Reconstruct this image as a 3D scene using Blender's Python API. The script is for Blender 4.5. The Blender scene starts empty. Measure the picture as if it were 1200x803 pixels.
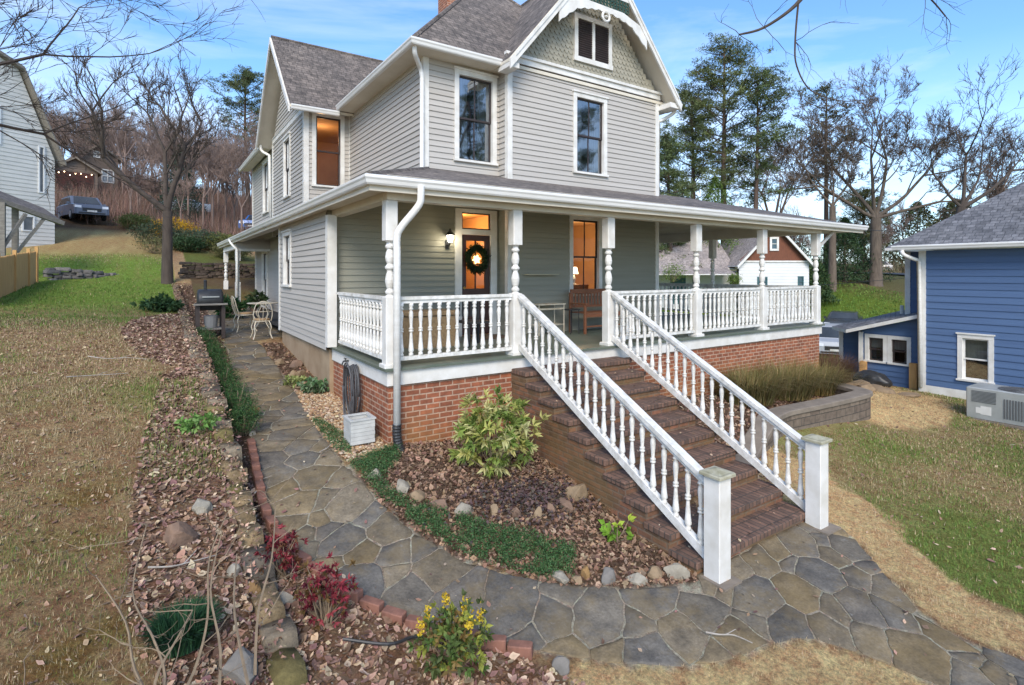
import bpy, math, random
import numpy as np
from mathutils import Vector, Matrix, noise as mn
R = math.radians
scene = bpy.context.scene
col = scene.collection
random.seed(11)
rng = np.random.default_rng(7)

# ------------------------------------------------------------------ camera, sky, sun, exposure
CAMZ = 3.12
cam_d = bpy.data.cameras.new('camera'); cam = bpy.data.objects.new('camera', cam_d); col.objects.link(cam)
cam.location = (0, 0, CAMZ)
cam.rotation_euler = (R(90), 0, -R(90 - 56.37))
cam_d.sensor_width = 36; cam_d.lens = 628.5 / 1200 * 36
cam_d.shift_y = -(401.5 - 320) / 1200
cam_d.clip_start = 0.05; cam_d.clip_end = 900
scene.camera = cam

SUN_EL, SUN_AZ = 38, 215          # azimuth measured clockwise from +Y
w = bpy.data.worlds.new('World'); scene.world = w; w.use_nodes = True
nt = w.node_tree; N = nt.nodes; L = nt.links
bg = N['Background']; bg.inputs[1].default_value = 0.15
sky = N.new('ShaderNodeTexSky'); sky.sky_type = 'NISHITA'; sky.sun_disc = False
sky.sun_elevation = R(SUN_EL); sky.sun_rotation = R(SUN_AZ); sky.air_density = 1.0; sky.dust_density = 0.6; sky.ozone_density = 1.6
tc = N.new('ShaderNodeTexCoord')
mp = N.new('ShaderNodeMapping'); mp.inputs['Scale'].default_value = (1.0, 1.0, 3.6); mp.inputs['Rotation'].default_value = (0.25, 0.1, 0.6)
no = N.new('ShaderNodeTexNoise'); no.inputs['Scale'].default_value = 1.7; no.inputs['Detail'].default_value = 7; no.inputs['Roughness'].default_value = .58
no.inputs['Distortion'].default_value = .6
rmp = N.new('ShaderNodeValToRGB'); rmp.color_ramp.elements[0].position = .46; rmp.color_ramp.elements[1].position = .72
L.new(tc.outputs['Generated'], mp.inputs[0]); L.new(mp.outputs[0], no.inputs['Vector']); L.new(no.outputs['Fac'], rmp.inputs[0])
sx = N.new('ShaderNodeSeparateXYZ'); L.new(tc.outputs['Generated'], sx.inputs[0])
hz = N.new('ShaderNodeMapRange'); hz.inputs['From Min'].default_value = 0.32; hz.inputs['From Max'].default_value = 0.0
hz.inputs['To Min'].default_value = 0.0; hz.inputs['To Max'].default_value = .48
L.new(sx.outputs['Z'], hz.inputs['Value'])
add = N.new('ShaderNodeMath'); add.operation = 'ADD'; add.use_clamp = True
mul = N.new('ShaderNodeMath'); mul.operation = 'MULTIPLY'; mul.inputs[1].default_value = .52
L.new(rmp.outputs[0], mul.inputs[0]); L.new(mul.outputs[0], add.inputs[0]); L.new(hz.outputs[0], add.inputs[1])
mx = N.new('ShaderNodeMixRGB'); mx.inputs['Color2'].default_value = (4.6, 4.9, 5.4, 1)
tint = N.new('ShaderNodeMixRGB'); tint.blend_type = 'MULTIPLY'; tint.inputs[0].default_value = 1; tint.inputs['Color2'].default_value = (.64, .88, 1.08, 1)
L.new(sky.outputs[0], tint.inputs['Color1']); L.new(tint.outputs[0], mx.inputs['Color1'])
L.new(add.outputs[0], mx.inputs[0]); L.new(mx.outputs[0], bg.inputs[0])

sd = bpy.data.lights.new('sun', 'SUN'); sun = bpy.data.objects.new('sun', sd); col.objects.link(sun)
sd.energy = 2.0; sd.angle = R(28); sd.color = (1, .88, .74)
sdir = Vector((math.sin(R(SUN_AZ)) * math.cos(R(SUN_EL)), math.cos(R(SUN_AZ)) * math.cos(R(SUN_EL)), math.sin(R(SUN_EL))))
sun.rotation_euler = sdir.to_track_quat('Z', 'Y').to_euler()
scene.view_settings.view_transform = 'Standard'; scene.view_settings.look = 'None'
scene.view_settings.gamma = 1; scene.view_settings.exposure = 0.88
scene.cycles.max_bounces = 6; scene.cycles.transparent_max_bounces = 12

# ------------------------------------------------------------------ terrain heights
LP=[(-.76,4.31,.7),(-1.09,6.17,1.1),(-.75,8.74,1.62),(.55,4,.34),(.55,5.6,.72),(.55,7.3,1.2),(.55,8.7,1.38),(.55,11,1.6),(.55,14,1.75),(.6,19,2.0),(.45,28,2.9),
 (-4.1,23,2.6),(-3.8,26.5,2.8),(-1.1,32,3.95),(-3.7,38,5.1),(-4.3,36,4.4),(-12,36,4.6),(-14,24,3.2),(-10,10,2.2),(-6,6,1.4),(-4,0,.6),(.5,0,0.0),(.5,-6,-.2),(-12,-4,.8),(-4,14,2.1),
 (-20,60,11),(0,58,8.5),(20,58,7.5),(-30,90,18),(0,90,15.5),(30,95,13),(-60,60,16),(-50,30,6),(-60,0,3),(0,140,20),(-90,140,26),(60,140,14),(-40,-40,0),(0,-50,-1),(-150,150,36),(150,150,15)]
RP=[(4.6,3.2,0),(6.5,3.1,0),(5.69,1.38,-.08),(3.2,3.48,.0),(2.09,4.57,.18),(1.67,5.82,.52),(1.27,8.92,.98),(1.5,14,1.42),(1.5,17,1.72),(1.5,23,2.0),(2.69,6.73,.76),(3.3,5.4,.5),(4.6,6.9,.58),(4.4,4.4,.15),(4.6,6.05,.47),
 (2.5,9.8,1.03),(2.5,13.86,1.45),(.85,4,.3),(.85,5.6,.5),(.85,7.3,.85),(.85,8.9,1.02),(.85,14,1.42),(1.0,2,.0),(1,-6,-.3),(7.3,3.3,.02),(8.1,2.2,-.08),(12.7,4.1,-.12),(17.2,5,-.1),(15.7,7.9,.05),(13.9,8.6,.1),(8.0,6.8,.75),(13.8,6.5,.45),(11,6.8,.6),(9.0,4.9,.12),(12.8,4.9,-.05),
 (17,0,-.15),(12,-8,-.4),(21.5,9.8,-.45),(26,12.5,-1.1),(31.6,15,-1.6),(38,18,-.7),(45,20,2.1),(52,22,2.9),(28,24,.4),(20,16,-.1),(20,30,1.2),(5,26,2.6),(1.0,31,3.6),(5,40,5),(20,58,7.5),(40,50,3.5),(70,40,3.2),(70,20,3.0),(60,0,1.5),(100,60,3.6),(150,100,6),(30,95,13),(60,90,6),(60,140,12),(0,140,20),(120,-40,2),(40,-30,-.5),(0,90,15.5),(0,58,8.5),(150,150,12),(0,-50,-1)]
def mk(P):
    P=np.array(P,float);n=len(P)
    d=np.hypot(P[:,None,0]-P[None,:,0],P[:,None,1]-P[None,:,1])
    A=np.zeros((n+3,n+3));A[:n,:n]=d+np.eye(n)*-.02
    A[:n,n]=1;A[:n,n+1:]=P[:,:2];A[n,:n]=1;A[n+1:,:n]=P[:,:2].T
    w=np.linalg.solve(A,np.r_[P[:,2],0,0,0])
    def f(x,y):
        x=np.asarray(x,float);y=np.asarray(y,float);s=x.shape;x=x.ravel();y=y.ravel()
        r=np.hypot(x[:,None]-P[None,:,0],y[:,None]-P[None,:,1])@w[:n]+w[n]+w[n+1]*x+w[n+2]*y
        return r.reshape(s)
    return f
fl=mk(LP);fr=mk(RP)
WX=.68
def gz(x,y):
    x=np.asarray(x,float);y=np.asarray(y,float)
    wall=(y<27)&(y>3)
    a=fl(x,y);b=fr(x,y)
    s=np.clip((x-WX+.05)/.1,0,1)
    far=np.clip((y-27)/12,0,1); near=np.clip((3.4-y)/2,0,1)
    s2=np.clip((x-WX+6)/12,0,1); k=np.maximum(far,near)
    s=s*(1-k)+s2*k
    return a*(1-s)+b*s


# ------------------------------------------------------------------ materials
MATS = {}
def new_mat(name):
    m = bpy.data.materials.new(name); m.use_nodes = True
    return m, m.node_tree.nodes, m.node_tree.links, m.node_tree.nodes['Principled BSDF']
def c4(c): return (c[0], c[1], c[2], 1)
def noise_node(N, L, scale, detail=5, rough=.6, coord='Object', stretch=None):
    tc = N.new('ShaderNodeTexCoord'); n = N.new('ShaderNodeTexNoise')
    n.inputs['Scale'].default_value = scale; n.inputs['Detail'].default_value = detail; n.inputs['Roughness'].default_value = rough
    if stretch:
        mp = N.new('ShaderNodeMapping'); mp.inputs['Scale'].default_value = stretch
        L.new(tc.outputs[coord], mp.inputs[0]); L.new(mp.outputs[0], n.inputs['Vector'])
    else: L.new(tc.outputs[coord], n.inputs['Vector'])
    return n
def ramp(N, L, src, p0, p1, c0=(0, 0, 0), c1=(1, 1, 1)):
    r = N.new('ShaderNodeValToRGB'); e = r.color_ramp.elements
    e[0].position = p0; e[1].position = p1; e[0].color = c4(c0); e[1].color = c4(c1)
    L.new(src, r.inputs[0]); return r
def mixc(N, L, fac, a, b, mode='MIX'):
    m = N.new('ShaderNodeMixRGB'); m.blend_type = mode
    for i, v in ((0, fac), (1, a), (2, b)):
        if isinstance(v, (int, float)): m.inputs[i].default_value = v
        elif isinstance(v, tuple): m.inputs[i].default_value = c4(v)
        else: L.new(v, m.inputs[i])
    return m.outputs[0]
def bumpn(N, L, B, h, strength=.3, dist=.01):
    b = N.new('ShaderNodeBump'); b.inputs['Strength'].default_value = strength; b.inputs['Distance'].default_value = dist
    L.new(h, b.inputs['Height']); L.new(b.outputs[0], B.inputs['Normal'])
def paint(name, c1, c2=None, scale=3, rough=.55, bump=.0, bscale=60, metal=0, stretch=None, coord='Object', dist=.004, vary=0):
    if name in MATS: return MATS[name]
    m, N, L, B = new_mat(name)
    c2 = c2 or tuple(v * .8 for v in c1)
    n = noise_node(N, L, scale, stretch=stretch, coord=coord)
    r = ramp(N, L, n.outputs['Fac'], .35, .68, c1, c2)
    out = r.outputs[0]
    if vary:
        oi = N.new('ShaderNodeObjectInfo'); h = N.new('ShaderNodeHueSaturation')
        mr = N.new('ShaderNodeMapRange'); mr.inputs['To Min'].default_value = 1 - vary; mr.inputs['To Max'].default_value = 1 + vary
        L.new(oi.outputs['Random'], mr.inputs['Value']); L.new(mr.outputs[0], h.inputs['Value']); L.new(out, h.inputs['Color']); out = h.outputs[0]
    L.new(out, B.inputs['Base Color'])
    B.inputs['Roughness'].default_value = rough; B.inputs['Metallic'].default_value = metal
    if bump:
        n2 = noise_node(N, L, bscale, stretch=stretch, coord=coord); bumpn(N, L, B, n2.outputs['Fac'], bump, dist)
    MATS[name] = m; return m
def attr_mat(name, rough=.8, scale=0, trans=0, amp=.35, bump=0, bscale=30):
    m, N, L, B = new_mat(name)
    a = N.new('ShaderNodeAttribute'); a.attribute_name = 'Col'
    out = a.outputs['Color']
    if scale:
        n = noise_node(N, L, scale, 8, .7)
        r = ramp(N, L, n.outputs['Fac'], .3, .7, (1 - amp,) * 3, (1 + amp,) * 3)
        out = mixc(N, L, 1.0, out, r.outputs[0], 'MULTIPLY')
    L.new(out, B.inputs['Base Color']); B.inputs['Roughness'].default_value = rough
    B.inputs['Specular IOR Level'].default_value = .25
    if bump:
        n2 = noise_node(N, L, bscale, 8, .7); bumpn(N, L, B, n2.outputs['Fac'], bump, .03)
    if trans:
        t = N.new('ShaderNodeBsdfTranslucent'); L.new(out, t.inputs[0]); ms = N.new('ShaderNodeMixShader'); ms.inputs[0].default_value = trans
        L.new(B.outputs[0], ms.inputs[1]); L.new(t.outputs[0], ms.inputs[2]); L.new(ms.outputs[0], N['Material Output'].inputs[0])
    return m
def brick_mat(name, c1, c2, mortar, bw=.205, rh=.075, ms=.011, stain=(.30, .16, .04), offset=.5, stain_z=0.9, bump=.7):
    m, N, L, B = new_mat(name)
    tc = N.new('ShaderNodeTexCoord')
    b = N.new('ShaderNodeTexBrick'); L.new(tc.outputs['UV'], b.inputs['Vector'])
    b.inputs['Scale'].default_value = 1; b.inputs['Brick Width'].default_value = bw; b.inputs['Row Height'].default_value = rh
    b.inputs['Mortar Size'].default_value = ms; b.inputs['Mortar Smooth'].default_value = .25; b.inputs['Bias'].default_value = 0; b.offset = offset
    b.inputs['Color1'].default_value = c4(c1); b.inputs['Color2'].default_value = c4(c2); b.inputs['Mortar'].default_value = c4(mortar)
    n = noise_node(N, L, 9, 8, .65); n3 = noise_node(N, L, 1.4, 5)
    r = ramp(N, L, n.outputs['Fac'], .3, .75, (.62, .62, .62), (1.3, 1.3, 1.3))
    out = mixc(N, L, 1.0, b.outputs['Color'], r.outputs[0], 'MULTIPLY')
    if stain:
        ge = N.new('ShaderNodeNewGeometry'); s = N.new('ShaderNodeSeparateXYZ'); L.new(ge.outputs['Position'], s.inputs[0])
        mr = N.new('ShaderNodeMapRange'); mr.inputs['From Min'].default_value = stain_z + .45; mr.inputs['From Max'].default_value = stain_z - .25
        L.new(s.outputs['Z'], mr.inputs['Value'])
        r3 = ramp(N, L, n3.outputs['Fac'], .38, .6)
        mm = N.new('ShaderNodeMath'); mm.operation = 'MULTIPLY'; mm.use_clamp = True; L.new(mr.outputs[0], mm.inputs[0]); L.new(r3.outputs[0], mm.inputs[1])
        m2 = N.new('ShaderNodeMath'); m2.operation = 'MULTIPLY'; m2.inputs[1].default_value = .6; L.new(mm.outputs[0], m2.inputs[0])
        out = mixc(N, L, m2.outputs[0], out, stain)
    L.new(out, B.inputs['Base Color']); B.inputs['Roughness'].default_value = .85
    inv = N.new('ShaderNodeMath'); inv.operation = 'SUBTRACT'; inv.inputs[0].default_value = 1; L.new(b.outputs['Fac'], inv.inputs[1])
    ad = N.new('ShaderNodeMath'); ad.operation = 'MULTIPLY_ADD'; L.new(n.outputs['Fac'], ad.inputs[0]); ad.inputs[1].default_value = .5; L.new(inv.outputs[0], ad.inputs[2])
    bumpn(N, L, B, ad.outputs[0], bump, .008)
    return m
def shingle_mat(name, c1, c2, gap):
    m, N, L, B = new_mat(name)
    tc = N.new('ShaderNodeTexCoord')
    b = N.new('ShaderNodeTexBrick'); L.new(tc.outputs['UV'], b.inputs['Vector'])
    b.inputs['Scale'].default_value = 1; b.inputs['Brick Width'].default_value = .19; b.inputs['Row Height'].default_value = .125
    b.inputs['Mortar Size'].default_value = .010; b.inputs['Mortar Smooth'].default_value = .6; b.offset = .37; b.squash = .7; b.squash_frequency = 3
    b.inputs['Color1'].default_value = c4(c1); b.inputs['Color2'].default_value = c4(c2); b.inputs['Mortar'].default_value = c4(gap)
    n = noise_node(N, L, 5, 9, .75); n2 = noise_node(N, L, 160, 3, .6); n3 = noise_node(N, L, .7, 4, .5)
    r = ramp(N, L, n.outputs['Fac'], .3, .7, (.42, .42, .43), (1.7, 1.64, 1.58)); r2 = ramp(N, L, n2.outputs['Fac'], .3, .7, (.78,) * 3, (1.22,) * 3)
    r3 = ramp(N, L, n3.outputs['Fac'], .35, .65, (.88, .88, .9), (1.12, 1.1, 1.08))
    out = mixc(N, L, 1.0, b.outputs['Color'], r.outputs[0], 'MULTIPLY'); out = mixc(N, L, 1.0, out, r2.outputs[0], 'MULTIPLY'); out = mixc(N, L, 1.0, out, r3.outputs[0], 'MULTIPLY')
    L.new(out, B.inputs['Base Color']); B.inputs['Roughness'].default_value = .9
    inv = N.new('ShaderNodeMath'); inv.operation = 'SUBTRACT'; inv.inputs[0].default_value = 1; L.new(b.outputs['Fac'], inv.inputs[1])
    bumpn(N, L, B, inv.outputs[0], .8, .012)
    return m
def glass_mat(name, tint=(.5, .55, .55), refl=.55):
    m, N, L, B = new_mat(name)
    N.remove(B)
    g = N.new('ShaderNodeBsdfGlossy'); g.inputs['Roughness'].default_value = .03; g.inputs['Color'].default_value = (.8, .85, .9, 1)
    t = N.new('ShaderNodeBsdfTransparent'); t.inputs['Color'].default_value = c4(tint)
    lw = N.new('ShaderNodeLayerWeight'); lw.inputs['Blend'].default_value = .35
    mr = N.new('ShaderNodeMapRange'); mr.inputs['To Min'].default_value = refl * .35; mr.inputs['To Max'].default_value = min(1, refl * 1.6)
    L.new(lw.outputs['Fresnel'], mr.inputs['Value'])
    nz = noise_node(N, L, 1.2, 2); bp = N.new('ShaderNodeBump'); bp.inputs['Strength'].default_value = .06; bp.inputs['Distance'].default_value = .05
    L.new(nz.outputs['Fac'], bp.inputs['Height']); L.new(bp.outputs[0], g.inputs['Normal'])
    ms = N.new('ShaderNodeMixShader'); L.new(mr.outputs[0], ms.inputs[0]); L.new(t.outputs[0], ms.inputs[1]); L.new(g.outputs[0], ms.inputs[2])
    L.new(ms.outputs[0], N['Material Output'].inputs[0]); return m
def emit_mat(name, c, s):
    m, N, L, B = new_mat(name)
    B.inputs['Base Color'].default_value = c4(c); B.inputs['Emission Color'].default_value = c4(c); B.inputs['Emission Strength'].default_value = s
    return m

m_siding = paint('pale_greige_siding', (.48, .45, .41), (.415, .385, .345), 1.0, .6, .08, 30, stretch=(.3, .3, 7.5))
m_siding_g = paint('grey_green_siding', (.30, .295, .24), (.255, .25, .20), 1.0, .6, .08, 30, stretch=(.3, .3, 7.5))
m_white = paint('white_trim_paint', (.77, .755, .72), (.61, .585, .53), 3.4, .5, .06, 25)
m_cream = paint('cream_soffit_paint', (.70, .64, .53), (.60, .54, .43), 1.5, .6, .05, 25)
m_rail = paint('weathered_white_rail', (.80, .79, .76), (.52, .50, .45), 9, .5, .12, 60, vary=.05)
m_gutter = paint('white_gutter_metal', (.80, .79, .76), (.70, .685, .64), 3, .35, stretch=(.5, .5, 6))
m_deck = paint('green_deck_paint', (.10, .125, .095), (.15, .165, .13), 3, .4, .1, 30)
m_black = paint('black_plastic', (.02, .02, .022), (.035, .035, .035), 8, .45)
m_sash = paint('dark_brown_sash', (.028, .02, .018), (.045, .03, .027), 6, .45)
m_dark = paint('dark_interior', (.02, .021, .022), (.035, .034, .033), 1.2, .9)
m_curtain = paint('pale_curtain', (.45, .44, .42), (.3, .3, .29), 9, .9, .4, 12, stretch=(6, 6, .2))
m_warm = paint('warm_interior_wall', (.62, .40, .21), (.50, .31, .15), 1.2, .9)
m_fish = paint('olive_fishscale_shingle', (.36, .335, .265), (.29, .27, .21), 2.5, .8, .1, 30)
m_roof = shingle_mat('brown_grey_asphalt_shingle', (.185, .16, .142), (.105, .092, .083), (.07, .061, .055))
m_roof_b = shingle_mat('slate_grey_asphalt_shingle', (.165, .17, .185), (.105, .11, .122), (.075, .08, .09))
m_roof_c = shingle_mat('taupe_cottage_shingle', (.36, .32, .30), (.28, .25, .235), (.18, .16, .15))
m_brick = brick_mat('red_brick', (.37, .12, .055), (.24, .08, .042), (.46, .30, .21))
m_stepbrick = brick_mat('weathered_step_brick', (.27, .115, .065), (.12, .068, .045), (.17, .12, .09), bw=.21, rh=.07, ms=.012, stain=(.16, .10, .035), stain_z=1.6)
m_treadbrick = brick_mat('tread_brick', (.205, .115, .08), (.115, .07, .052), (.075, .055, .044), bw=.075, rh=.21, ms=.009, stain=None, offset=0)
m_stucco = paint('tan_stucco', (.38, .28, .18), (.28, .19, .11), 2.2, .9, .4, 40)
m_glass = glass_mat('window_glass', (.6, .65, .65), .85)
m_glass_w = glass_mat('clear_lit_glass', (.95, .92, .88), .14)
m_blue = paint('blue_siding', (.085, .15, .285), (.068, .12, .235), 1.0, .6, .08, 30, stretch=(.3, .3, 6))
m_wsiding = paint('white_siding', (.74, .74, .73), (.66, .66, .65), 1, .6, .05, 30)
m_shake = paint('brown_cedar_shake', (.20, .07, .035), (.12, .045, .025), 5, .8, .3, 14, stretch=(6, 6, 1))
m_metal = paint('grey_metal', (.42, .43, .41), (.34, .35, .33), 3, .4, metal=.2)
m_iron = paint('painted_cream_iron', (.68, .62, .5), (.5, .42, .3), 9, .5)
m_wood = paint('oiled_bench_wood', (.26, .10, .045), (.17, .065, .03), 7, .5, .2, 20, stretch=(1, 6, 6))
m_fence = paint('new_pine_fence', (.62, .36, .14), (.50, .27, .09), 3, .8, .3, 14, stretch=(5, 5, .6))
m_oldwood = paint('grey_weathered_timber', (.24, .22, .19), (.15, .135, .12), 4, .85, .3, 20, stretch=(1, 4, 4))
m_bark = paint('grey_brown_bark', (.16, .122, .092), (.09, .068, .052), 6, .95, .8, 14, stretch=(1, 1, .25), dist=.03)
m_barkd = paint('dark_bark', (.085, .065, .052), (.05, .038, .031), 6, .95, .6, 14, stretch=(1, 1, .25), dist=.02)
m_barkp = paint('pine_bark', (.13, .085, .06), (.07, .05, .04), 4, .95, .7, 9, stretch=(1, 1, .3), dist=.03)
m_twig = paint('brown_twigs', (.17, .12, .095), (.24, .17, .14), 1.2, .9, vary=.25)
m_stemtan = paint('dry_stem', (.26, .19, .12), (.16, .12, .08), 12, .8)
m_block = brick_mat('concrete_block_wall', (.20, .155, .115), (.14, .105, .08), (.07, .06, .05), bw=.42, rh=.15, ms=.008, stain=None)
m_cap = paint('concrete_cap', (.25, .205, .16), (.165, .135, .105), 4, .9, .4, 30)
m_edge = brick_mat('edging_brick', (.27, .125, .085), (.20, .095, .07), (.2, .14, .1), bw=.5, rh=.5, ms=.0, stain=None)
m_leaf = attr_mat('leaf_litter_colours', .85)
m_fol = attr_mat('foliage_colours', .6, trans=.3)
m_needle = attr_mat('needle_colours', .7, trans=.15)
m_grass = attr_mat('grass_colours', .8, trans=.25)
m_stone = attr_mat('stone_colours', .85, 14, amp=.38, bump=.6, bscale=30)
m_pebble = attr_mat('pebble_colours', .8)

# ------------------------------------------------------------------ mesh building
ORG = {}
def props(o, label=None, cat=None, group=None, kind=None):
    if label: o['label'] = label
    if cat: o['category'] = cat
    if group: o['group'] = group
    if kind: o['kind'] = kind
    return o
def thing(name, label, cat, loc=(0, 0, 0), rz=0, group=None):
    o = bpy.data.objects.new(name, None); col.objects.link(o); o.location = loc; o.rotation_euler = (0, 0, rz)
    o.empty_display_size = .2; ORG[o.name] = Vector(loc)
    return props(o, label, cat, group)
def org_of(p):
    while p is not None:
        if p.name in ORG: return ORG[p.name]
        p = p.parent
    return Vector((0, 0, 0))
class MB:
    def __init__(s): s.v = []; s.f = []
    def quad(s, *p):
        b = len(s.v); s.v += [tuple(q) for q in p]; s.f.append(tuple(range(b, b + len(p)))); return s
    def box(s, x0, x1, y0, y1, z0, z1):
        if x0 > x1: x0, x1 = x1, x0
        if y0 > y1: y0, y1 = y1, y0
        if z0 > z1: z0, z1 = z1, z0
        b = len(s.v)
        s.v += [(x0, y0, z0), (x1, y0, z0), (x1, y1, z0), (x0, y1, z0), (x0, y0, z1), (x1, y0, z1), (x1, y1, z1), (x0, y1, z1)]
        for f in ((0, 3, 2, 1), (4, 5, 6, 7), (0, 1, 5, 4), (1, 2, 6, 5), (2, 3, 7, 6), (3, 0, 4, 7)): s.f.append(tuple(b + i for i in f))
        return s
    def bbox(s, x0, x1, y0, y1, z0, z1, c=.008):     # box with chamfered vertical edges and top
        if x0 > x1: x0, x1 = x1, x0
        if y0 > y1: y0, y1 = y1, y0
        P = [(x0 + c, y0), (x1 - c, y0), (x1, y0 + c), (x1, y1 - c), (x1 - c, y1), (x0 + c, y1), (x0, y1 - c), (x0, y0 + c)]
        cx, cy = (x0 + x1) / 2, (y0 + y1) / 2; b = len(s.v)
        def sh(p): return (p[0] + (c if p[0] < cx else -c), p[1] + (c if p[1] < cy else -c))
        s.v += [(p[0], p[1], z0) for p in P] + [(p[0], p[1], z1 - c) for p in P] + [(*sh(p), z1) for p in P]
        for k in (0, 8):
            for i in range(8): s.f.append((b + k + i, b + k + (i + 1) % 8, b + k + 8 + (i + 1) % 8, b + k + 8 + i))
        s.f.append(tuple(b + 16 + i for i in range(8))); s.f.append(tuple(b + 7 - i for i in range(8)))
        return s
    def bar(s, a, b_, wdt, h, up=(0, 0, 1)):
        a = Vector(a); b_ = Vector(b_); d = (b_ - a).normalized(); sd_ = d.cross(Vector(up))
        if sd_.length < 1e-4: sd_ = d.cross(Vector((1, 0, 0)))
        sd_.normalize(); u = sd_.cross(d).normalized(); b = len(s.v)
        for p in (a, b_):
            for i, j in ((-1, -1), (1, -1), (1, 1), (-1, 1)): s.v.append(tuple(p + sd_ * (i * wdt / 2) + u * (j * h / 2)))
        for f in ((0, 1, 2, 3), (7, 6, 5, 4), (0, 4, 5, 1), (1, 5, 6, 2), (2, 6, 7, 3), (3, 7, 4, 0)): s.f.append(tuple(b + i for i in f))
        return s
    def tube(s, pts, rad, n=8, cap=True):
        pts = [Vector(p) for p in pts]
        if isinstance(rad, (int, float)): rad = [rad] * len(pts)
        b = len(s.v); ref = None
        for i, p in enumerate(pts):
            d = (pts[min(i + 1, len(pts) - 1)] - pts[max(i - 1, 0)])
            if d.length < 1e-9: d = Vector((0, 0, 1))
            d.normalize()
            if ref is None: ref = d.cross(Vector((.31, .17, .93))).normalized() if abs(d.z) < .9 else d.cross(Vector((1, .2, 0))).normalized()
            ref = (ref - d * ref.dot(d)); ref = ref.normalized() if ref.length > 1e-6 else d.orthogonal().normalized()
            q = d.cross(ref)
            for k in range(n):
                t = 2 * math.pi * k / n; s.v.append(tuple(p + (ref * math.cos(t) + q * math.sin(t)) * rad[i]))
        for i in range(len(pts) - 1):
            for k in range(n):
                s.f.append((b + i * n + k, b + i * n + (k + 1) % n, b + (i + 1) * n + (k + 1) % n, b + (i + 1) * n + k))
        if cap and n > 2:
            s.f.append(tuple(b + n - 1 - k for k in range(n))); s.f.append(tuple(b + (len(pts) - 1) * n + k for k in range(n)))
        return s
    def lathe(s, prof, c=(0, 0, 0), n=12):      # prof: (r, z)
        b = len(s.v); cx, cy, cz = c
        for r, z in prof:
            for k in range(n):
                t = 2 * math.pi * k / n; s.v.append((cx + r * math.cos(t), cy + r * math.sin(t), cz + z))
        for i in range(len(prof) - 1):
            for k in range(n): s.f.append((b + i * n + k, b + i * n + (k + 1) % n, b + (i + 1) * n + (k + 1) % n, b + (i + 1) * n + k))
        s.f.append(tuple(b + n - 1 - k for k in range(n))); s.f.append(tuple(b + (len(prof) - 1) * n + k for k in range(n)))
        return s
    def prism(s, poly, off):                     # planar 3-D polygon extruded by off
        off = Vector(off); b = len(s.v); n = len(poly)
        s.v += [tuple(p) for p in poly] + [tuple(Vector(p) + off) for p in poly]
        s.f.append(tuple(range(b, b + n))); s.f.append(tuple(b + n + n - 1 - i for i in range(n)))
        for i in range(n): s.f.append((b + i, b + n + i, b + n + (i + 1) % n, b + (i + 1) % n))
        return s
    def sweep(s, prof, path, closed=False):      # prof (outward offset, z); outward = right-hand side of the xy path
        P = [Vector((p[0], p[1])) for p in path]; Z = [p[2] if len(p) > 2 else 0 for p in path]; b = len(s.v); m = len(prof)
        for i, p in enumerate(P):
            d0 = (P[i] - P[i - 1]).normalized() if i else (P[1] - P[0]).normalized()
            d1 = (P[i + 1] - P[i]).normalized() if i < len(P) - 1 else d0
            n0 = Vector((d0.y, -d0.x)); n1 = Vector((d1.y, -d1.x)); nn = n0 + n1; nn = nn / max(.3, nn.dot(n0))
            for o, z in prof: s.v.append((p.x + nn.x * o, p.y + nn.y * o, Z[i] + z))
        for i in range(len(P) - 1):
            for k in range(m): s.f.append((b + i * m + k, b + i * m + (k + 1) % m, b + (i + 1) * m + (k + 1) % m, b + (i + 1) * m + k))
        s.f.append(tuple(b + k for k in range(m))); s.f.append(tuple(b + (len(P) - 1) * m + m - 1 - k for k in range(m)))
        return s
    def build(s, name, mat, parent=None, uv=True, smooth=False, local=False, fixn=False):
        me = bpy.data.meshes.new(name); o = Vector((0, 0, 0)) if local else org_of(parent)
        V = s.v if o.length == 0 else [(a - o.x, b - o.y, c - o.z) for a, b, c in s.v]
        me.from_pydata(V, [], s.f); me.update()
        if uv and len(s.f) < 60000:
            ul = me.uv_layers.new(name='UVMap'); Vw = s.v
            for p in me.polygons:
                n = p.normal
                if abs(n.z) > .985: a = Vector((1, 0, 0)); c = Vector((0, 1, 0))
                else: a = Vector((-n.y, n.x, 0)).normalized(); c = n.cross(a)
                if c.z < -1e-4: c = -c
                for li in p.loop_indices:
                    q = Vector(Vw[me.loops[li].vertex_index]); ul.data[li].uv = (q.dot(a), q.dot(c))
        for m in (mat if isinstance(mat, (list, tuple)) else [mat]): me.materials.append(m)
        ob = bpy.data.objects.new(name, me); col.objects.link(ob)
        if parent is not None: ob.parent = parent
        if smooth: me.shade_smooth()
        return ob
class Pieces:
    """like MB, but each shape becomes a mesh of its own"""
    def __init__(s): s.l = []
    def __getattr__(s, k):
        def f(*a, **kw):
            m = MB(); getattr(m, k)(*a, **kw); s.l.append(m); return s
        return f
    def build(s, name, mat, parent, **kw):
        for m in s.l: o = m.build(name, mat, parent, **kw)
        return o
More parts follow.
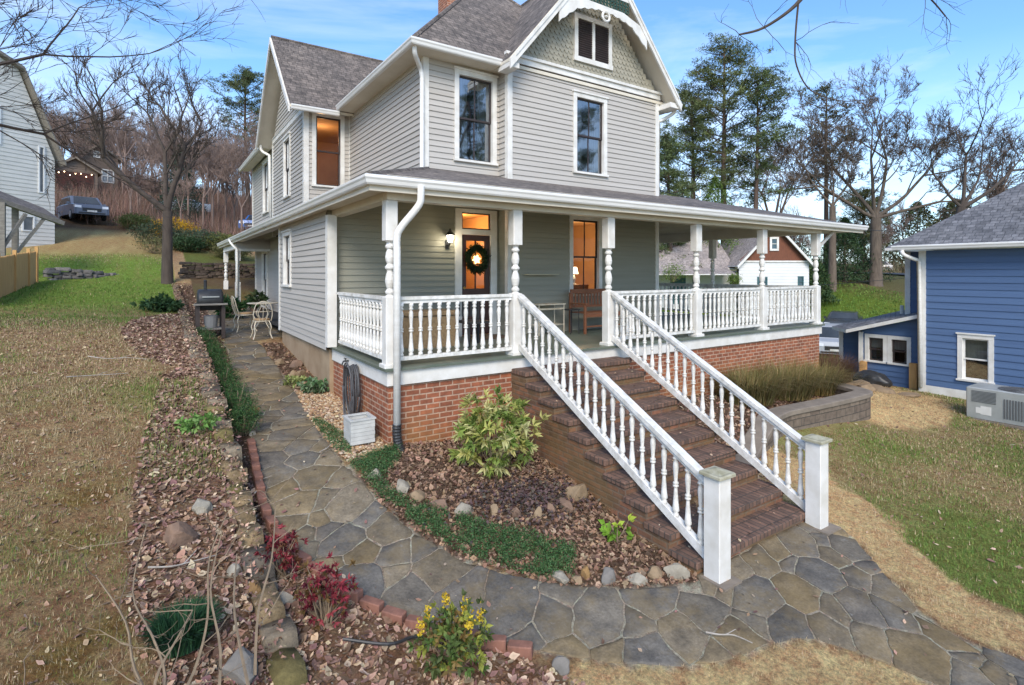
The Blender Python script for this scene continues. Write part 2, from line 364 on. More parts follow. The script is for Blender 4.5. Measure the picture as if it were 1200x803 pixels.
def np_mesh(name, V, F, mat, colors=None, parent=None, smooth=False, local=False):
    V = np.asarray(V, np.float32).reshape(-1, 3); F = np.asarray(F, np.int32); o = Vector((0, 0, 0)) if local else org_of(parent)
    if o.length: V = V - np.array(o, np.float32)
    me = bpy.data.meshes.new(name); k = F.shape[1]
    me.vertices.add(len(V)); me.vertices.foreach_set('co', V.ravel())
    me.loops.add(F.size); me.loops.foreach_set('vertex_index', F.ravel())
    me.polygons.add(len(F)); me.polygons.foreach_set('loop_start', np.arange(0, F.size, k, dtype=np.int32))
    try: me.polygons.foreach_set('loop_total', np.full(len(F), k, np.int32))
    except Exception: pass
    me.update(calc_edges=True)
    if colors is not None:
        ca = me.color_attributes.new('Col', 'FLOAT_COLOR', 'POINT'); c = np.ones((len(V), 4), np.float32); c[:, :3] = colors
        ca.data.foreach_set('color', c.ravel())
    me.materials.append(mat)
    if smooth: me.shade_smooth()
    ob = bpy.data.objects.new(name, me); col.objects.link(ob)
    if parent is not None: ob.parent = parent
    return ob
def struct(o): o['kind'] = 'structure'; return o
def dup(o, loc=None, rz=None, label=None, group=None, parent=None, scale=None):
    c = o.copy(); col.objects.link(c)
    if parent is not None: c.parent = parent
    if loc is not None: c.location = loc
    if rz is not None: c.rotation_euler = (0, 0, rz)
    if scale is not None: c.scale = (scale, scale, scale) if isinstance(scale, (int, float)) else scale
    if label: c['label'] = label
    if group: c['group'] = group
    for ch in list(o.children): dup(ch, parent=c)
    return c
def vnoise(x, y, s=1.0, seed=0, octv=3):
    out = 0; amp = 1; tot = 0
    for o in range(octv):
        X = np.asarray(x) * s * 2 ** o + seed * 17.3; Y = np.asarray(y) * s * 2 ** o + seed * 9.1
        xi = np.floor(X); yi = np.floor(Y); fx = X - xi; fy = Y - yi; fx = fx * fx * (3 - 2 * fx); fy = fy * fy * (3 - 2 * fy)
        h = lambda a, b: np.modf(np.abs(np.sin(a * 127.1 + b * 311.7 + seed * 3.3) * 43758.5453))[0]
        v = (h(xi, yi) * (1 - fx) + h(xi + 1, yi) * fx) * (1 - fy) + (h(xi, yi + 1) * (1 - fx) + h(xi + 1, yi + 1) * fx) * fy
        out = out + v * amp; tot += amp; amp *= .5
    return out / tot
def inpoly(x, y, P):
    x = np.asarray(x); y = np.asarray(y); r = np.zeros(x.shape, bool); n = len(P)
    for i in range(n):
        x0, y0 = P[i][:2]; x1, y1 = P[(i + 1) % n][:2]
        if y0 == y1: continue
        c = ((y0 > y) != (y1 > y)) & (x < (x1 - x0) * (y - y0) / (y1 - y0) + x0); r ^= c
    return r
def g1(x, y): return float(gz(np.array([x]), np.array([y]))[0])
def rand_frames(n, up=0.0, g=rng):
    """random orthonormal (a, b, n): n biased upward by up"""
    nn = g.normal(size=(n, 3)); nn /= np.linalg.norm(nn, axis=1)[:, None]; nn[:, 2] = np.abs(nn[:, 2]) + up; nn /= np.linalg.norm(nn, axis=1)[:, None]
    a = g.normal(size=(n, 3)); a -= (a * nn).sum(1)[:, None] * nn; a /= np.linalg.norm(a, axis=1)[:, None]
    return a, np.cross(nn, a), nn
def leaves_arrays(C, size, cols, ratio=.5, up=0.0, curl=.2, axis=None):
    """leaf = 2 quads folded along the midrib (6 verts)"""
    n = len(C); size = np.broadcast_to(size, (n,)).astype(float)
    a, b, nn = rand_frames(n, up)
    if axis is not None:
        a = axis / np.linalg.norm(axis, axis=1)[:, None]; r = rng.normal(size=(n, 3)); b = np.cross(a, r); b /= np.linalg.norm(b, axis=1)[:, None]; nn = np.cross(a, b)
        flip = nn[:, 2] < 0; nn[flip] *= -1
    s = size[:, None]; c = rng.uniform(-.3, 1, (n, 1)) * curl
    p0 = C; p1 = C + a * s * .5 + nn * s * .04; p2 = C + a * s - nn * s * c
    l = C + a * s * .45 + b * s * ratio * .5 + nn * s * (.08 + c); r_ = C + a * s * .45 - b * s * ratio * .5 + nn * s * (.08 + c)
    V = np.stack([p0, l, p2, r_, p1], 1).reshape(-1, 3)
    i = np.arange(n)[:, None] * 5
    F = np.concatenate([i + [0, 4, 1], i + [4, 2, 1], i + [0, 3, 4], i + [4, 3, 2]]).reshape(-1, 3)
    return V, F, np.repeat(cols, 5, 0)
def litter_arrays(C, size, cols, up=.7):
    n = len(C); a, b, nn = rand_frames(n, up); s = np.broadcast_to(size, (n,)).astype(float)[:, None]; k = 8
    ang = np.linspace(0, 2 * np.pi, k, endpoint=False); r = .5 * (1 - .22 * (np.arange(k) % 2)) ; ra = rng.uniform(.8, 1.15, (n, k)) * r; asp = rng.uniform(.42, .8, (n, 1)); cu = rng.uniform(-.15, .5, (n, 1))
    V = [C]
    for i in range(k):
        x = (np.cos(ang[i]) * ra[:, i:i + 1]); y = np.sin(ang[i]) * ra[:, i:i + 1] * asp; V.append(C + a * s * x + b * s * y + nn * s * (cu * (x * x * 1.2 + y * y * 2.5)))
    V = np.stack(V, 1).reshape(-1, 3); i = np.arange(n)[:, None] * (k + 1)
    F = np.concatenate([i + [0, 1 + j, 1 + (j + 1) % k] for j in range(k)]); K = np.repeat(cols, k + 1, 0) * np.tile(np.r_[.72, np.ones(k)], n)[:, None]
    return V, F, K
def blades_arrays(C, h, wd, cols, lean=.5):
    n = len(C); t = rng.uniform(0, 2 * np.pi, n); d = np.stack([np.cos(t), np.sin(t), 0 * t], 1); sdv = np.stack([-np.sin(t), np.cos(t), 0 * t], 1)
    h = np.broadcast_to(h, (n,))[:, None]; wd = np.broadcast_to(wd, (n,))[:, None]; le = rng.uniform(.1, 1, (n, 1)) * lean
    V = np.stack([C - sdv * wd, C + sdv * wd, C + d * h * le + np.array([0, 0, 1]) * h * np.sqrt(np.maximum(.05, 1 - le ** 2))], 1).reshape(-1, 3)
    F = (np.arange(n)[:, None] * 3 + [0, 1, 2]); return V, F, np.repeat(cols, 3, 0)
def pal(n, cs, jit=.15):
    cs = np.array(cs); c = cs[rng.integers(0, len(cs), n)] * rng.uniform(1 - jit * 1.4, 1 + jit * 1.4, (n, 1)) * rng.uniform(1 - jit / 3, 1 + jit / 3, (n, 3)); return np.clip(c, 0, 1)
def in1(x, y, P):
    r = False; n = len(P); j = n - 1
    for i in range(n):
        x0, y0 = P[i]; x1, y1 = P[j]
        if (y0 > y) != (y1 > y) and x < (x1 - x0) * (y - y0) / (y1 - y0) + x0: r = not r
        j = i
    return r
def nearest_on(x, y, P):
    best = None
    for i in range(len(P)):
        x0, y0 = P[i]; x1, y1 = P[(i + 1) % len(P)]; dx, dy = x1 - x0, y1 - y0; t = max(0, min(1, ((x - x0) * dx + (y - y0) * dy) / (dx * dx + dy * dy + 1e-12)))
        px_, py_ = x0 + dx * t, y0 + dy * t; d = (px_ - x) ** 2 + (py_ - y) ** 2
        if best is None or d < best[0]: best = (d, px_, py_)
    return best[1], best[2]
def _unused(): pass
def in_area(poly, n):
    P = np.array(poly)[:, :2]; lo = P.min(0); hi = P.max(0); out = []
    tot = 0
    while tot < n:
        q = rng.uniform(lo, hi, (n * 2, 2)); q = q[inpoly(q[:, 0], q[:, 1], poly)]; out.append(q); tot += len(q)
        if not len(q): break
    return np.concatenate(out)[:n]
# ------------------------------------------------------------------ zones on the ground
PATH = [(1.45, 20.8), (1.41, 15.06), (1.31, 12.65), (1.15, 9.6), (1.07, 7.88), (1.01, 6.8), (0.99, 5.97), (1.16, 5.3), (1.43, 4.73), (1.79, 4.25), (2.24, 3.84), (2.7, 3.43), (3.19, 3.04), (3.5, 2.84), (3.93, 2.66), (4.36, 2.57), (4.7, 2.46), (4.9, 2.2), (5.0, 1.96), (5.05, 1.5), (5.1, .9), (6.3, .7),
        (5.97, 1.35), (5.83, 1.69), (5.9, 1.95), (6.1, 2.21), (6.3, 2.46), (6.5, 2.69), (6.75, 2.95), (6.95, 3.2), (6.9, 3.52), (4.62, 3.52), (4.55, 3.4), (4.36, 3.5), (3.88, 3.68), (3.23, 4.05), (2.91, 4.33), (2.55, 4.72), (2.3, 5.2), (2.1, 5.8), (2.03, 6.38), (1.92, 7.1), (1.93, 8.26), (2.01, 9.83), (2.07, 12.41), (2.04, 14.31), (2.5, 14.6), (3.3, 15.0), (3.4, 20.8)]
BED = [(2.1, 5.8), (2.3, 5.2), (2.55, 4.72), (2.91, 4.33), (3.23, 4.05), (3.88, 3.68), (4.36, 3.5), (4.55, 3.45), (4.6, 3.5), (4.6, 7), (2.6, 7), (2.55, 6.7), (2.03, 6.38)]
SIDEBED = [(2.07, 12.41), (2.01, 9.83), (2.55, 9.6), (2.55, 13.8), (2.1, 14)]
GRAVEL = [(1.93, 8.4), (1.95, 7.1), (2.03, 6.7), (2.62, 6.9), (2.62, 9.6), (2.05, 9.9)]
MULCHL = [(.62, 10.8), (.09, 9.74), (-.02, 8.13), (-.13, 7.2), (-.18, 6.26), (-.2, 5.5), (-.16, 4.7), (.08, 4.0), (.2, 2), (1.2, 1.2), (2.8, 2.9), (2.24, 3.84), (1.79, 4.25), (1.43, 4.73), (1.16, 5.3), (.99, 5.97), (.95, 6.6), (.62, 7.2)]
PILE = [(.6, 18), (.2, 17.8), (-.5, 16.4), (-.65, 14.5), (-.5, 12.9), (-.2, 11.2), (.2, 10.4), (.62, 10.3)]
STRIP = [(.66, 26), (.66, 5.8), (1.0, 5.8), (1.07, 7.88), (1.15, 9.6), (1.31, 12.65), (1.41, 15.06), (1.45, 20.8), (1.2, 26)]
STRAW = [(6.95, 3.55), (6.95, 3.2), (6.75, 2.95), (6.5, 2.69), (6.3, 2.46), (6.1, 2.21), (5.9, 1.95), (5.83, 1.69), (5.97, 1.35), (6.3, .7), (6.9, .8), (6.7, 1.6), (6.95, 2.1), (7.3, 2.7), (8.0, 3.3), (8.6, 4.1), (8.5, 5.0), (7.3, 5.2)]
STRAW2 = [(2.75, 3.35), (3.19, 3.04), (3.5, 2.84), (3.93, 2.66), (4.36, 2.57), (4.7, 2.46), (4.9, 2.2), (5.0, 1.96), (5.1, .9), (4.0, .5), (2.2, 2.4)]
STRAW3 = [(11.3, 6.0), (12.5, 4.6), (13.8, 4.2), (15.2, 4.6), (16.4, 5.3), (17, 6.6), (15.5, 7.4), (13.5, 6.3)]
RBED = [(6.8, 3.9), (7.7, 4.6), (8.6, 5.2), (9.5, 5.35), (11, 5.7), (12.7, 5.7), (14.6, 6.9), (15.2, 8.3), (14, 9), (13.9, 6.95), (6.8, 6.95)]

def ground_colors(x, y):
    n = vnoise(x, y, .45, 1, 4); n2 = vnoise(x, y, 2.6, 2, 3); n3 = vnoise(x, y, .18, 5, 2)
    def L3(a, b, t): t = np.clip(t, 0, 1)[:, None]; return np.array(a) * (1 - t) + np.array(b) * t
    brown = np.array((.31, .20, .12)); tan = np.array((.40, .29, .17)); green = np.array((.15, .23, .045)); olive = np.array((.16, .15, .045)); leafb = np.array((.24, .155, .11)); mulch = np.array((.13, .088, .068))
    c = L3(brown, tan, (n2 - .35) * 2.5)
    # left lawn: tan near the camera, greener beyond
    left = x < .7
    gl = np.clip((y - 13.5 - 4 * n) / 5, 0, 1) * np.clip((34.5 - y) / 3, 0.2, 1) * np.clip((n2 + .55), 0, 1)
    gl = np.maximum(gl, np.clip((n - .5) * 2.2, 0, .75) * (y < 16))
    c = np.where(left[:, None], c * (1 - gl[:, None]) + green * gl[:, None], c)
    moss = np.clip((vnoise(x, y, 1.6, 9, 3) - .5) * 4, 0, .75) * np.clip((x + 1.3) * 2, 0, 1) * (x < .1) * np.clip((6.9 - y) * 1.5, 0, 1)
    c = c * (1 - moss[:, None]) + np.array((.19, .135, .035)) * moss[:, None]
    # right lawn
    r = (x > 6.8) & (y < 13)
    gr = np.clip((n - .20) * 2.4 + (n2 - .5) * .9, .2, .95); cr = L3(tan * .9, (.17, .215, .06), gr)
    c = np.where(r[:, None], cr, c)
    # far fields
    far = (y > 41) & (x < 25); c = np.where(far[:, None], L3((.085, .055, .036), (.13, .088, .055), (n2 - .3) * 2), c)
    fr_ = (x > 20) & (y > 9) & (y < 45); c = np.where(fr_[:, None], L3((.07, .13, .02), (.13, .17, .035), (n - .3) * 2), c)
    fr2 = (x > 46) | ((x > 20) & (y > 45)); c = np.where(fr2[:, None], L3((.13, .11, .06), (.09, .10, .04), n), c)
    for P, cc in ((MULCHL, leafb), (PILE, leafb), (STRIP, mulch), (BED, mulch), (SIDEBED, mulch), (RBED, mulch), (GRAVEL, np.array((.2, .13, .075))), (PATH, np.array((.44, .41, .36)))):
        m = inpoly(x + (n2 - .5) * .12 * (P is not PATH), y, P); c = np.where(m[:, None], cc * (.8 + .4 * n2[:, None]), c)
    for P in (STRAW, STRAW2, STRAW3):
        m = inpoly(x + (n2 - .5) * .5, y + (n - .5) * .5, P) & ~inpoly(x, y, PATH); c = np.where(m[:, None], np.array((.60, .44, .25)) * (.8 + .4 * n2[:, None]), c)
    m = (x > 1.3) & (x < 9) & (y > 23); c = np.where((m & (y < 36))[:, None], L3((.12, .085, .055), (.12, .14, .04), (n - .35) * 3), c)
    return c
def lines(a, b, step, lo, hi, grow=1.16):
    s = list(np.arange(a, b + 1e-6, step)); d = step
    while s[-1] < hi: d *= grow; s.append(s[-1] + d)
    d = step
    while s[0] > lo: d *= grow; s.insert(0, s[0] - d)
    return np.array(s)
gx = lines(-3.2, 9.0, .085, -260, 260, 1.09); gx = np.sort(np.concatenate([gx[(gx < WX - .07) | (gx > WX + .07)], [WX - .06, WX + .06]]))
gy = lines(0.6, 15, .085, -120, 300, 1.08)
def gfine(x, y):
    return gz(x, y) + (vnoise(x, y, 2.2, 4, 3) - .5) * .035 * np.clip(8 / (1 + np.hypot(x, y)), 0, 1)
GX, GY = np.meshgrid(gx, gy); gxf, gyf = GX.ravel(), GY.ravel()
hh = []
for k in range(0, len(gxf), 20000): hh.append(gfine(gxf[k:k + 20000], gyf[k:k + 20000]))
GH = np.concatenate(hh)
inP = inpoly(gxf, gyf, PATH); GH = np.where(inP, np.concatenate([gz(gxf[k:k + 20000], gyf[k:k + 20000]) for k in range(0, len(gxf), 20000)]) - .001, GH)
# keep the soil below the house floors, the stairs and the flagstones
under = ((gxf > 2.7) & (gxf < 13.8) & (gyf > 7.05) & (gyf < 24)); GH = np.where(under, np.minimum(GH, 1.0), GH)
und2 = (gxf > 4.7) & (gxf < 6.7) & (gyf > 3.6) & (gyf < 7.1); GH = np.where(und2, np.minimum(GH, 0.0 + (gyf - 3.5) * .35), GH)
nxv = len(gx); nyv = len(gy); ii = (np.arange(nyv - 1)[:, None] * nxv + np.arange(nxv - 1)[None, :]).ravel()
m_ground, Ng, Lg, Bg = new_mat('soil_grass_and_leaf_ground')
_a = Ng.new('ShaderNodeAttribute'); _a.attribute_name = 'Col'
_n = noise_node(Ng, Lg, 30, 10, .85); _r = ramp(Ng, Lg, _n.outputs['Fac'], .36, .62, (.42, .40, .40), (1.75, 1.68, 1.5))
_n2 = noise_node(Ng, Lg, 7, 8, .8); _r2 = ramp(Ng, Lg, _n2.outputs['Fac'], .38, .62, (.85, .66, .62), (1.12, 1.25, 1.15))
Lg.new(mixc(Ng, Lg, 1.0, mixc(Ng, Lg, 1.0, _a.outputs['Color'], _r.outputs[0], 'MULTIPLY'), _r2.outputs[0], 'MULTIPLY'), Bg.inputs['Base Color'])
Bg.inputs['Roughness'].default_value = .95; Bg.inputs['Specular IOR Level'].default_value = .1; bumpn(Ng, Lg, Bg, _n.outputs['Fac'], 1.0, .05)
struct(np_mesh('ground', np.stack([gxf, gyf, GH], 1), np.stack([ii, ii + 1, ii + nxv + 1, ii + nxv], 1), m_ground, ground_colors(gxf, gyf), smooth=True))

# ------------------------------------------------------------------ flagstone path: irregular stones with mortar between them
def clip_half(P, a, b, c):       # keep a*x+b*y <= c
    out = []
    for i in range(len(P)):
        p, q = P[i], P[(i + 1) % len(P)]; fp = a * p[0] + b * p[1] - c; fq = a * q[0] + b * q[1] - c
        if fp <= 0: out.append(p)
        if fp * fq < 0: t = fp / (fp - fq); out.append((p[0] + t * (q[0] - p[0]), p[1] + t * (q[1] - p[1])))
    return out
def flagstones():
    r = random.Random(5); sites = []; tries = 0
    while tries < 15500:
        tries += 1; x = r.uniform(.7, 7.2); y = r.uniform(.7, 20.8)
        if not in1(x, y, PATH): continue
        dm = ((.20 + .27 * r.random() ** .7) if y < 6 else (.22 + .16 * r.random())) if tries < 14000 else .17
        ok = True
        for (a, b, e) in sites:
            q = math.hypot((x - a) * .8 + (y - b) * .6, (-(x - a) * .6 + (y - b) * .8) * 1.45)
            if q < (dm + e) * .5 * 1.12: ok = False; break
        if ok: sites.append((x, y, dm))
    V = []; F = []; Cc = []; st = [(.135, .125, .11), (.115, .108, .098), (.145, .13, .108), (.165, .138, .10), (.14, .126, .108), (.19, .15, .095), (.122, .114, .102)]
    def warp(x, y):
        return (x + .05 * mn.noise(Vector((x * 1.3, y * 1.3, 1))) + .022 * mn.noise(Vector((x * 6.5, y * 6.5, 4))) + .008 * mn.noise(Vector((x * 22, y * 22, 2))),
                y + .05 * mn.noise(Vector((x * 1.3, y * 1.3, 8))) + .022 * mn.noise(Vector((x * 6.5, y * 6.5, 11))) + .008 * mn.noise(Vector((x * 22, y * 22, 9))))
    def tom(x, y): return (x * .8 + y * .6, (-x * .6 + y * .8) * 1.45)      # stones lie slightly stretched along one direction
    def unm(p, q): q /= 1.45; return (p * .8 - q * .6, p * .6 + q * .8)
    MS = [tom(a, b) + (e,) for a, b, e in sites]
    for k_, (mx_, my_, e) in enumerate(MS):
        P = [(mx_ - 1.2, my_ - 1.2), (mx_ + 1.2, my_ - 1.2), (mx_ + 1.2, my_ + 1.2), (mx_ - 1.2, my_ + 1.2)]; gap = r.uniform(.006, .013)
        for (ox, oy, oe) in MS:
            dx, dy = ox - mx_, oy - my_; d = math.hypot(dx, dy)
            if d < 1e-6 or d > 2.2: continue
            P = clip_half(P, dx / d, dy / d, (ox * ox + oy * oy - mx_ * mx_ - my_ * my_ + (e * e - oe * oe) * .55) / (2 * d) - gap)
            if len(P) < 3: break
        if len(P) < 3: continue
        P = [unm(*p) for p in P]; sx_ = sum(p[0] for p in P) / len(P); sy_ = sum(p[1] for p in P) / len(P)
        if not in1(sx_, sy_, PATH): sx_, sy_ = sites[k_][:2]
        Q = []
        for i in range(len(P)):
            p, q = P[i], P[(i + 1) % len(P)]; k = max(1, int(math.hypot(q[0] - p[0], q[1] - p[1]) / .05))
            for j in range(k): Q.append((p[0] + (q[0] - p[0]) * j / k, p[1] + (q[1] - p[1]) * j / k))
        Q2 = []
        for i, (a, b) in enumerate(Q):
            t = 0.0
            while t < 1 and in1(sx_ + (a - sx_) * (t + .08), sy_ + (b - sy_) * (t + .08), PATH): t += .08
            if t < 1:
                lo, hi = t, t + .08
                for _ in range(5):
                    md = (lo + hi) / 2
                    if in1(sx_ + (a - sx_) * md, sy_ + (b - sy_) * md, PATH): lo = md
                    else: hi = md
                t = min(1, lo)
            else: t = 1
            a, b = sx_ + (a - sx_) * t, sy_ + (b - sy_) * t
            Q2.append(warp(a, b))
        sx_, sy_ = warp(sx_, sy_)
        ar = sum(Q2[i][0] * Q2[(i + 1) % len(Q2)][1] - Q2[(i + 1) % len(Q2)][0] * Q2[i][1] for i in range(len(Q2))) / 2
        if abs(ar) < .009: continue
        if ar < 0: Q2.reverse()
        # keep the outline star-shaped about the middle, so an edge stone never folds over itself
        Q2.sort(key=lambda p: math.atan2(p[1] - sy_, p[0] - sx_))
        for _ in range(0): Q2 = [((Q2[i - 1][0] + Q2[i][0] * 3 + Q2[(i + 1) % len(Q2)][0]) / 5, (Q2[i - 1][1] + Q2[i][1] * 3 + Q2[(i + 1) % len(Q2)][1]) / 5) for i in range(len(Q2))]
        n = len(Q2); base = len(V); tilt = (r.uniform(-.012, .012), r.uniform(-.012, .012)); dz = r.uniform(.003, .009)
        c = st[int(r.random() * 7)] if sy_ < 5.3 and r.random() < .8 else st[r.choice([2, 3, 4, 5, 3, 0])]; f_ = r.uniform(.85, 1.18); c = tuple(v * f_ for v in c)
        for ring, (sc, z) in enumerate(((1.0, -.02), (1.0, dz - .005), (.97, dz), (.5, dz + .002))):
            xs = np.array([sx_ + (a - sx_) * sc for a, b in Q2]); ys = np.array([sy_ + (b - sy_) * sc for a, b in Q2]); g = gz(xs, ys)
            for i in range(n):
                V.append((xs[i], ys[i], g[i] + z + tilt[0] * (xs[i] - sx_) + tilt[1] * (ys[i] - sy_) + .004 * mn.noise(Vector((xs[i] * 5, ys[i] * 5, 0))))); Cc.append(c)
        V.append((sx_, sy_, g1(sx_, sy_) + dz)); Cc.append(c)
        for k in range(3):
            for i in range(n): F.append((base + k * n + i, base + k * n + (i + 1) % n, base + (k + 1) * n + (i + 1) % n)); F.append((base + k * n + i, base + (k + 1) * n + (i + 1) % n, base + (k + 1) * n + i))
        for i in range(n):
            a_, b_ = V[base + 3 * n + i], V[base + 3 * n + (i + 1) % n]
            if (a_[0] - sx_) * (b_[1] - sy_) - (a_[1] - sy_) * (b_[0] - sx_) > -1e-6: F.append((base + 3 * n + i, base + 3 * n + (i + 1) % n, base + 4 * n))
    m, N_, L_, B = new_mat('flagstone')
    a = N_.new('ShaderNodeAttribute'); a.attribute_name = 'Col'
    n1 = noise_node(N_, L_, 3.2, 9, .72); n2 = noise_node(N_, L_, 38, 6, .7); n3 = noise_node(N_, L_, 1.9, 9, .75, stretch=(1, 1, 1))
    r1 = ramp(N_, L_, n1.outputs['Fac'], .3, .72, (.5, .5, .52), (1.6, 1.55, 1.45)); r2 = ramp(N_, L_, n2.outputs['Fac'], .3, .7, (.72,) * 3, (1.3,) * 3)
    o = mixc(N_, L_, 1.0, a.outputs['Color'], r1.outputs[0], 'MULTIPLY'); o = mixc(N_, L_, 1.0, o, r2.outputs[0], 'MULTIPLY')
    r3 = ramp(N_, L_, n3.outputs['Fac'], .46, .60); mm = N_.new('ShaderNodeMath'); mm.operation = 'MULTIPLY'; mm.inputs[1].default_value = .38; L_.new(r3.outputs[0], mm.inputs[0])
    o = mixc(N_, L_, mm.outputs[0], o, (.23, .16, .065))
    n4 = noise_node(N_, L_, 5.5, 10, .8); r4 = ramp(N_, L_, n4.outputs['Fac'], .60, .68); m5 = N_.new('ShaderNodeMath'); m5.operation = 'MULTIPLY'; m5.inputs[1].default_value = .55; L_.new(r4.outputs[0], m5.inputs[0])
    o = mixc(N_, L_, m5.outputs[0], o, (.30, .29, .27))
    L_.new(o, B.inputs['Base Color']); rr = ramp(N_, L_, n1.outputs['Fac'], .35, .65, (.7,) * 3, (.95,) * 3); L_.new(rr.outputs[0], B.inputs['Roughness'])
    B.inputs['Specular IOR Level'].default_value = .15
    bumpn(N_, L_, B, n2.outputs['Fac'], .55, .012)
    struct(np_mesh('flagstone_path', V, F, m, np.array(Cc)))
flagstones()

# ------------------------------------------------------------------ generic house pieces
def lap(mb, O, d, n, smin, smax, z0, z1, expo, opens=(), t=.019):
    """clapboards on the plane through O (xy) along d with outward normal n; smin/smax are numbers or functions of z"""
    f0 = smin if callable(smin) else (lambda z: smin); f1 = smax if callable(smax) else (lambda z: smax)
    k = 0; z = z0
    def P(s, z, o): return (O[0] + d[0] * s + n[0] * o, O[1] + d[1] * s + n[1] * o, z)
    while z < z1 - 1e-4:
        zt = min(z1, z + expo); cuts = sorted({z, zt} | {v for o in opens for v in (o[2], o[3]) if z < v < zt})
        for a, b in zip(cuts[:-1], cuts[1:]):
            mid = (a + b) / 2; iv = [(None, None)]; segs = []
            blocks = sorted((o[0], o[1]) for o in opens if o[2] < mid < o[3]); cur = None; left = 'min'
            edges = []
            for (p, q) in blocks: edges.append((left, p)); left = q
            edges.append((left, 'max'))
            for e0, e1 in edges:
                a0 = f0(a) if e0 == 'min' else e0; a1 = f0(b) if e0 == 'min' else e0; b0 = f1(a) if e1 == 'max' else e1; b1 = f1(b) if e1 == 'max' else e1
                if b0 - a0 < .01: continue
                if b1 < a1: b1 = a1 = (a1 + b1) / 2
                oa = t * (1 - (a - z) / expo); ob = t * (1 - (b - z) / expo)
                mb.quad(P(a0, a, oa), P(b0, a, oa), P(b1, b, ob), P(a1, b, ob))
                if a == z: mb.quad(P(a0, a, 0), P(b0, a, 0), P(b0, a, oa), P(a0, a, oa))
        z += expo
def window(house, O, d, n, s0, s1, z0, z1, name='window', curtain=True, cols=2, rows=1, casing=.10, lit=False, sashm=None, framem=None, head=True, depth=.10, shade=None, sill=True):
    """casing outer rectangle s0..s1, z0..z1 proud of the wall; recessed double-hung sash, glass and curtain behind it"""
    sashm = sashm or m_sash; framem = framem or m_white
    def bx(mb, a, b, c, e, o0, o1):
        p = (O[0] + d[0] * a + n[0] * o0, O[1] + d[1] * a + n[1] * o0); q = (O[0] + d[0] * b + n[0] * o1, O[1] + d[1] * b + n[1] * o1)
        mb.box(p[0], q[0], p[1], q[1], c, e)
    F = MB(); c = casing; pr = .035
    bx(F, s0, s0 + c, z0 + .04, z1 - c, -.06, pr); bx(F, s1 - c, s1, z0 + .04, z1 - c, -.06, pr)
    bx(F, s0, s1, z1 - c, z1, -.06, pr + .003)
    if head: bx(F, s0 - .025, s1 + .025, z1, z1 + .035, -.02, pr + .03)
    if sill: bx(F, s0 - .02, s1 + .02, z0, z0 + .045, -.06, pr + .035)
    else: bx(F, s0, s1, z0, z0 + .045, -.06, pr)
    w_ = F.build(name, framem, house)
    S = MB(); a, b, e, f = s0 + c, s1 - c, z0 + .045, z1 - c; t = .04; mid = (e + f) / 2
    for (lo, hi, off) in ((e, mid + .02, -.055), (mid - .02, f, -.03)):
        bx(S, a, a + t, lo, hi, off - .025, off); bx(S, b - t, b, lo, hi, off - .025, off)
        bx(S, a + t, b - t, lo, lo + t, off - .025, off); bx(S, a + t, b - t, hi - t, hi, off - .025, off)
        for k in range(1, cols):
            sm = a + (b - a) * k / cols; bx(S, sm - .011, sm + .011, lo + t, hi - t, off - .02, off - .003)
        for k in range(1, rows):
            zm = lo + (hi - lo) * k / rows; bx(S, a + t, b - t, zm - .011, zm + .011, off - .019, off - .004)
    sash = S.build('sash', sashm, w_)
    G = MB(); 
    for (lo, hi, off) in ((e, mid, -.07), (mid, f, -.044)):
        p = [(O[0] + d[0] * s + n[0] * off, O[1] + d[1] * s + n[1] * off, z) for s, z in ((a + t, lo + t * .5), (b - t, lo + t * .5), (b - t, hi - t * .5), (a + t, hi - t * .5))]; G.quad(*p)
    G.build('pane', m_glass_w if lit else m_glass, w_)
    if curtain:
        C = MB(); k = 14
        for (q0, q1) in ((a, a + (b - a) * .34), (b - (b - a) * .34, b)):
            for i in range(k):
                u0 = q0 + (q1 - q0) * i / k; u1 = q0 + (q1 - q0) * (i + 1) / k; o0 = -.16 + .02 * math.sin(i * 1.9); o1 = -.16 + .02 * math.sin((i + 1) * 1.9)
                C.quad(*[(O[0] + d[0] * s + n[0] * o, O[1] + d[1] * s + n[1] * o, z) for s, o, z in ((u0, o0, e), (u1, o1, e), (u1, o1, f), (u0, o0, f))])
        C.build('curtain', m_curtain, w_)
    if shade:
        C = MB(); C.quad(*[(O[0] + d[0] * s + n[0] * -.14, O[1] + d[1] * s + n[1] * -.14, z) for s, z in ((a, f - (f - e) * shade), (b, f - (f - e) * shade), (b, f), (a, f))]); C.build('blind', m_curtain, w_)
    return w_
def slab(roof, trim, poly, th=.07):
    roof.quad(*poly); n = len(poly); low = [(p[0], p[1], p[2] - th) for p in poly]; trim.quad(*reversed(low))
    for i in range(n): trim.quad(poly[i], low[i], low[(i + 1) % n], poly[(i + 1) % n])
GUT = [(0, .0), (.0, .03), (.0, .12), (.012, .125), (.085, .125), (.10, .115), (.10, .085), (.085, .06), (.075, .02), (.06, .0)]
X0, Y0 = (1, 0), (0, 1); NX, NY = (-1, 0), (0, -1)
DECK = 1.84

# ------------------------------------------------------------------ the house
house = thing('house', 'large pale grey two storey clapboard house with white wraparound porch and steep gables', 'house', (6, 9, 1.0))
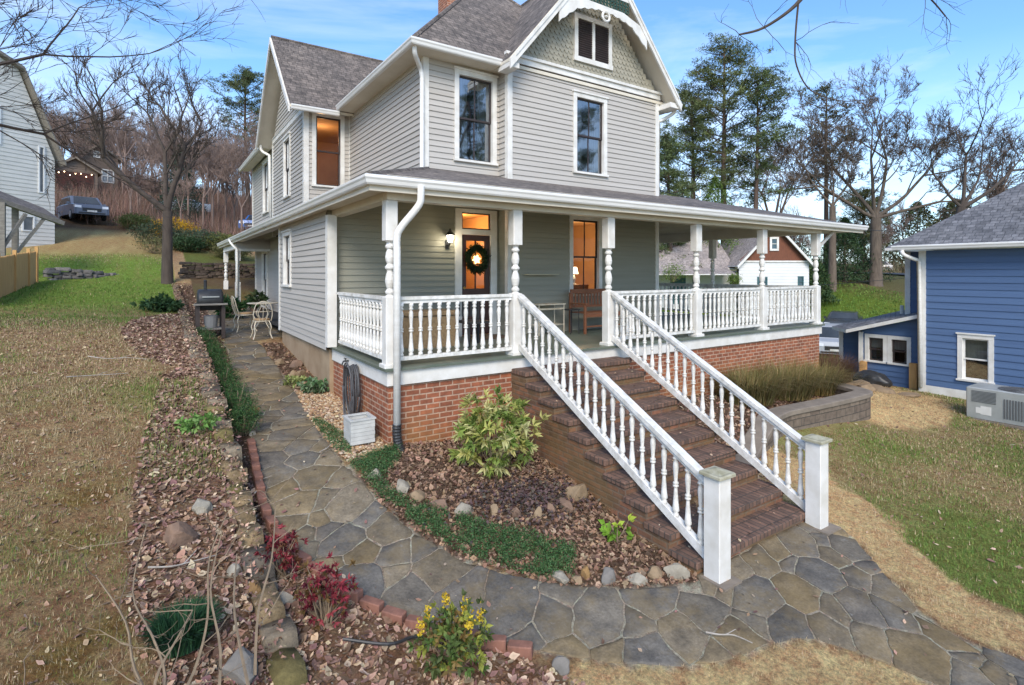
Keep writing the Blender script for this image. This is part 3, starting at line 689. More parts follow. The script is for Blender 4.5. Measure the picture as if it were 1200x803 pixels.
# --- walls
wall = MB(); E_ = .113
yF, yB, xL, xC, xG, xGR, yS = 9.6, 9.24, 2.5, 4.34, 6.05, 10.55, 14.4
xS = 3.19; yS1 = 18.83; yR = 23.9; xR = 3.3; UZ0, UZ1 = 4.6, 7.40
lap(wall, (0, yF), X0, NY, xC, xG, UZ0, UZ1, E_, [(4.99, 5.98, 5.37, 7.22)])
lap(wall, (0, yB), X0, NY, xG, xGR, UZ0, UZ1 + .08, E_, [(7.78, 8.80, 5.36, 7.18)])
lap(wall, (xC, 0), Y0, NX, yF, yS, UZ0, UZ1, E_)
lap(wall, (0, yS), X0, NY, xS, xC, UZ0, UZ1, E_, [(3.37, 4.2, 5.36, 7.3)])
lap(wall, (xS, 0), Y0, NX, yS, yS1, 4.3, UZ1, E_, [(16.07, 17.03, 5.29, 7.07)])
lap(wall, (xS, 0), Y0, NX, lambda z: yS + max(0, (z - 7.25)), lambda z: yS1 - max(0, (z - 7.25)), UZ1, 9.3, E_)
lap(wall, (xR, 0), Y0, NX, yS1, yR, 4.3, UZ1, E_, [(20.2, 21.4, 5.24, 7.12)])
lap(wall, (xG, 0), Y0, NX, yB, yF, UZ0, UZ1, E_)
lap(wall, (xGR, 0), Y0, X0, yB, 24, 1.8, UZ1, E_)
lap(wall, (0, 24.5), X0, Y0, 3.5, xGR, 1.7, UZ1, E_)
# ground floor
lap(wall, (xL, 0), Y0, NX, 9.6, 13.86, 1.77, 4.36, E_ * 1.0, [(12.5, 13.35, 2.81, 4.05)])
lap(wall, (3.5, 0), Y0, NX, 13.86, 24.5, 1.78, 4.36, E_, [(21.7, 22.9, 1.7, 4.0)])
lap(wall, (0, 13.86), X0, Y0, 2.5, 3.5, 1.78, 4.36, E_)
wall.build('siding', m_siding, house)
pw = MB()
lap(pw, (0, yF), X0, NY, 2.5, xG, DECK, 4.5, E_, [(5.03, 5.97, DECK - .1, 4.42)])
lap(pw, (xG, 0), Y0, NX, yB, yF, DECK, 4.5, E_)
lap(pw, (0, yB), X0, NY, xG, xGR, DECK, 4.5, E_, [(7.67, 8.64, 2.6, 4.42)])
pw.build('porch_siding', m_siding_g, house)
# dark shell inside so the rooms are closed off
ins = MB()
ins.box(4.5, 10.4, 9.75, 9.78, 4.6, 5.34); ins.box(4.5, 10.4, 12.6, 12.65, 4.4, 7.3); ins.box(6.9, 6.95, 9.4, 12.6, 4.4, 7.3); ins.box(3.3, 10.4, 9.66, 24, 4.52, 4.56)
ins.box(4.4, 10.4, 9.66, 24, 7.32, 7.36); ins.box(2.7, 6.0, 11.9, 11.95, 1.8, 4.5); ins.box(2.62, 10.4, 9.7, 24, 1.74, 1.78); ins.box(6.6, 6.65, 9.4, 12, 1.8, 4.5); ins.box(5.2, 5.25, 14, 24, 1.8, 7.3)
ins.box(2.9, 3.5, 13.7, 13.75, 1.8, 4.5); ins.box(3.8, 3.85, 20, 22, 4.5, 7.3)
ins.build('inner_partition', m_dark, house)
# warm rooms with their lamps
wr = MB()
def room(x0, x1, y0, y1, z0, z1, open_side):
    t = .03
    if open_side != 'y0': wr.box(x0, x1, y0, y0 + t, z0, z1)
    wr.box(x0, x1, y1 - t, y1, z0, z1)
    if open_side != 'x0': wr.box(x0, x0 + t, y0 + t, y1 - t, z0, z1)
    wr.box(x1 - t, x1, y0 + t, y1 - t, z0, z1); wr.box(x0, x1, y0, y1, z1 - t, z1); wr.box(x0, x1, y0, y1, z0, z0 + t)
room(4.9, 6.55, 9.72, 13.0, DECK, 4.5, 'y0')
room(7.0, 10.3, 9.34, 12.8, DECK, 4.5, 'y0')
room(3.3, 4.9, 14.5, 17.5, 4.6, 7.3, 'y0')
wr.build('room_wall', m_warm, house)
def lamp(name, loc, e, c=(1, .62, .28), r=.05):
    d_ = bpy.data.lights.new(name, 'POINT'); d_.energy = e; d_.color = c; d_.shadow_soft_size = r
    o = bpy.data.objects.new(name, d_); col.objects.link(o); o.parent = house; o.location = Vector(loc) - ORG['house']; return o
lamp('hall_light', (5.7, 11.0, 4.1), 34, (1, .55, .22)); lamp('sitting_room_light', (8.9, 10.6, 3.6), 30, (1, .68, .36)); lamp('bedroom_light', (3.9, 15.6, 6.9), 8, (1, .6, .3))
# foundation
fb = MB(); fb.box(2.64, 4.62, 6.95, 7.05, -.2, 1.615); fb.box(2.62, 2.64, 6.95, 9.62, -.1, 1.615); fb.box(6.74, 13.9, 6.95, 7.05, -.4, 1.615); fb.box(13.88, 13.9, 7.05, 13.2, -.5, 1.615)
fb.build('brick_foundation', m_brick, house)
sf = MB(); sf.box(2.55, 2.65, 9.62, 13.84, .8, 1.775); sf.box(3.52, 3.6, 13.86, 24.5, .9, 1.78); sf.build('stucco_foundation', m_stucco, house)
# corner boards, frieze bands, skirt
tr = Pieces()
tr.box(xC - .03, xC + .09, yF - .03, yF + .09, 4.9, UZ1); tr.box(xG - .03, xG + .09, yB - .03, yB + .08, 4.9, UZ1 + .07); tr.box(xGR - .09, xGR + .03, yB - .03, yB + .09, 4.9, UZ1 + .07)
tr.box(xG - .03, xG + .07, yB - .03, yB + .08, DECK, 4.46); tr.box(xGR - .09, xGR + .03, yB - .03, yB + .09, DECK, 4.46)
tr.box(xS - .03, xS + .10, yS - .03, yS + .10, 4.4, UZ1); tr.box(xS - .028, xS + .08, yS1 - .10, yS1 + .03, 4.3, UZ1); tr.box(xR - .03, xR + .08, yR - .1, yR + .03, 4.3, UZ1)
tr.box(xL - .028, xL + .08, 13.76, 13.89, 1.75, 4.3); tr.box(xL - .04, xL + .12, 9.42, 9.56, DECK, 4.12); tr.box(3.46, 3.6, 24.4, 24.54, 1.8, 4.3)
tr.box(xC - .02, xC + .05, yS - .06, yS - .005, 4.8, UZ1)
tr.box(xG - .06, xGR + .06, yB - .045, yB + .01, 7.50, 7.60); tr.box(xG - .09, xGR + .09, yB - .085, yB + .01, 7.60, 7.66); tr.box(xG - .05, xGR + .05, yB - .06, yB + .01, 7.47, 7.497)
tr.box(xS - .03, xS + .01, yS, yS1, 7.28, 7.42); tr.box(xS - .05, xS + .01, yS, yS1, 7.423, 7.45)
tr.build('corner_board', m_white, house)
# fish-scale gable shingles
fs = MB(); gxm = (xG + xGR) / 2; pitch = 1.2; GZP = 10.28; rh = .115; sw = .125; z = 7.64; k = 0; r_ = random.Random(3)
while z < 10.1:
    half = (GZP - .12 - (z + rh)) / pitch; s = gxm - half - (sw / 2 if k % 2 else 0)
    while s < gxm + half:
        y1 = yB - .002; o = .016 + r_.uniform(0, .006); P = []
        pts = [(0, .0), (.02, -.04), (.045, -.062), (.0625, -.068), (.08, -.062), (.105, -.04), (.125, .0)]
        x0_ = s + .002; wsc = (sw - .004) / .125
        low = [(x0_ + a * wsc, y1 - o, z + .068 + b) for a, b in pts]
        if low[0][0] > gxm - half - .12 and low[-1][0] < gxm + half + .12 and not (7.78 < s + .06 < 8.94 and 7.86 < z + .05 < 8.98):
            fs.quad(*(low + [(x0_ + sw - .004, y1 - .001, z + .068 + rh * .95), (x0_, y1 - .001, z + .068 + rh * .95)]))
            fs.quad(*([(a, y1, c) for a, b, c in reversed(low)] + low)[0:0] or [low[0], low[3], (low[3][0], y1, low[3][2]), (low[0][0], y1, low[0][2])]); fs.quad(low[3], low[6], (low[6][0], y1, low[6][2]), (low[3][0], y1, low[3][2]))
        s += sw
    z += rh; k += 1
fs.prism([(xG, yB + .004, 7.4), (xGR, yB + .004, 7.4), (gxm, yB + .004, GZP - .1)], (0, .02, 0))
fs.build('gable_shingles', m_fish, house)
# attic louvre
at = MB(); at.box(7.80, 7.90, yB - .05, yB + .02, 7.90, 8.95); at.box(8.84, 8.94, yB - .05, yB + .02, 7.90, 8.95); at.box(8.33, 8.41, yB - .045, yB + .02, 8.0, 8.85); at.box(7.90, 8.84, yB - .05, yB + .02, 8.85, 8.95); at.box(7.78, 8.96, yB - .06, yB + .02, 7.88, 7.99)
lv = at.build('attic_louvre', m_white, house)
sl = MB()
for (a, b) in ((7.9, 8.33), (8.41, 8.84)):
    for i in range(17):
        zz = 8.0 + i * .05; sl.quad((a, yB - .035, zz), (b, yB - .035, zz), (b, yB - .008, zz + .058), (a, yB - .008, zz + .058)); sl.quad((a, yB - .035, zz), (b, yB - .035, zz), (b, yB - .03, zz - .012), (a, yB - .03, zz - .012))
sl.build('slats', m_sash, lv)
# --- roofs
rf = MB(); so = MB(); EZ = 7.44; OV = .38; ax, ay, az = 7.42, 12.67, EZ + 3.47 * 1.05
exl, exr, eyf = 3.95, 10.9, 9.2
slab(rf, so, [(exl, eyf, EZ), (exr, eyf, EZ), (ax, ay, az)])
slab(rf, so, [(exl, 24.3, EZ), (exl, eyf, EZ), (ax, ay, az), (ax, 20.8, az)])
slab(rf, so, [(exr, eyf, EZ), (exr, 24.3, EZ), (ax, 20.8, az), (ax, ay, az)])
slab(rf, so, [(exr, 24.3, EZ), (exl, 24.3, EZ), (ax, 20.8, az)])
so.box(exl + .01, xC, eyf + .01, 14.4, EZ - .13, EZ - .11); so.box(xC, xG, eyf + .01, yF, EZ - .13, EZ - .11); so.box(2.92, xS, 19.2, 24, 7.22, 7.24)
gp = EZ - .04 + 1.2 * 2.52; gx0, gx1, gy0 = 8.36 - 2.55, 8.36 + 2.55, 8.82; gz0 = gp - 1.2 * 2.55 
slab(rf, so, [(gx0, 13.2, gz0), (gx0, gy0, gz0), (8.36, gy0, gp), (8.36, 13.2, gp)])
slab(rf, so, [(gx1, gy0, gz0), (gx1, 13.2, gz0), (8.36, 13.2, gp), (8.36, gy0, gp)])
sy0, sy1, sp = 14.02, 19.2, 16.61; sz = 9.88
slab(rf, so, [(2.76, sy0, sz - 1.0 * (sp - sy0)), (7.0, sy0, sz - (sp - sy0)), (7.0, sp, sz), (2.76, sp, sz)])
slab(rf, so, [(7.0, sy1, sz - (sy1 - sp)), (2.76, sy1, sz - (sy1 - sp)), (2.76, sp, sz), (7.0, sp, sz)])
slab(rf, so, [(2.9, 24.3, 7.36), (2.9, 19.2, 7.36), (5.9, 19.2, 9.9), (5.9, 24.3, 9.9)])
# porch roof: front, left pent, right hip
PE, PF, EXL, EXR = 4.375, 6.68, 2.27, 15.65; sF, sL = .27, .36
hx, hy = xC + .02, PF + (xC + .02 - EXL) * sL / sF
zF = lambda y: PE + (y - PF) * sF
slab(rf, so, [(EXL, PF, PE), (EXR, PF, PE), (EXR - 3.3, PF + 3.3, zF(PF + 3.3)), (hx, PF + 3.3, zF(PF + 3.3)), (hx, hy, zF(hy))], .05)
slab(rf, so, [(EXL, 26.0, PE), (EXL, PF, PE), (hx, hy, PE + (hx - EXL) * sL), (hx, 26.0, PE + (hx - EXL) * sL)], .05)
slab(rf, so, [(EXR, PF, PE), (EXR, PF + 6.6, PE), (EXR - 3.3, PF + 3.3, zF(PF + 3.3))], .05)
slab(rf, so, [(EXR, PF + 6.6, PE), (10.4, PF + 6.6, PE), (10.4, PF + 3.3, zF(PF + 3.3)), (EXR - 3.3, PF + 3.3, zF(PF + 3.3))], .05)
roof = rf.build('roof', m_roof, house)
so.build('soffit', m_cream, roof)
# ridge caps
rc = Pieces(); rc.tube([(8.36, gy0, gp), (8.36, 12.2, gp)], .05, 6); rc.tube([(2.76, sp, sz), (6.6, sp, sz)], .05, 6); rc.tube([(exl, eyf, EZ + .01), (ax, ay, az)], .045, 5); rc.tube([(exr, eyf, EZ + .01), (ax, ay, az)], .045, 5); rc.tube([(EXL, PF, PE + .005), (hx, hy, zF(hy))], .04, 5)
rc.build('ridge_cap', m_roof, roof)
# chimney
ch = MB(); ch.box(7.15, 7.75, 14.2, 14.8, 9.5, 12.2); ch.box(7.09, 7.81, 14.14, 14.86, 12.2, 12.4); ch.build('chimney', m_brick, roof)
# barge boards
bg_ = Pieces()
def rake(p0, p1, off, wd=.2, th=.045):
    p0, p1 = Vector(p0), Vector(p1); bg_.prism([p0, p1, p1 + Vector((0, 0, -wd)), p0 + Vector((0, 0, -wd))], off)
rake((gx0, gy0 - .002, gz0 - .02), (8.36, gy0 - .002, gp - .02), (0, -.045, 0)); rake((8.36, gy0 - .002, gp - .02), (gx1, gy0 - .002, gz0 - .02), (0, -.045, 0))
rake((gx0 + .12, gy0 - .047, gz0 - .02 + .144), (8.36, gy0 - .047, gp - .02), (0, -.02, 0), .07); rake((8.36, gy0 - .047, gp - .02), (gx1 - .12, gy0 - .047, gz0 - .02 + .144), (0, -.02, 0), .07)
rake((2.758, sy0, sz - (sp - sy0) - .02), (2.758, sp, sz - .02), (-.04, 0, 0), .17); rake((2.758, sp, sz - .02), (2.758, sy1, sz - (sy1 - sp) - .02), (-.04, 0, 0), .17)
# gable soffit returns
bg_.box(xGR + .0, gx1, gy0, yB, gz0 - .16, gz0 - .12); bg_.box(xGR + .02, gx1 - .0, gy0 + .02, yB + .3, gz0 - .12, gz0 - .03); bg_.box(gx0 + .0, xG, gy0 + .01, yB + .0, gz0 - .16, gz0 - .06)
bg_.build('barge_board', m_white, house)
# gingerbread ornament across the front gable
gb = MB(); yy = gy0 - .03
def arch_low(x):
    u = abs(x - 8.36); base = 8.86 + .10 * math.cos(u / 1.35 * math.pi) - (.75 * max(0, u - .75) ** 1.4)
    return base - .035 * abs(math.sin(u * 15))
xs = [8.36 + (i / 60 * 2 - 1) * 1.32 for i in range(61)]
for a, b in zip(xs[:-1], xs[1:]):
    top = lambda x: min(gp - .2 - 1.2 * abs(x - 8.36) + .02, 9.06 - .30 * max(0, abs(x - 8.36) - .55))
    if top(a) - arch_low(a) < .01 and top(b) - arch_low(b) < .01: continue
    gb.prism([(a, yy, arch_low(a)), (b, yy, arch_low(b)), (b, yy, max(arch_low(b) + .01, top(b))), (a, yy, max(arch_low(a) + .01, top(a)))], (0, .03, 0))
ring = [(8.36 + .105 * math.cos(t * math.pi / 10), yy - .002, 8.83 + .105 * math.sin(t * math.pi / 10)) for t in range(20)]
gb.tube(ring + [ring[0]], .028, 6); gb.lathe([(.0, -.02), (.045, -.01), (.045, .01), (0, .02)], (8.36, yy, 8.83), 8)
gb.box(7.62, 9.10, yy, yy + .04, 9.33, 9.41); gb.box(8.31, 8.41, yy, yy + .04, 9.41, 10.0)
orn = gb.build('gable_ornament', m_white, house)
gl = MB(); m_green = paint('green_fretwork', (.03, .075, .05), (.02, .05, .035), 8, .5)
for i in range(15):
    cx = 7.68 + i * .097
    for j in range(3):
        cz = 9.11 + j * .08; lim = (gp - .25 - cz) / 1.2
        if abs(cx - 8.36) > lim: continue
        q = [(cx + .042 * math.cos(t * math.pi / 4), yy + .012, cz + .042 * math.sin(t * math.pi / 4)) for t in range(8)]; gl.tube(q + [q[0]], .014, 5)
gl.box(7.66, 9.06, yy + .02, yy + .035, 9.06, 9.08); gl.box(7.72, 9.0, yy + .02, yy + .035, 9.31, 9.33)
gl.build('fretwork', m_green, orn)
# gutters
gt = MB(); gu = [(-.02, -.16), (-.02, 0)] 
def gutter(path, z): gt.sweep([(o - .01, zz + z) for o, zz in GUT], path)
gutter([(EXL, 26.0), (EXL, PF), (EXR, PF), (EXR, PF + 6.6)][::1], PE - .13)
gutter([(exl, 14.0), (exl, eyf), (gx0 + .02, eyf)], EZ - .13)
gutter([(2.9, 24.3), (2.9, 19.2)], 7.36 - .13); gutter([(2.76 + .02, sy0), (exl, sy0)], 7.29 - .13); gutter([(gx1 + .0, gy0), (gx1, 12)], gz0 - .13)
g_o = gt.build('gutter', m_gutter, house)
# fascia, porch beam, ceilings
bm_ = MB()
bm_.box(EXL + .0, EXR, PF + .01, PF + .03, PE - .2, PE - .05); bm_.box(EXL + .0, EXL + .02, PF + .03, 26, PE - .2, PE - .05)
bm_.box(2.585, 13.93, 6.9, 7.08, 4.105, 4.44); bm_.box(2.575, 13.94, 6.885, 7.095, 4.30, 4.34)
bm_.box(2.58, 2.75, 7.08, 9.6, 4.105, 4.44); bm_.box(13.75, 13.92, 7.08, 13.1, 4.105, 4.44)
bm_.build('porch_beam', m_cream, house)
pc = MB(); pc.box(2.75, 13.75, 7.08, 9.62, 4.46, 4.48); pc.box(10.55, 13.75, 9.62, 13.1, 4.46, 4.48); pc.box(EXL + .03, 2.575, PF + .03, 26, 4.215, 4.235); pc.box(2.58, 15.6, PF + .03, 6.88, 4.215, 4.235); pc.box(13.95, 15.6, 6.88, 13.2, 4.215, 4.235)
for i in range(9): pc.box(10.75 + i * .36, 10.82 + i * .36, 7.1, 13.0, 4.38, 4.455)
pc.box(2.58, 3.5, 9.62, 13.86, 4.212, 4.232)
pc.build('porch_ceiling', m_cream, house)
# skirt and deck
sk = MB(); sk.box(2.585, 13.93, 6.90, 6.948, 1.60, 1.80); sk.box(2.585, 2.618, 6.948, 9.6, 1.60, 1.80); sk.box(13.9, 13.935, 6.948, 13.2, 1.60, 1.80); sk.build('porch_skirt', m_white, house)
dk = MB(); dk.box(2.54, 13.98, 6.85, 9.75, 1.803, DECK); dk.box(10.4, 13.98, 9.75, 13.2, 1.803, DECK)
deck = dk.build('porch_floor', m_deck, house)
# porch posts
PY = 7.0
def turned(mb, x, y, z0, z1, zs0, zs1, w_=.085):
    mb.bbox(x - w_ - .03, x + w_ + .03, y - w_ - .03, y + w_ + .03, z0, z0 + .05); mb.bbox(x - w_, x + w_, y - w_, y + w_, z0 + .045, zs0, .012); mb.bbox(x - w_, x + w_, y - w_, y + w_, zs1, z1, .012)
    H = zs1 - zs0; pr = [(.075, 0), (.04, .03), (.062, .06), (.066, .085), (.05, .115), (.04, .14), (.05, .17), (.062, .24), (.066, .30), (.055, .38), (.038, .45), (.045, .475), (.066, .50), (.068, .53), (.05, .56), (.04, .585), (.055, .63), (.064, .70), (.055, .78), (.038, .84), (.06, .87), (.066, .90), (.05, .93), (.042, .96), (.075, 1)]
    mb.lathe([(a, b * H) for a, b in pr], (x, y, zs0), 14)
posts = [2.66, 4.72, 6.72, 9.15, 11.48, 13.83]
for x in posts:
    m = MB(); turned(m, x, PY, DECK, 4.106, 2.80, 3.56); m.build('porch_post', m_white, house)
for (x, y) in ((13.83, 10.0), (13.83, 13.0)):
    m = MB(); turned(m, x, y, DECK, 4.106, 2.80, 3.56); m.build('porch_post', m_white, house)
for y in (21.3, 25.2):
    m = MB(); turned(m, 2.45, y, 1.80, 4.2, 2.80, 3.56); m.build('rear_porch_post', m_white, house)
# bracket at the right end
bk = MB(); bk.bar((13.92, 7.0, 3.75), (14.75, 7.0, 4.22), .05, .07); bk.build('eave_bracket', m_white, house)
# balusters and rails
BP = [(.034, 0), (.034, .05), (.022, .07), (.040, .10), (.038, .13), (.030, .22), (.025, .33), (.019, .435), (.017, .45), (.033, .465), (.033, .485), (.020, .495), (.033, .51), (.031, .53), (.019, .545), (.024, .64), (.032, .76), (.028, .83), (.018, .865), (.033, .885), (.033, .90), (.019, .92), (.034, .945), (.034, 1)]
def bal_mesh(H, n=10):
    m = MB(); m.lathe([(r * 1.0, z * H) for r, z in BP], (0, 0, 0), n); me = m.build('baluster', m_rail, None, uv=False, local=True, smooth=True); me.data.name = 'baluster'
    d_ = me.data; bpy.data.objects.remove(me); return d_
b_deck = bal_mesh(.74); b_stair = bal_mesh(.72)
def bal(parent, data, x, y, z):
    o = bpy.data.objects.new('baluster', data); col.objects.link(o); o.parent = parent; o.location = Vector((x, y, z)) - ORG['house']; return o
def deck_rail(a, b, individual=True, sp=.148):
    a, b = Vector(a), Vector(b); m = MB(); up = Vector((0, 0, 1)); z0 = DECK
    m.bar(a + up * (z0 + .10), b + up * (z0 + .10), .07, .05); m.bar(a + up * (z0 + .885), b + up * (z0 + .885), .055, .05); m.bar(a + up * (z0 + .93), b + up * (z0 + .93), .10, .045)
    r = m.build('porch_railing', m_rail, house); Ln = (b - a).length; k = int(round(Ln / sp)) - 0; pts = [a + (b - a) * ((i + .5) / k) for i in range(k)]
    if individual:
        for p in pts: bal(r, b_deck, p.x, p.y, z0 + .122)
    else:
        mm = MB()
        for p in pts: mm.lathe([(q, z * .74) for q, z in BP], (p.x, p.y, z0 + .122), 6)
        o = mm.build('balusters', m_rail, r, uv=False); o['kind'] = 'stuff'
h = .09
deck_rail((2.66 + h, PY, 0), (4.72 - h, PY, 0)); deck_rail((2.66, PY + h, 0), (2.66, 9.36, 0))
deck_rail((6.72 + h, PY, 0), (9.15 - h, PY, 0)); deck_rail((9.15 + h, PY, 0), (11.48 - h, PY, 0))
deck_rail((11.48 + h, PY, 0), (13.83 - h, PY, 0), sp=.150)
def rail_mass(segs):
    pass
deck_rail((13.83, PY + h, 0), (13.83, 10.0 - h, 0), False); deck_rail((13.83, 10.0 + h, 0), (13.83, 13 - h, 0), False); deck_rail((13.83 - h, 13, 0), (10.6, 13, 0), False)
# stairs
NR = 11; RI = 1.81 / NR; RU = .336; YB = 3.5
stp = MB(); trd = MB(); rr = random.Random(2)
for i in range(NR - 1):
    y0 = YB + i * RU; z1 = (i + 1) * RI; j = rr.uniform(-.012, .012)
    stp.box(4.60 + j, 6.78 - j, y0 + .02, 6.93, (i * RI - .06) if i else -.4, z1 - .06)
    trd.bbox(4.575 + j, 6.80 - j, y0 - .01 + rr.uniform(-.006, .006), y0 + RU + .035, z1 - .065, z1, .01)
st_o = stp.build('stair_riser', m_stepbrick, house); trd.build('stair_tread', m_treadbrick, st_o)
sl_ = .4926
for (x, ypost) in ((4.75, 3.38), (6.74, 3.40)):
    m = MB(); a = Vector((x, ypost + .1, .0)); top = Vector((x, PY - .09, 0)); za = .98 + 0 * sl_; zt = 2.76
    ka = (zt - za) / (top.y - a.y)
    m.bar((x, a.y, za), (x, top.y, zt), .11, .05); m.bar((x, a.y, za - .05), (x, top.y, zt - .05), .06, .05)
    zb = .20; m.bar((x, a.y - .0, zb), (x, top.y, zb + ka * (top.y - a.y)), .075, .09)
    r = m.build('stair_railing', m_rail, house)
    k = 21
    for i in range(k):
        y = a.y + (top.y - a.y) * (i + .6) / (k + .2); z = zb + ka * (y - a.y) + .03
        bal(r, b_stair, x, y, z)
    n_ = MB(); gzz = g1(x, ypost); n_.bbox(x - .095, x + .095, ypost - .095, ypost + .095, -.05, 1.07, .008); n_.build('newel_post', m_white, house)
    c_ = MB(); c_.bbox(x - .13, x + .13, ypost - .13, ypost + .13, 1.07, 1.105, .01); c_.quad((x - .1, ypost - .1, 1.107), (x + .1, ypost - .1, 1.107), (x, ypost, 1.14)); c_.quad((x + .1, ypost - .1, 1.107), (x + .1, ypost + .1, 1.107), (x, ypost, 1.14)); c_.quad((x + .1, ypost + .1, 1.107), (x - .1, ypost + .1, 1.107), (x, ypost, 1.14)); c_.quad((x - .1, ypost + .1, 1.107), (x - .1, ypost - .1, 1.107), (x, ypost, 1.14))
    c_.build('post_cap', paint('mossy_cap', (.42, .40, .30), (.26, .24, .15), 9, .8), [o for o in bpy.data.objects if o.name.startswith('newel_post')][-1])
# concrete footing under the newels
ft = MB(); ft.box(4.62, 4.9, 3.2, 3.52, -.1, .035); ft.box(6.6, 6.92, 3.2, 3.52, -.1, .04); ft.build('newel_footing', m_cap, house)
# windows
window(house, (0, yF), X0, NY, 4.99, 5.98, 5.37, 7.22); window(house, (0, yB), X0, NY, 7.78, 8.80, 5.36, 7.18)
window(house, (0, yS), X0, NY, 3.37, 4.2, 5.36, 7.3, lit=True, curtain=False, cols=1)
window(house, (xS, 0), Y0, NX, 16.07, 17.03, 5.29, 7.07, curtain=False, casing=.09); window(house, (xR, 0), Y0, NX, 20.2, 21.4, 5.24, 7.12, curtain=False, casing=.09)
window(house, (xL, 0), Y0, NX, 12.5, 13.35, 2.81, 4.05, curtain=False, casing=.09)
window(house, (0, yB), X0, NY, 7.67, 8.64, 2.6, 4.42, lit=True, curtain=False)
# rear side door
window(house, (3.5, 0), Y0, NX, 21.7, 22.9, 1.8, 4.0, name='rear_door', curtain=False, casing=.14, cols=1, head=False, sill=False)
# front door
dr = MB(); dr.box(5.0, 5.15, yF - .04, yF + .05, DECK, 4.42); dr.box(5.83, 5.98, yF - .04, yF + .05, DECK, 4.42); dr.box(5.15, 5.83, yF - .04, yF + .05, 4.35, 4.42); dr.box(5.15, 5.83, yF - .04, yF + .05, 3.90, 4.01)
fr_ = dr.build('door_frame', m_white, house)
m_door = paint('dark_red_door', (.06, .022, .018), (.04, .015, .012), 5, .35)
tm = MB(); tm.box(5.15, 5.18, yF - .01, yF + .02, 4.01, 4.35); tm.box(5.80, 5.83, yF - .01, yF + .02, 4.01, 4.35); tm.box(5.18, 5.80, yF - .01, yF + .02, 4.01, 4.035); tm.box(5.18, 5.80, yF - .01, yF + .02, 4.325, 4.35)
ts = tm.build('transom', m_sash, house); q = MB(); q.quad((5.18, yF + .01, 4.035), (5.80, yF + .01, 4.035), (5.80, yF + .01, 4.325), (5.18, yF + .01, 4.325)); q.build('pane', m_glass_w, ts)
d2 = MB(); z0 = DECK + .02; d2.box(5.155, 5.265, yF, yF + .045, z0, 3.895); d2.box(5.715, 5.825, yF, yF + .045, z0, 3.895); d2.box(5.265, 5.715, yF, yF + .045, z0, 2.80); d2.box(5.265, 5.715, yF, yF + .045, 3.78, 3.895); d2.box(5.48, 5.50, yF + .005, yF + .04, 2.8, 3.78)
d2.box(5.265, 5.715, yF + .005, yF + .04, 3.28, 3.30); d2.box(5.265, 5.715, yF + .005, yF + .04, 3.54, 3.56); d2.box(5.3, 5.46, yF - .012, yF, 2.05, 2.68); d2.box(5.52, 5.68, yF - .012, yF, 2.05, 2.68)
door = d2.build('door', m_door, house); q = MB(); q.quad((5.265, yF + .02, 2.8), (5.715, yF + .02, 2.8), (5.715, yF + .02, 3.78), (5.265, yF + .02, 3.78)); q.build('pane', m_glass_w, door)
q = MB(); q.lathe([(.0, -.03), (.028, -.02), (.03, 0), (.02, .02), (0, .03)], (5.20, yF - .05, 2.82), 10); q.tube([(5.20, yF, 2.82), (5.20, yF - .05, 2.82)], .012, 6); q.build('door_handle', paint('brass', (.55, .4, .15), None, 3, .3, metal=1), door)
# downspouts
def spout(name, pts, r=.045, mat=None, parent=house):
    m = MB(); m.tube(pts, r, 10); return m.build(name, mat or m_gutter, parent, smooth=True)
def curve(pts, k=6):
    P = [Vector(p) for p in pts]; out = []
    for i in range(len(P) - 1):
        p0 = P[max(i - 1, 0)]; p1 = P[i]; p2 = P[i + 1]; p3 = P[min(i + 2, len(P) - 1)]
        for j in range(k):
            t = j / k; out.append(.5 * ((2 * p1) + (-p0 + p2) * t + (2 * p0 - 5 * p1 + 4 * p2 - p3) * t * t + (-p0 + 3 * p1 - 3 * p2 + p3) * t ** 3))
    out.append(P[-1]); return out
m = MB(); pth = curve([(2.95, 6.63, 4.28), (2.95, 6.63, 4.16), (2.93, 6.66, 4.02), (2.74, 6.78, 3.74), (2.69, 6.82, 3.6), (2.69, 6.82, 3.4)]) + [Vector((2.69, 6.82, 1.05))]
m.tube(pth, .05, 10); ds = m.build('downspout', m_gutter, house, smooth=True)
m = MB(); pts = curve([(2.69, 6.82, 1.10), (2.69, 6.82, .95), (2.71, 6.80, .80), (2.75, 6.74, .70)], 8); m.tube(pts, [.058 + .006 * (i % 2) for i in range(len(pts))], 12); m.build('drain_boot', m_black, ds)
spout('downspout', curve([(4.0, 9.25, 7.38), (4.02, 9.3, 7.2), (4.22, 9.52, 7.05), (4.27, 9.545, 6.9)]) + [Vector((4.27, 9.545, 5.12)), Vector((4.24, 9.4, 5.08))])
spout('downspout', curve([(2.86, 19.1, 7.28), (2.9, 19.1, 7.1), (3.1, 18.95, 6.95)]) + [Vector((3.15, 18.95, 4.6))])
spout('downspout', curve([(gx1 + .02, 9.0, gz0 - .1), (gx1, 9.05, 7.15), (xGR + .1, 9.3, 6.95)]) + [Vector((xGR + .09, 9.3, 5.1))])
spout('downspout', curve([(2.2, 21.5, 4.3), (2.25, 21.3, 4.15), (2.4, 21.15, 3.95)]) + [Vector((2.4, 21.15, 1.85))])
# rear porch deck and front band
rp = MB(); rp.box(2.3, 3.5, 21.1, 25.5, 1.66, 1.80); rp.build('rear_porch_floor', m_cap, house)
rb = MB(); lap(rb, (0, 21.2), X0, NY, 2.36, 3.5, 3.98, 4.36, E_); rb.build('rear_porch_gable', m_siding, house)
rb = MB(); rb.box(2.4, 3.5, 21.16, 21.30, 3.90, 3.985); rb.box(2.38, 2.5, 21.3, 25.3, 3.98, 4.22); rb.build('rear_porch_beam', m_white, house)
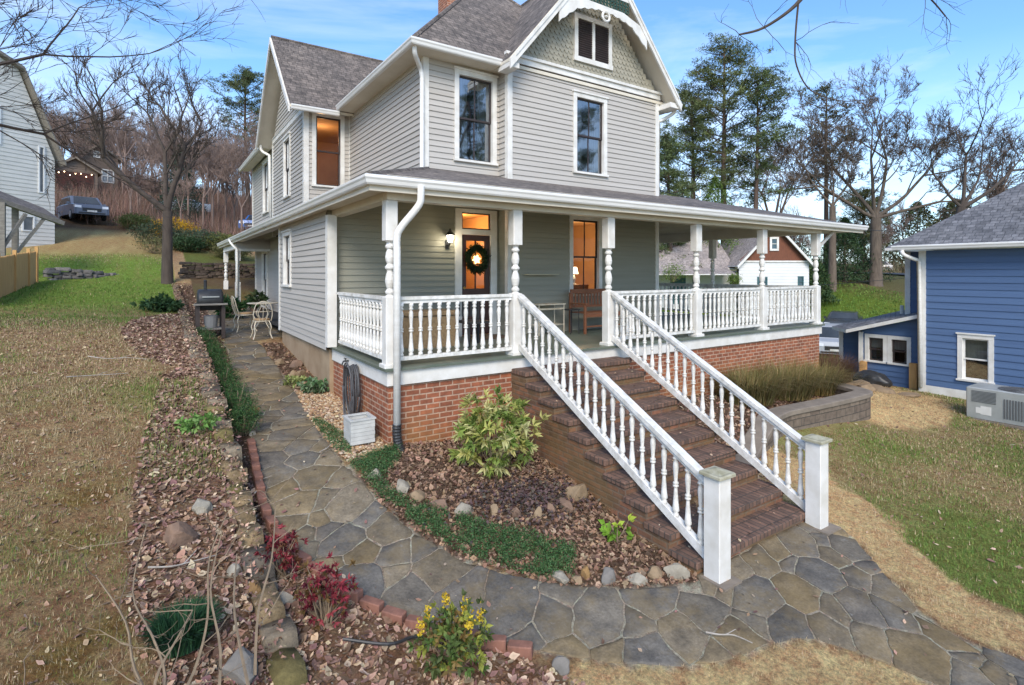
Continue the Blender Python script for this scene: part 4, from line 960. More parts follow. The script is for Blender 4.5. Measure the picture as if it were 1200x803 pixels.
# ------------------------------------------------------------------ stone retaining wall beside the lawn
def stone_wall(name, label, cat, pts, topf, basef, th=.2, seed=1, cols=((.19, .15, .10), (.23, .165, .09), (.15, .125, .095), (.22, .175, .12), (.16, .13, .05)), rowh=.14):
    r = random.Random(seed); V = []; F = []; Cc = []
    t = thing(name, label, cat, (pts[0][0], pts[0][1], topf(0)))
    L_ = [0]
    for a, b in zip(pts[:-1], pts[1:]): L_.append(L_[-1] + math.hypot(b[0] - a[0], b[1] - a[1]))
    def at(s):
        s = min(max(s, 0), L_[-1] - 1e-6)
        for i in range(len(pts) - 1):
            if s <= L_[i + 1]:
                k = (s - L_[i]) / (L_[i + 1] - L_[i]); a, b = pts[i], pts[i + 1]; d = ((b[0] - a[0]) / (L_[i + 1] - L_[i]), (b[1] - a[1]) / (L_[i + 1] - L_[i]))
                return a[0] + (b[0] - a[0]) * k, a[1] + (b[1] - a[1]) * k, d
    nr = 9
    for row in range(nr):
        s = -r.uniform(0, .2)
        while s < L_[-1]:
            ln = r.uniform(.13, .55); x, y, d = at(s + ln / 2); topz = topf(s / L_[-1]); zt = topz - row * rowh + r.uniform(-.03, .035); bz = basef(s / L_[-1]) - .15
            if zt > bz:
                c = np.array(r.choice(cols)) * r.uniform(.75, 1.2); hh_ = rowh * .94; wd = th * r.uniform(.85, 1.12); base = len(V)
                sh = r.uniform(-.04, .04)
                for sz_, inset in ((-1, .0), (1, .012)):
                    for (i, j) in ((-1, -1), (-.5, -1.06), (.5, -1.04), (1, -1), (1.03, 0), (1, 1), (.5, 1.05), (-.5, 1.03), (-1, 1), (-1.04, 0)):
                        l2 = ln / 2 * .97 - (.012 if sz_ > 0 else 0) ; w2 = wd / 2 - (.01 if sz_ > 0 else 0)
                        V.append((x + d[0] * i * l2 - d[1] * (j * w2 + sh), y + d[1] * i * l2 + d[0] * (j * w2 + sh), zt - (hh_ if sz_ < 0 else 0) + r.uniform(-.018, .018))); Cc.append(c)
                V.append((x, y, zt + .004)); Cc.append(c)
                for i in range(10): F += [(base + i, base + (i + 1) % 10, base + 10 + (i + 1) % 10), (base + i, base + 10 + (i + 1) % 10, base + 10 + i), (base + 10 + i, base + 10 + (i + 1) % 10, base + 20)]
            s += ln
    np_mesh('stone_courses', V, F, m_stone, np.array(Cc), t)
    return t
gl_l = lambda x, y: float(fl(np.array([x]), np.array([y]))[0]); gr_l = lambda x, y: float(fr(np.array([x]), np.array([y]))[0])
stone_wall('stone_retaining_wall', 'long low dry stone retaining wall edging the raised left lawn', 'wall', [(.78, 3.9), (.72, 5.2), (.68, 7), (.66, 9), (.66, 14), (.67, 20), (.68, 26.5)],
           lambda k: gl_l(.55, 3.9 + k * 22.6) + .04, lambda k: gr_l(.9, 3.9 + k * 22.6), .22, 3)
# far terrace wall and lawn edging
stone_wall('terrace_wall', 'rough brown stone terrace wall across the back of the side yard', 'wall', [(1.0, 27.2), (3.5, 27.8), (7.5, 28.6)], lambda k: gr_l(2, 27) + .75 - .1 * k, lambda k: gr_l(2, 27), .3, 5,
           ((.085, .062, .046), (.075, .055, .042), (.10, .072, .052)), .11)
stone_wall('stone_edging', 'short low grey stone edging in the green lawn beside the wooden fence', 'wall', [(-3.4, 26.9), (-2.2, 27.4), (-1.2, 28.6)], lambda k: gl_l(-3.0 + 1.4 * k, 27.2) + .42 - .25 * k, lambda k: gl_l(-3 + 1.4 * k, 27.2) - .1, .3, 9,
           ((.13, .12, .11), (.19, .17, .15)), .13)
# concrete block planter wall on the right
def block_wall():
    t = thing('block_planter_wall', 'curved grey concrete block retaining wall in the right lawn with leaf filled bed behind', 'wall', (9, 5.4, 0))
    path = [Vector(p) for p in [(7.2, 4.75), (7.8, 4.95), (8.6, 5.2), (9.1, 5.36), (9.6, 5.42), (10.4, 5.36), (11.4, 5.3), (12.35, 5.3), (12.6, 5.5), (12.8, 6.0)]]
    P = [(p.x, p.y) for p in curve([(p.x, p.y, 0) for p in path], 4)]
    def zt(x): return .14 + .36 * min(1, max(0, (x - 7.2) / 1.6)) + .05
    m = MB(); m.sweep([(-.13, -.7), (.13, -.7), (.13, 0), (-.13, 0)], [(x, y, zt(x)) for x, y in P]); m.build('wall_blocks', m_block, t)
    m = MB(); m.sweep([(-.17, 0.002), (.17, 0.002), (.17, .075), (.15, .085), (-.15, .085), (-.17, .075)], [(x, y, zt(x)) for x, y in P]); m.build('wall_cap', m_cap, t)
block_wall()

# ------------------------------------------------------------------ rocks and bricks
def rock(name, label, cat, x, y, s, c, group=None, rz=0, seed=0, sink=.25, z=None, c2=None):
    r = random.Random(seed * 13 + 5); bmv = []; import bmesh
    b = bmesh.new(); bmesh.ops.create_icosphere(b, subdivisions=3, radius=1)
    cuts = [(Vector((r.uniform(-1, 1), r.uniform(-1, 1), r.uniform(-.2, 1))).normalized(), r.uniform(.48, .8)) for _ in range(11)]
    for v in b.verts:
        p = v.co.copy(); 
        for n_, d_ in cuts:
            e = p.dot(n_) - d_
            if e > 0: p -= n_ * e
        p *= 1 + .14 * mn.noise(p * 1.6 + Vector((seed, 0, 0))) + .05 * mn.noise(p * 5 + Vector((0, seed, 0)))
        v.co = Vector((p.x * s[0], p.y * s[1], p.z * s[2]))
    me = bpy.data.meshes.new(name); b.to_mesh(me); b.free(); me.shade_smooth()
    if hasattr(me, 'set_sharp_from_angle'): me.set_sharp_from_angle(angle=R(16))
    me.materials.append(c); o = bpy.data.objects.new(name, me); col.objects.link(o)
    o.location = (x, y, (g1(x, y) if z is None else z) + s[2] * (1 - 2 * sink) * .7); o.rotation_euler = (r.uniform(-.15, .15), r.uniform(-.15, .15), rz)
    return props(o, label, cat, group)
def rockmat(n, a, b): return paint(n, a, b, 3.5, .9, .7, 18, dist=.02)
rk_t = rockmat('tan_rock', (.30, .21, .125), (.17, .12, .07)); rk_g = rockmat('grey_rock', (.22, .20, .175), (.12, .11, .095)); rk_w = rockmat('pale_rock', (.36, .32, .25), (.19, .165, .125)); rk_o = rockmat('ochre_rock', (.33, .19, .07), (.20, .12, .05)); rk_b = rockmat('brown_rock', (.24, .15, .10), (.13, .085, .06))
RK = [  # x, y, size, mat, label
 (2.90, 5.30, (.13, .09, .09), rk_w, 'pale grey flat rock standing between the phlox band and the mulch bed'),
 (2.42, 5.98, (.14, .09, .08), rk_w, 'cream flat rock on the bed edge nearest the drain boot'),
 (2.22, 6.32, (.10, .10, .09), rk_w, 'white wedge shaped rock at the corner of the bed by the black drain boot'),
 (2.26, 6.02, (.09, .05, .05), rk_t, 'small tan rock beside the path curve in the green ground cover'),
 (2.52, 5.75, (.13, .10, .07), rk_t, 'beige rounded rock half sunk in the mulch edge below the brick corner'),
 (2.68, 5.52, (.12, .09, .06), rk_b, 'brown slab rock lying along the mulch edge'),
 (3.18, 5.14, (.08, .07, .08), rk_t, 'small peach coloured rock in front of the dark purple leaves'),
 (3.40, 5.03, (.08, .06, .10), rk_b, 'upright brown rock among dark purple leaves'),
 (3.64, 4.95, (.08, .07, .09), rk_t, 'upright tan rock beside the dark purple leaves'),
 (3.86, 4.98, (.08, .07, .08), rk_b, 'brown stone left of the two round boulders'),
 (4.08, 5.0, (.14, .11, .10), rk_b, 'round brown boulder leaning on a larger ochre boulder'),
 (4.38, 5.16, (.17, .14, .15), rk_t, 'largest round tan boulder in the bed beside the mossy stone steps'),
 (3.30, 4.12, (.12, .09, .06), rk_w, 'white topped edging rock at the tip of the ground cover'),
 (3.43, 4.03, (.06, .08, .05), rk_t, 'small slanted tan edging rock next to the white topped one'),
 (3.56, 4.03, (.07, .06, .09), rk_o, 'upright ochre edging rock beside the path'),
 (3.74, 3.90, (.12, .09, .08), rk_g, 'dark grey block of edging rock on the path side'),
 (3.99, 3.74, (.16, .08, .07), rk_w, 'long grey edging rock with pale top on the path side'),
 (4.22, 3.74, (.10, .09, .08), rk_t, 'mossy tan rock between two long edging rocks'),
 (4.42, 3.62, (.16, .08, .09), rk_w, 'pale slanted edging rock closest to the stair newel post'),
 (.19, 5.55, (.20, .13, .13), rk_b, 'big pinkish brown rock lying in the leaf litter of the left strip'),
 (.37, 5.95, (.12, .10, .09), rk_w, 'grey white rock just behind the big brown rock in leaf litter'),
 (.56, 5.05, (.09, .07, .07), rk_w, 'pale square rock on the end of the low stone wall'),
 (.66, 4.86, (.10, .08, .07), rk_o, 'yellowish rock in front of the pale square rock'),
 (.89, 4.78, (.08, .10, .06), rk_w, 'small light grey block beside the red leaved shrubs'),
 (.47, 4.10, (.13, .20, .12), rk_g, 'large grey streaked rock at the bottom edge near the grassy clump'),
 (2.66, 3.28, (.07, .10, .09), rk_g, 'rounded grey stone standing at the end of the brick edging'),
 (1.18, 8.72, (.12, .09, .07), rk_o, 'rusty orange rock on top of the small pile beside the path'),
 (1.14, 8.36, (.12, .10, .08), rk_w, 'cream rock lowest in the small pile beside the path'),
 (1.10, 8.02, (.06, .06, .06), rk_w, 'round white stone at the start of the brick edging'),
 (2.18, 10.1, (.16, .13, .10), rk_t, 'mossy tan rock beside the hosta on the path edge'),
 (2.18, 10.75, (.15, .13, .12), rk_t, 'tan boulder in the side bed below the clapboard wall'),
 (2.36, 10.9, (.13, .12, .11), rk_t, 'rounded tan rock against the stucco foundation'),
 (2.14, 11.9, (.14, .12, .10), rk_t, 'tan rock at the far end of the side bed'),
 (2.38, 11.6, (.15, .12, .12), rk_b, 'brown rock behind the tan ones in the side bed'),
 (2.12, 12.7, (.12, .10, .08), rk_b, 'flat brown rock by the patio chair leg'),
]
for i, (x, y, s, m, lb) in enumerate(RK):
    rock('rock', lb, 'rock', x, y, s, m, 'loose rocks in the garden beds', rz=i * 1.7, seed=i, z=None if not (x == 1.18) else g1(x, y) + .1)
# brick edging
eb = curve([(1.04, 7.75, 0), (.985, 6.8, 0), (.965, 6.0, 0), (1.13, 5.27, 0), (1.40, 4.70, 0), (1.75, 4.22, 0), (2.2, 3.80, 0), (2.62, 3.42, 0)], 60)
acc = 0; last = eb[0]; bm0 = None; k = 0
for p, q in zip(eb[:-1], eb[1:]):
    acc += (q - p).length
    if acc > .212:
        acc = 0; dx = q - last; mid = (q + last) / 2; last = q
        if bm0 is None:
            mbx = MB(); mbx.bbox(-.1, .1, -.045, .045, -.06, .045, .008); bm0 = mbx.build('edging_brick', m_edge, None, local=True); o = bm0
            props(bm0, 'red brick set end to end along the left edge of the flagstone path', 'brick', 'brick edging of the flagstone path')
        else: o = dup(bm0)
        o.location = (mid.x, mid.y, g1(mid.x, mid.y) + .03); o.rotation_euler = (random.uniform(-.08, .08), random.uniform(-.06, .06), math.atan2(dx.y, dx.x) + random.uniform(-.06, .06)); k += 1

# ------------------------------------------------------------------ plants
def shrub(name, label, cat, x, y, h, r, n, ls, cols, stems=9, mat=None, ratio=.35, shape=1.0, zc=.55, clusters=0, per=9, group=None, stemm=None, droop=.3, z=None, hollow=.5):
    z0 = g1(x, y) if z is None else z; t = thing(name, label, cat, (x, y, z0), group=group); rr = np.random.default_rng(abs(hash(label)) % 99999 if False else sum(map(ord, label)))
    k = clusters or n
    u = rr.normal(size=(k, 3)); u /= np.linalg.norm(u, axis=1)[:, None]; rad = hollow + (1 - hollow) * rr.random((k, 1)) ** .6
    C = u * rad * np.array([r, r, h * (1 - zc) * shape]); C[:, 2] = np.where(u[:, 2] < 0, u[:, 2] * rad[:, 0] * h * zc * .92, C[:, 2]); C *= (1 + .2 * rr.normal(size=(k, 1)))
    C += np.array([0, 0, h * zc]); C[:, 2] = np.maximum(C[:, 2], .03)
    m = MB(); S = C[rr.choice(k, min(k, stems * 3), replace=False)]
    for i, s in enumerate(S):
        b = Vector((rr.uniform(-.05, .05), rr.uniform(-.05, .05), 0)); e = Vector(s); mid = (b + e) / 2 + Vector((0, 0, -.05 * h)); m.tube([b, mid, e], [.012 if i < stems else .007, .008, .003], 4)
    m.v = [(a + x, b + y, c + z0) for a, b, c in m.v]; m.build('stems', stemm or m_stemtan, t, uv=False)
    if clusters:
        d = rr.normal(size=(k, per, 3)); out = (C - np.array([0, 0, h * .3])); out /= np.linalg.norm(out, axis=1)[:, None]
        ax_ = d * .75 + out[:, None, :] * .7 + np.array([0, 0, -droop]); ax_ = ax_.reshape(-1, 3); CC = np.repeat(C, per, 0); cc = pal(k, cols, .1); cc = np.repeat(cc, per, 0) * rr.uniform(.8, 1.2, (len(CC), 1))
        V, F, K = leaves_arrays(CC, ls * rr.uniform(.7, 1.2, len(CC)), cc, ratio, axis=ax_)
    else: V, F, K = leaves_arrays(C, ls * rr.uniform(.6, 1.3, k), pal(k, cols), ratio, .2)
    np_mesh('foliage', V + np.array([x, y, z0]), F, mat or m_fol, K, t); return t
shrub('shrub', 'yellow green variegated evergreen shrub in the mulch bed in front of the brick foundation', 'shrub', 3.68, 5.95, 1.0, .50, 0, .125, [(.42, .42, .12), (.50, .47, .17), (.24, .31, .07), (.52, .50, .22), (.19, .26, .06)], clusters=165, per=12, ratio=.30, zc=.5, droop=.15, hollow=.3)
shrub('heavenly_bamboo', 'small red leaved shrub by the brick edging, the one farther along the path', 'shrub', .93, 5.12, .42, .20, 0, .05, [(.20, .025, .035), (.30, .05, .06), (.11, .02, .03), (.16, .07, .03)], clusters=75, per=9, hollow=.15, group='red leaved shrubs beside the path')
shrub('heavenly_bamboo', 'larger red leaved shrub in front of the other one beside the path', 'shrub', 1.14, 4.42, .50, .23, 0, .05, [(.24, .03, .045), (.34, .06, .07), (.12, .02, .03), (.15, .09, .03)], clusters=110, per=9, hollow=.15, group='red leaved shrubs beside the path')
shrub('mahonia', 'leggy green bush with yellow tips at the front edge below the path', 'shrub', 1.88, 3.62, .46, .28, 0, .06, [(.10, .16, .04), (.16, .20, .05), (.09, .12, .04), (.34, .36, .07), (.22, .15, .05)], clusters=170, per=7, ratio=.45, hollow=.2)
# its flower spikes
mah = [o for o in bpy.data.objects if o.name.startswith('mahonia')][0]
Cs = []
for (dx, dy, dz) in ((-.16, .12, .44), (-.02, .1, .50), (.12, .06, .42), (.22, -.02, .36), (-.24, .06, .40), (.05, -.15, .40), (.2, .14, .34)):
    q = rng.normal(size=(40, 3)) * np.array([.014, .014, .035]) + np.array([1.88 + dx, 3.62 + dy, g1(1.88, 3.62) + dz]); V, F, K = leaves_arrays(q, .024, pal(40, [(.62, .42, .03), (.70, .52, .05)]), .8); np_mesh('flower_spike', V, F, m_fol, K, mah)
shrub('seedling', 'small bright green plant in leaf litter beside the lower stairs', 'plant', 4.25, 4.32, .26, .16, 0, .10, [(.20, .36, .04), (.34, .42, .05), (.13, .25, .03)], clusters=11, per=5, ratio=.55, stems=4, droop=.1)
shrub('hosta', 'leafy blue green plant in the gravel at the foot of the siding corner', 'plant', 2.30, 9.75, .22, .22, 0, .085, [(.08, .16, .06), (.12, .22, .09), (.2, .28, .16)], clusters=60, per=6, ratio=.6, stems=4)
shrub('lettuce_plant', 'pale green low plant beside the tan mossy rock in the side bed', 'plant', 2.1, 10.25, .16, .18, 0, .07, [(.26, .30, .08), (.30, .34, .12)], clusters=40, per=5, ratio=.6, stems=3)
shrub('hellebore', 'dark green leafy plant at the top of the leaf pile on the lawn edge', 'plant', .16, 18.6, .35, .45, 0, .15, [(.03, .07, .025), (.06, .11, .04)], clusters=110, per=7, ratio=.5, stems=5)
shrub('fern', 'glossy dark green potted looking plant by the rear porch posts', 'plant', 1.9, 18.2, .5, .3, 0, .25, [(.03, .08, .03), (.06, .13, .045)], clusters=50, per=8, ratio=.2, stems=5, droop=-.3)
shrub('weed_clump', 'low green weed tuft on top of the stone wall near its middle', 'plant', .42, 7.45, .16, .22, 0, .07, [(.14, .26, .06), (.2, .32, .09)], clusters=50, per=5, ratio=.6, stems=3)
shrub('fig_shrub', 'small grey brown twiggy bush on the far tan slope', 'shrub', -.05, 33.5, .9, .8, 600, .12, [(.2, .2, .08), (.14, .13, .06)])
# liriope clump
def tuft(name, label, cat, x, y, h, r, n, cols, wd=.006, lean=.8, z=None, mat=None):
    z0 = g1(x, y) if z is None else z; t = rng.uniform(0, 2 * np.pi, n); q = np.sqrt(rng.random(n)) * r * .35; C = np.stack([x + q * np.cos(t), y + q * np.sin(t), np.full(n, z0)], 1)
    tt = t + rng.normal(size=n) * .5; le = rng.uniform(.1, 1, n) * lean; hh_ = h * rng.uniform(.6, 1.1, n); d = np.stack([np.cos(tt), np.sin(tt), 0 * tt], 1); s = np.stack([-np.sin(tt), np.cos(tt), 0 * tt], 1) * wd
    up = np.array([0, 0, 1.0]); P1 = C + up * (hh_ * .55)[:, None] + d * (hh_ * le * .35)[:, None]; P2 = C + up * (hh_ * (1 - .45 * le))[:, None] + d * (hh_ * le * .95)[:, None]
    V = np.stack([C - s, C + s, P1 + s * .8, P1 - s * .8, P2], 1).reshape(-1, 3); i = np.arange(n)[:, None] * 5; F = np.concatenate([i + [0, 1, 2], i + [0, 2, 3], i + [3, 2, 4]])
    o = np_mesh(name, V, F, mat or m_grass, np.repeat(pal(n, cols), 5, 0)); return props(o, label, cat)
tuft('grass_clump', 'dark blue green mounded clump of grass in the left strip near the bottom', 'plant', .16, 4.42, .26, .42, 1500, [(.03, .09, .035), (.045, .12, .05), (.02, .06, .03)])
def reed(x, y, h, lb, cols): return tuft('ornamental_grass', lb, 'plant', x, y, h * .86, 1.5, 1700, cols, .006, 1.15)
og = [(.27, .20, .08), (.21, .18, .065), (.33, .25, .12), (.17, .16, .055)]
reed(10.0, 6.45, .95, 'tan and olive ornamental grass clump closest to the stairs against the brick foundation', og); reed(11.3, 6.4, 1.0, 'middle olive ornamental grass clump against the right brick foundation', og); reed(12.7, 6.5, .95, 'olive ornamental grass clump near the right corner of the brick foundation', og)
tuft('dry_shrub', 'dry reddish brown dome shaped bush beyond the block planter wall', 'shrub', 15.0, 7.3, .95, 1.4, 2600, [(.17, .09, .055), (.12, .07, .045), (.22, .13, .08)], .005, .9)
tuft('dry_weed', 'little tuft of pale dry grass growing on a lower step', 'plant', 5.35, 3.95, .17, .3, 90, [(.42, .28, .14), (.34, .22, .12)], .004, 1.3, z=RI * 2)
# rosemary hedge row: separate low evergreen bushes
for i, (y, h_, r_) in enumerate(((8.05, .42, .24), (8.6, .46, .26), (9.25, .42, .25), (9.95, .44, .26), (10.7, .40, .25), (11.5, .44, .27), (12.4, .40, .26), (13.4, .42, .27), (14.4, .38, .26))):
    lb = ['bushy green juniper at the near end of the row between wall and path', 'second green juniper from the near end of the row by the stone wall', 'third green juniper from the near end of the row by the stone wall', 'fourth green juniper from the near end of the row by the stone wall', 'middle green juniper of the row along the stone wall',
          'fourth green juniper from the grill end of the row', 'third green juniper from the grill end of the row', 'second green juniper from the grill end of the row', 'green juniper at the grill end of the row beside the path'][i]
    shrub('juniper', lb, 'shrub', .98 - .01 * i, y, h_, r_, 2200, .045, [(.04, .11, .03), (.065, .15, .045), (.03, .08, .03), (.10, .18, .06)], mat=m_needle, ratio=.14, group='evergreen bushes along the stone wall', hollow=.35)
# creeping phlox band
PHL = [(2.02, 6.7), (2.37, 6.80), (2.72, 6.84), (2.62, 6.55), (2.22, 6.2), (2.35, 5.78), (2.68, 5.38), (3.02, 5.0), (3.40, 4.72), (3.72, 4.36), (3.45, 4.10), (3.2, 4.14), (2.95, 4.38), (2.6, 4.78), (2.35, 5.25), (2.15, 5.85), (2.06, 6.47)]
def stuffmesh(name, label, cat, parts, mat):
    Vs, Fs, Ks = [], [], []; b = 0
    for V, F, K in parts: Vs.append(V); Fs.append(F + b); Ks.append(K); b += len(V)
    o = np_mesh(name, np.concatenate(Vs), np.concatenate(Fs), mat, np.concatenate(Ks)); return props(o, label, cat, kind='stuff')
def on_ground(q, dz=0.0): return np.stack([q[:, 0], q[:, 1], gfine(q[:, 0], q[:, 1]) + dz], 1)
def areas(specs, ls, cols, ratio, up, lift=(.0, .02)):
    out = []
    for P, n in specs:
        q = in_area(P, n); C = on_ground(q); C[:, 2] += rng.uniform(*lift, len(C)); out.append(litter_arrays(C, ls * np.clip(rng.lognormal(-.2, .5, len(C)), .2, 1.8), pal(len(C), cols, .22), up))
    return out
q = in_area(PHL, 17000); q += rng.normal(size=q.shape) * .025; hp = vnoise(q[:, 0], q[:, 1], 6, 3, 2); q = q[hp > .3]; hp = hp[hp > .3]; C = on_ground(q); C[:, 2] += rng.random(len(q)) * (.03 + .10 * hp)
q2 = in_area([(1.93, 8.3), (2.06, 8.3), (2.25, 7.3), (2.1, 6.9), (1.95, 7.1)], 2500); C2 = on_ground(q2); C2[:, 2] += rng.random(len(q2)) * .06
C = np.concatenate([C, C2]); V, F, K = leaves_arrays(C, .028, pal(len(C), [(.06, .145, .05), (.09, .19, .065), (.045, .10, .035), (.14, .23, .09)]), .35, .1)
stuffmesh('ground_cover', 'dark green creeping ground cover edging the curved path', 'ground cover', [(V, F, K)], m_fol)
# dark purple bugleweed
q = rng.normal(size=(1500, 2)) * [.40, .22] + [3.75, 5.22]; q = q[inpoly(q[:, 0], q[:, 1], BED)]; C = on_ground(q, .02); C[:, 2] += rng.random(len(q)) * .04
stuffmesh('purple_ground_cover', 'dark purple leafy ground cover behind the upright rocks', 'ground cover', [leaves_arrays(C, .055, pal(len(q), [(.14, .085, .085), (.17, .11, .10), (.09, .07, .07), (.13, .11, .08)]), .6, .8)], m_fol)
# leaf litter
LC = [(.36, .225, .145), (.27, .16, .105), (.44, .31, .205), (.17, .10, .07), (.50, .38, .26), (.34, .20, .15), (.24, .13, .11)]
lit = areas([(MULCHL, 16000), (PILE, 6000), (STRIP, 3500)], .053, LC, .6, .7) + areas([(BED, 12000), (SIDEBED, 900)], .05, [tuple(v * .8 for v in c) for c in LC[:4]] + LC[:2], .6, .7) + areas([(RBED, 6000)], .06, LC, .6, .7)
lit += areas([([(.7, 1.2), (-1.5, 1.2), (-5, 8), (-4.5, 16), (.5, 16)], 15000)], .034, LC[:4] + [(.42, .34, .2)], .6, .8) + areas([([(6.9, .5), (6.9, 5), (12, 6), (16, 5), (14, 1)], 500)], .05, LC, .6, .8) + areas([([(2.6, 7.0), (2.6, 6.75), (4.6, 6.3), (4.6, 7)], 500)], .05, LC, .6, .7)
lit += areas([(PATH, 420)], .04, LC, .6, 1.2, (.015, .025))
q = np.stack([rng.uniform(4.62, 6.76, 170), rng.uniform(3.52, 6.8, 170)], 1); kk = np.floor((q[:, 1] - 3.5) / .336) + 1; C = np.stack([q[:, 0], q[:, 1], kk * (1.81 / 11) + .008], 1); lit.append(litter_arrays(C, .045 * rng.uniform(.5, 1.2, 170), pal(170, LC, .2), 1.5))
q = in_area([(.56, 4), (.80, 4), (.78, 26), (.56, 26)], 2600); C = on_ground(q); C[:, 2] = fl(q[:, 0] * 0 + .55, q[:, 1]) + .05 + rng.random(len(q)) * .02; lit.append(leaves_arrays(C, .05 * rng.uniform(.5, 1.2, len(C)), pal(len(C), LC, .25), .6, .9, .35))
stuffmesh('leaf_litter', 'fallen brown oak leaves over the beds and the left strip', 'leaves', lit, m_leaf)
# pebbles
q = in_area(GRAVEL, 2600); C = on_ground(q); n = len(C); o8 = np.array([(1, 0, 0), (0, 1, 0), (-1, 0, 0), (0, -1, 0), (0, 0, .75), (.7, .7, .3), (-.7, .7, .3), (-.7, -.7, .3), (.7, -.7, .3)]) 
s = rng.uniform(.014, .032, (n, 1, 1)) * rng.uniform(.7, 1.3, (n, 1, 3)); ang = rng.uniform(0, 6.28, n); base = o8[None] * s; V = base.copy(); V[..., 0] = base[..., 0] * np.cos(ang)[:, None] - base[..., 1] * np.sin(ang)[:, None]; V[..., 1] = base[..., 0] * np.sin(ang)[:, None] + base[..., 1] * np.cos(ang)[:, None]
V = V + C[:, None, :] + np.array([0, 0, .006]); i = np.arange(n)[:, None] * 9
F = np.concatenate([i + a for a in ([0, 5, 4], [5, 1, 4], [1, 6, 4], [6, 2, 4], [2, 7, 4], [7, 3, 4], [3, 8, 4], [8, 0, 4], [0, 1, 5], [1, 2, 6], [2, 3, 7], [3, 0, 8])])
props(np_mesh('gravel', V.reshape(-1, 3), F, m_pebble, np.repeat(pal(n, [(.38, .24, .13), (.48, .34, .2), (.30, .18, .10), (.5, .4, .28), (.24, .16, .11)]), 9, 0), smooth=True), 'tan river pebbles between the path and the brick side wall', 'gravel', kind='stuff')
# grass blades
def grass(poly, n, h, wd, colf, excl=()):
    q = in_area(poly, n)
    for P in excl: q = q[~inpoly(q[:, 0], q[:, 1], P)]
    k = rng.random(len(q)) < np.clip(.25 + 1.1 * vnoise(q[:, 0], q[:, 1], 1.7, 6, 3), 0, 1); q = q[k]
    C = on_ground(q, -.005); dist = np.hypot(q[:, 0], q[:, 1]); cl = .45 + 1.5 * np.clip(vnoise(q[:, 0], q[:, 1], 7, 8, 2) - .2, 0, 1); return blades_arrays(C, h * cl * rng.uniform(.5, 1.4, len(q)), wd * np.clip(dist / 7, .6, 3), colf(q), .85)
def tint(q, green, dry, g):
    t = (rng.random(len(q)) < g)[:, None]; return np.where(t, pal(len(q), green), pal(len(q), dry))
GR = [(.15, .25, .045), (.20, .30, .065), (.11, .19, .04)]; DR = [(.46, .34, .19), (.30, .20, .115), (.60, .47, .29), (.32, .24, .12)]; OL = [(.27, .26, .08), (.34, .30, .11)]
lw = grass([(.6, 1.5), (-2, 1.5), (-5, 8), (-4.5, 17), (.6, 17)], 90000, .05, .004, lambda q: tint(q, GR + OL, DR, np.clip((vnoise(q[:, 0], q[:, 1], .45, 1, 4) - .42) * 3 + (q[:, 1] - 12) * .1, .12, .9)), (MULCHL, PILE))
wd_ = grass([(.62, 9.5), (-.1, 9.5), (-.15, 6.4), (.62, 6.4)], 5000, .07, .004, lambda q: pal(len(q), GR + OL + DR[:1]))
lw2 = grass([(.6, 15), (-4.6, 14), (-6, 33), (.6, 33)], 26000, .07, .004, lambda q: tint(q, GR, DR + OL, np.clip((33 - q[:, 1]) * .25, .1, .93)), (PILE,))
nr = grass([(.1, 2.5), (-1.6, 2.8), (-3.6, 7), (-3, 10), (.1, 10)], 80000, .045, .0028, lambda q: tint(q, GR + OL, DR, np.clip((vnoise(q[:, 0], q[:, 1], 1.1, 3, 3) - .4) * 3, .1, .8)), (MULCHL,))
ms = grass([(.2, 3.5), (-1.4, 3.5), (-1.2, 7), (.1, 7)], 12000, .02, .003, lambda q: pal(len(q), [(.25, .18, .04), (.22, .19, .05)]), (MULCHL,))
keep = vnoise(ms[0][::3, 0], ms[0][::3, 1], 1.6, 9, 3) > .56; mv = np.repeat(keep, 3); ms = (ms[0][mv], np.arange(mv.sum()).reshape(-1, 3), ms[2][mv])
rw = grass([(6.5, .3), (7.0, 5.2), (9, 5.0), (12.6, 5.0), (14, 6.6), (17.1, 6.5), (17.1, .8)], 90000, .05, .004, lambda q: tint(q, GR + OL[:1], DR, np.clip((vnoise(q[:, 0], q[:, 1], .45, 1, 4) - .16) * 2.3, .15, .92)), (PATH, STRAW, STRAW3))
sw = grass(STRAW, 9000, .035, .0035, lambda q: pal(len(q), [(.66, .50, .30), (.55, .40, .23)]), (PATH,)); sw2 = grass(STRAW2, 7000, .035, .0035, lambda q: pal(len(q), [(.66, .50, .30), (.55, .40, .23)]), (PATH,)); sw3 = grass(STRAW3, 5000, .04, .004, lambda q: pal(len(q), [(.44, .31, .17), (.36, .25, .13)]))
fg = grass([(22, 10), (26, 10), (46, 17), (46, 24), (30, 20), (22, 16)], 14000, .16, .012, lambda q: pal(len(q), GR + [(.14, .22, .04)]))
stuffmesh('grass', 'short patchy winter grass on both lawns, green and dormant straw', 'grass', [lw, wd_, nr, lw2, ms, rw, sw, sw2, sw3, fg], m_grass)

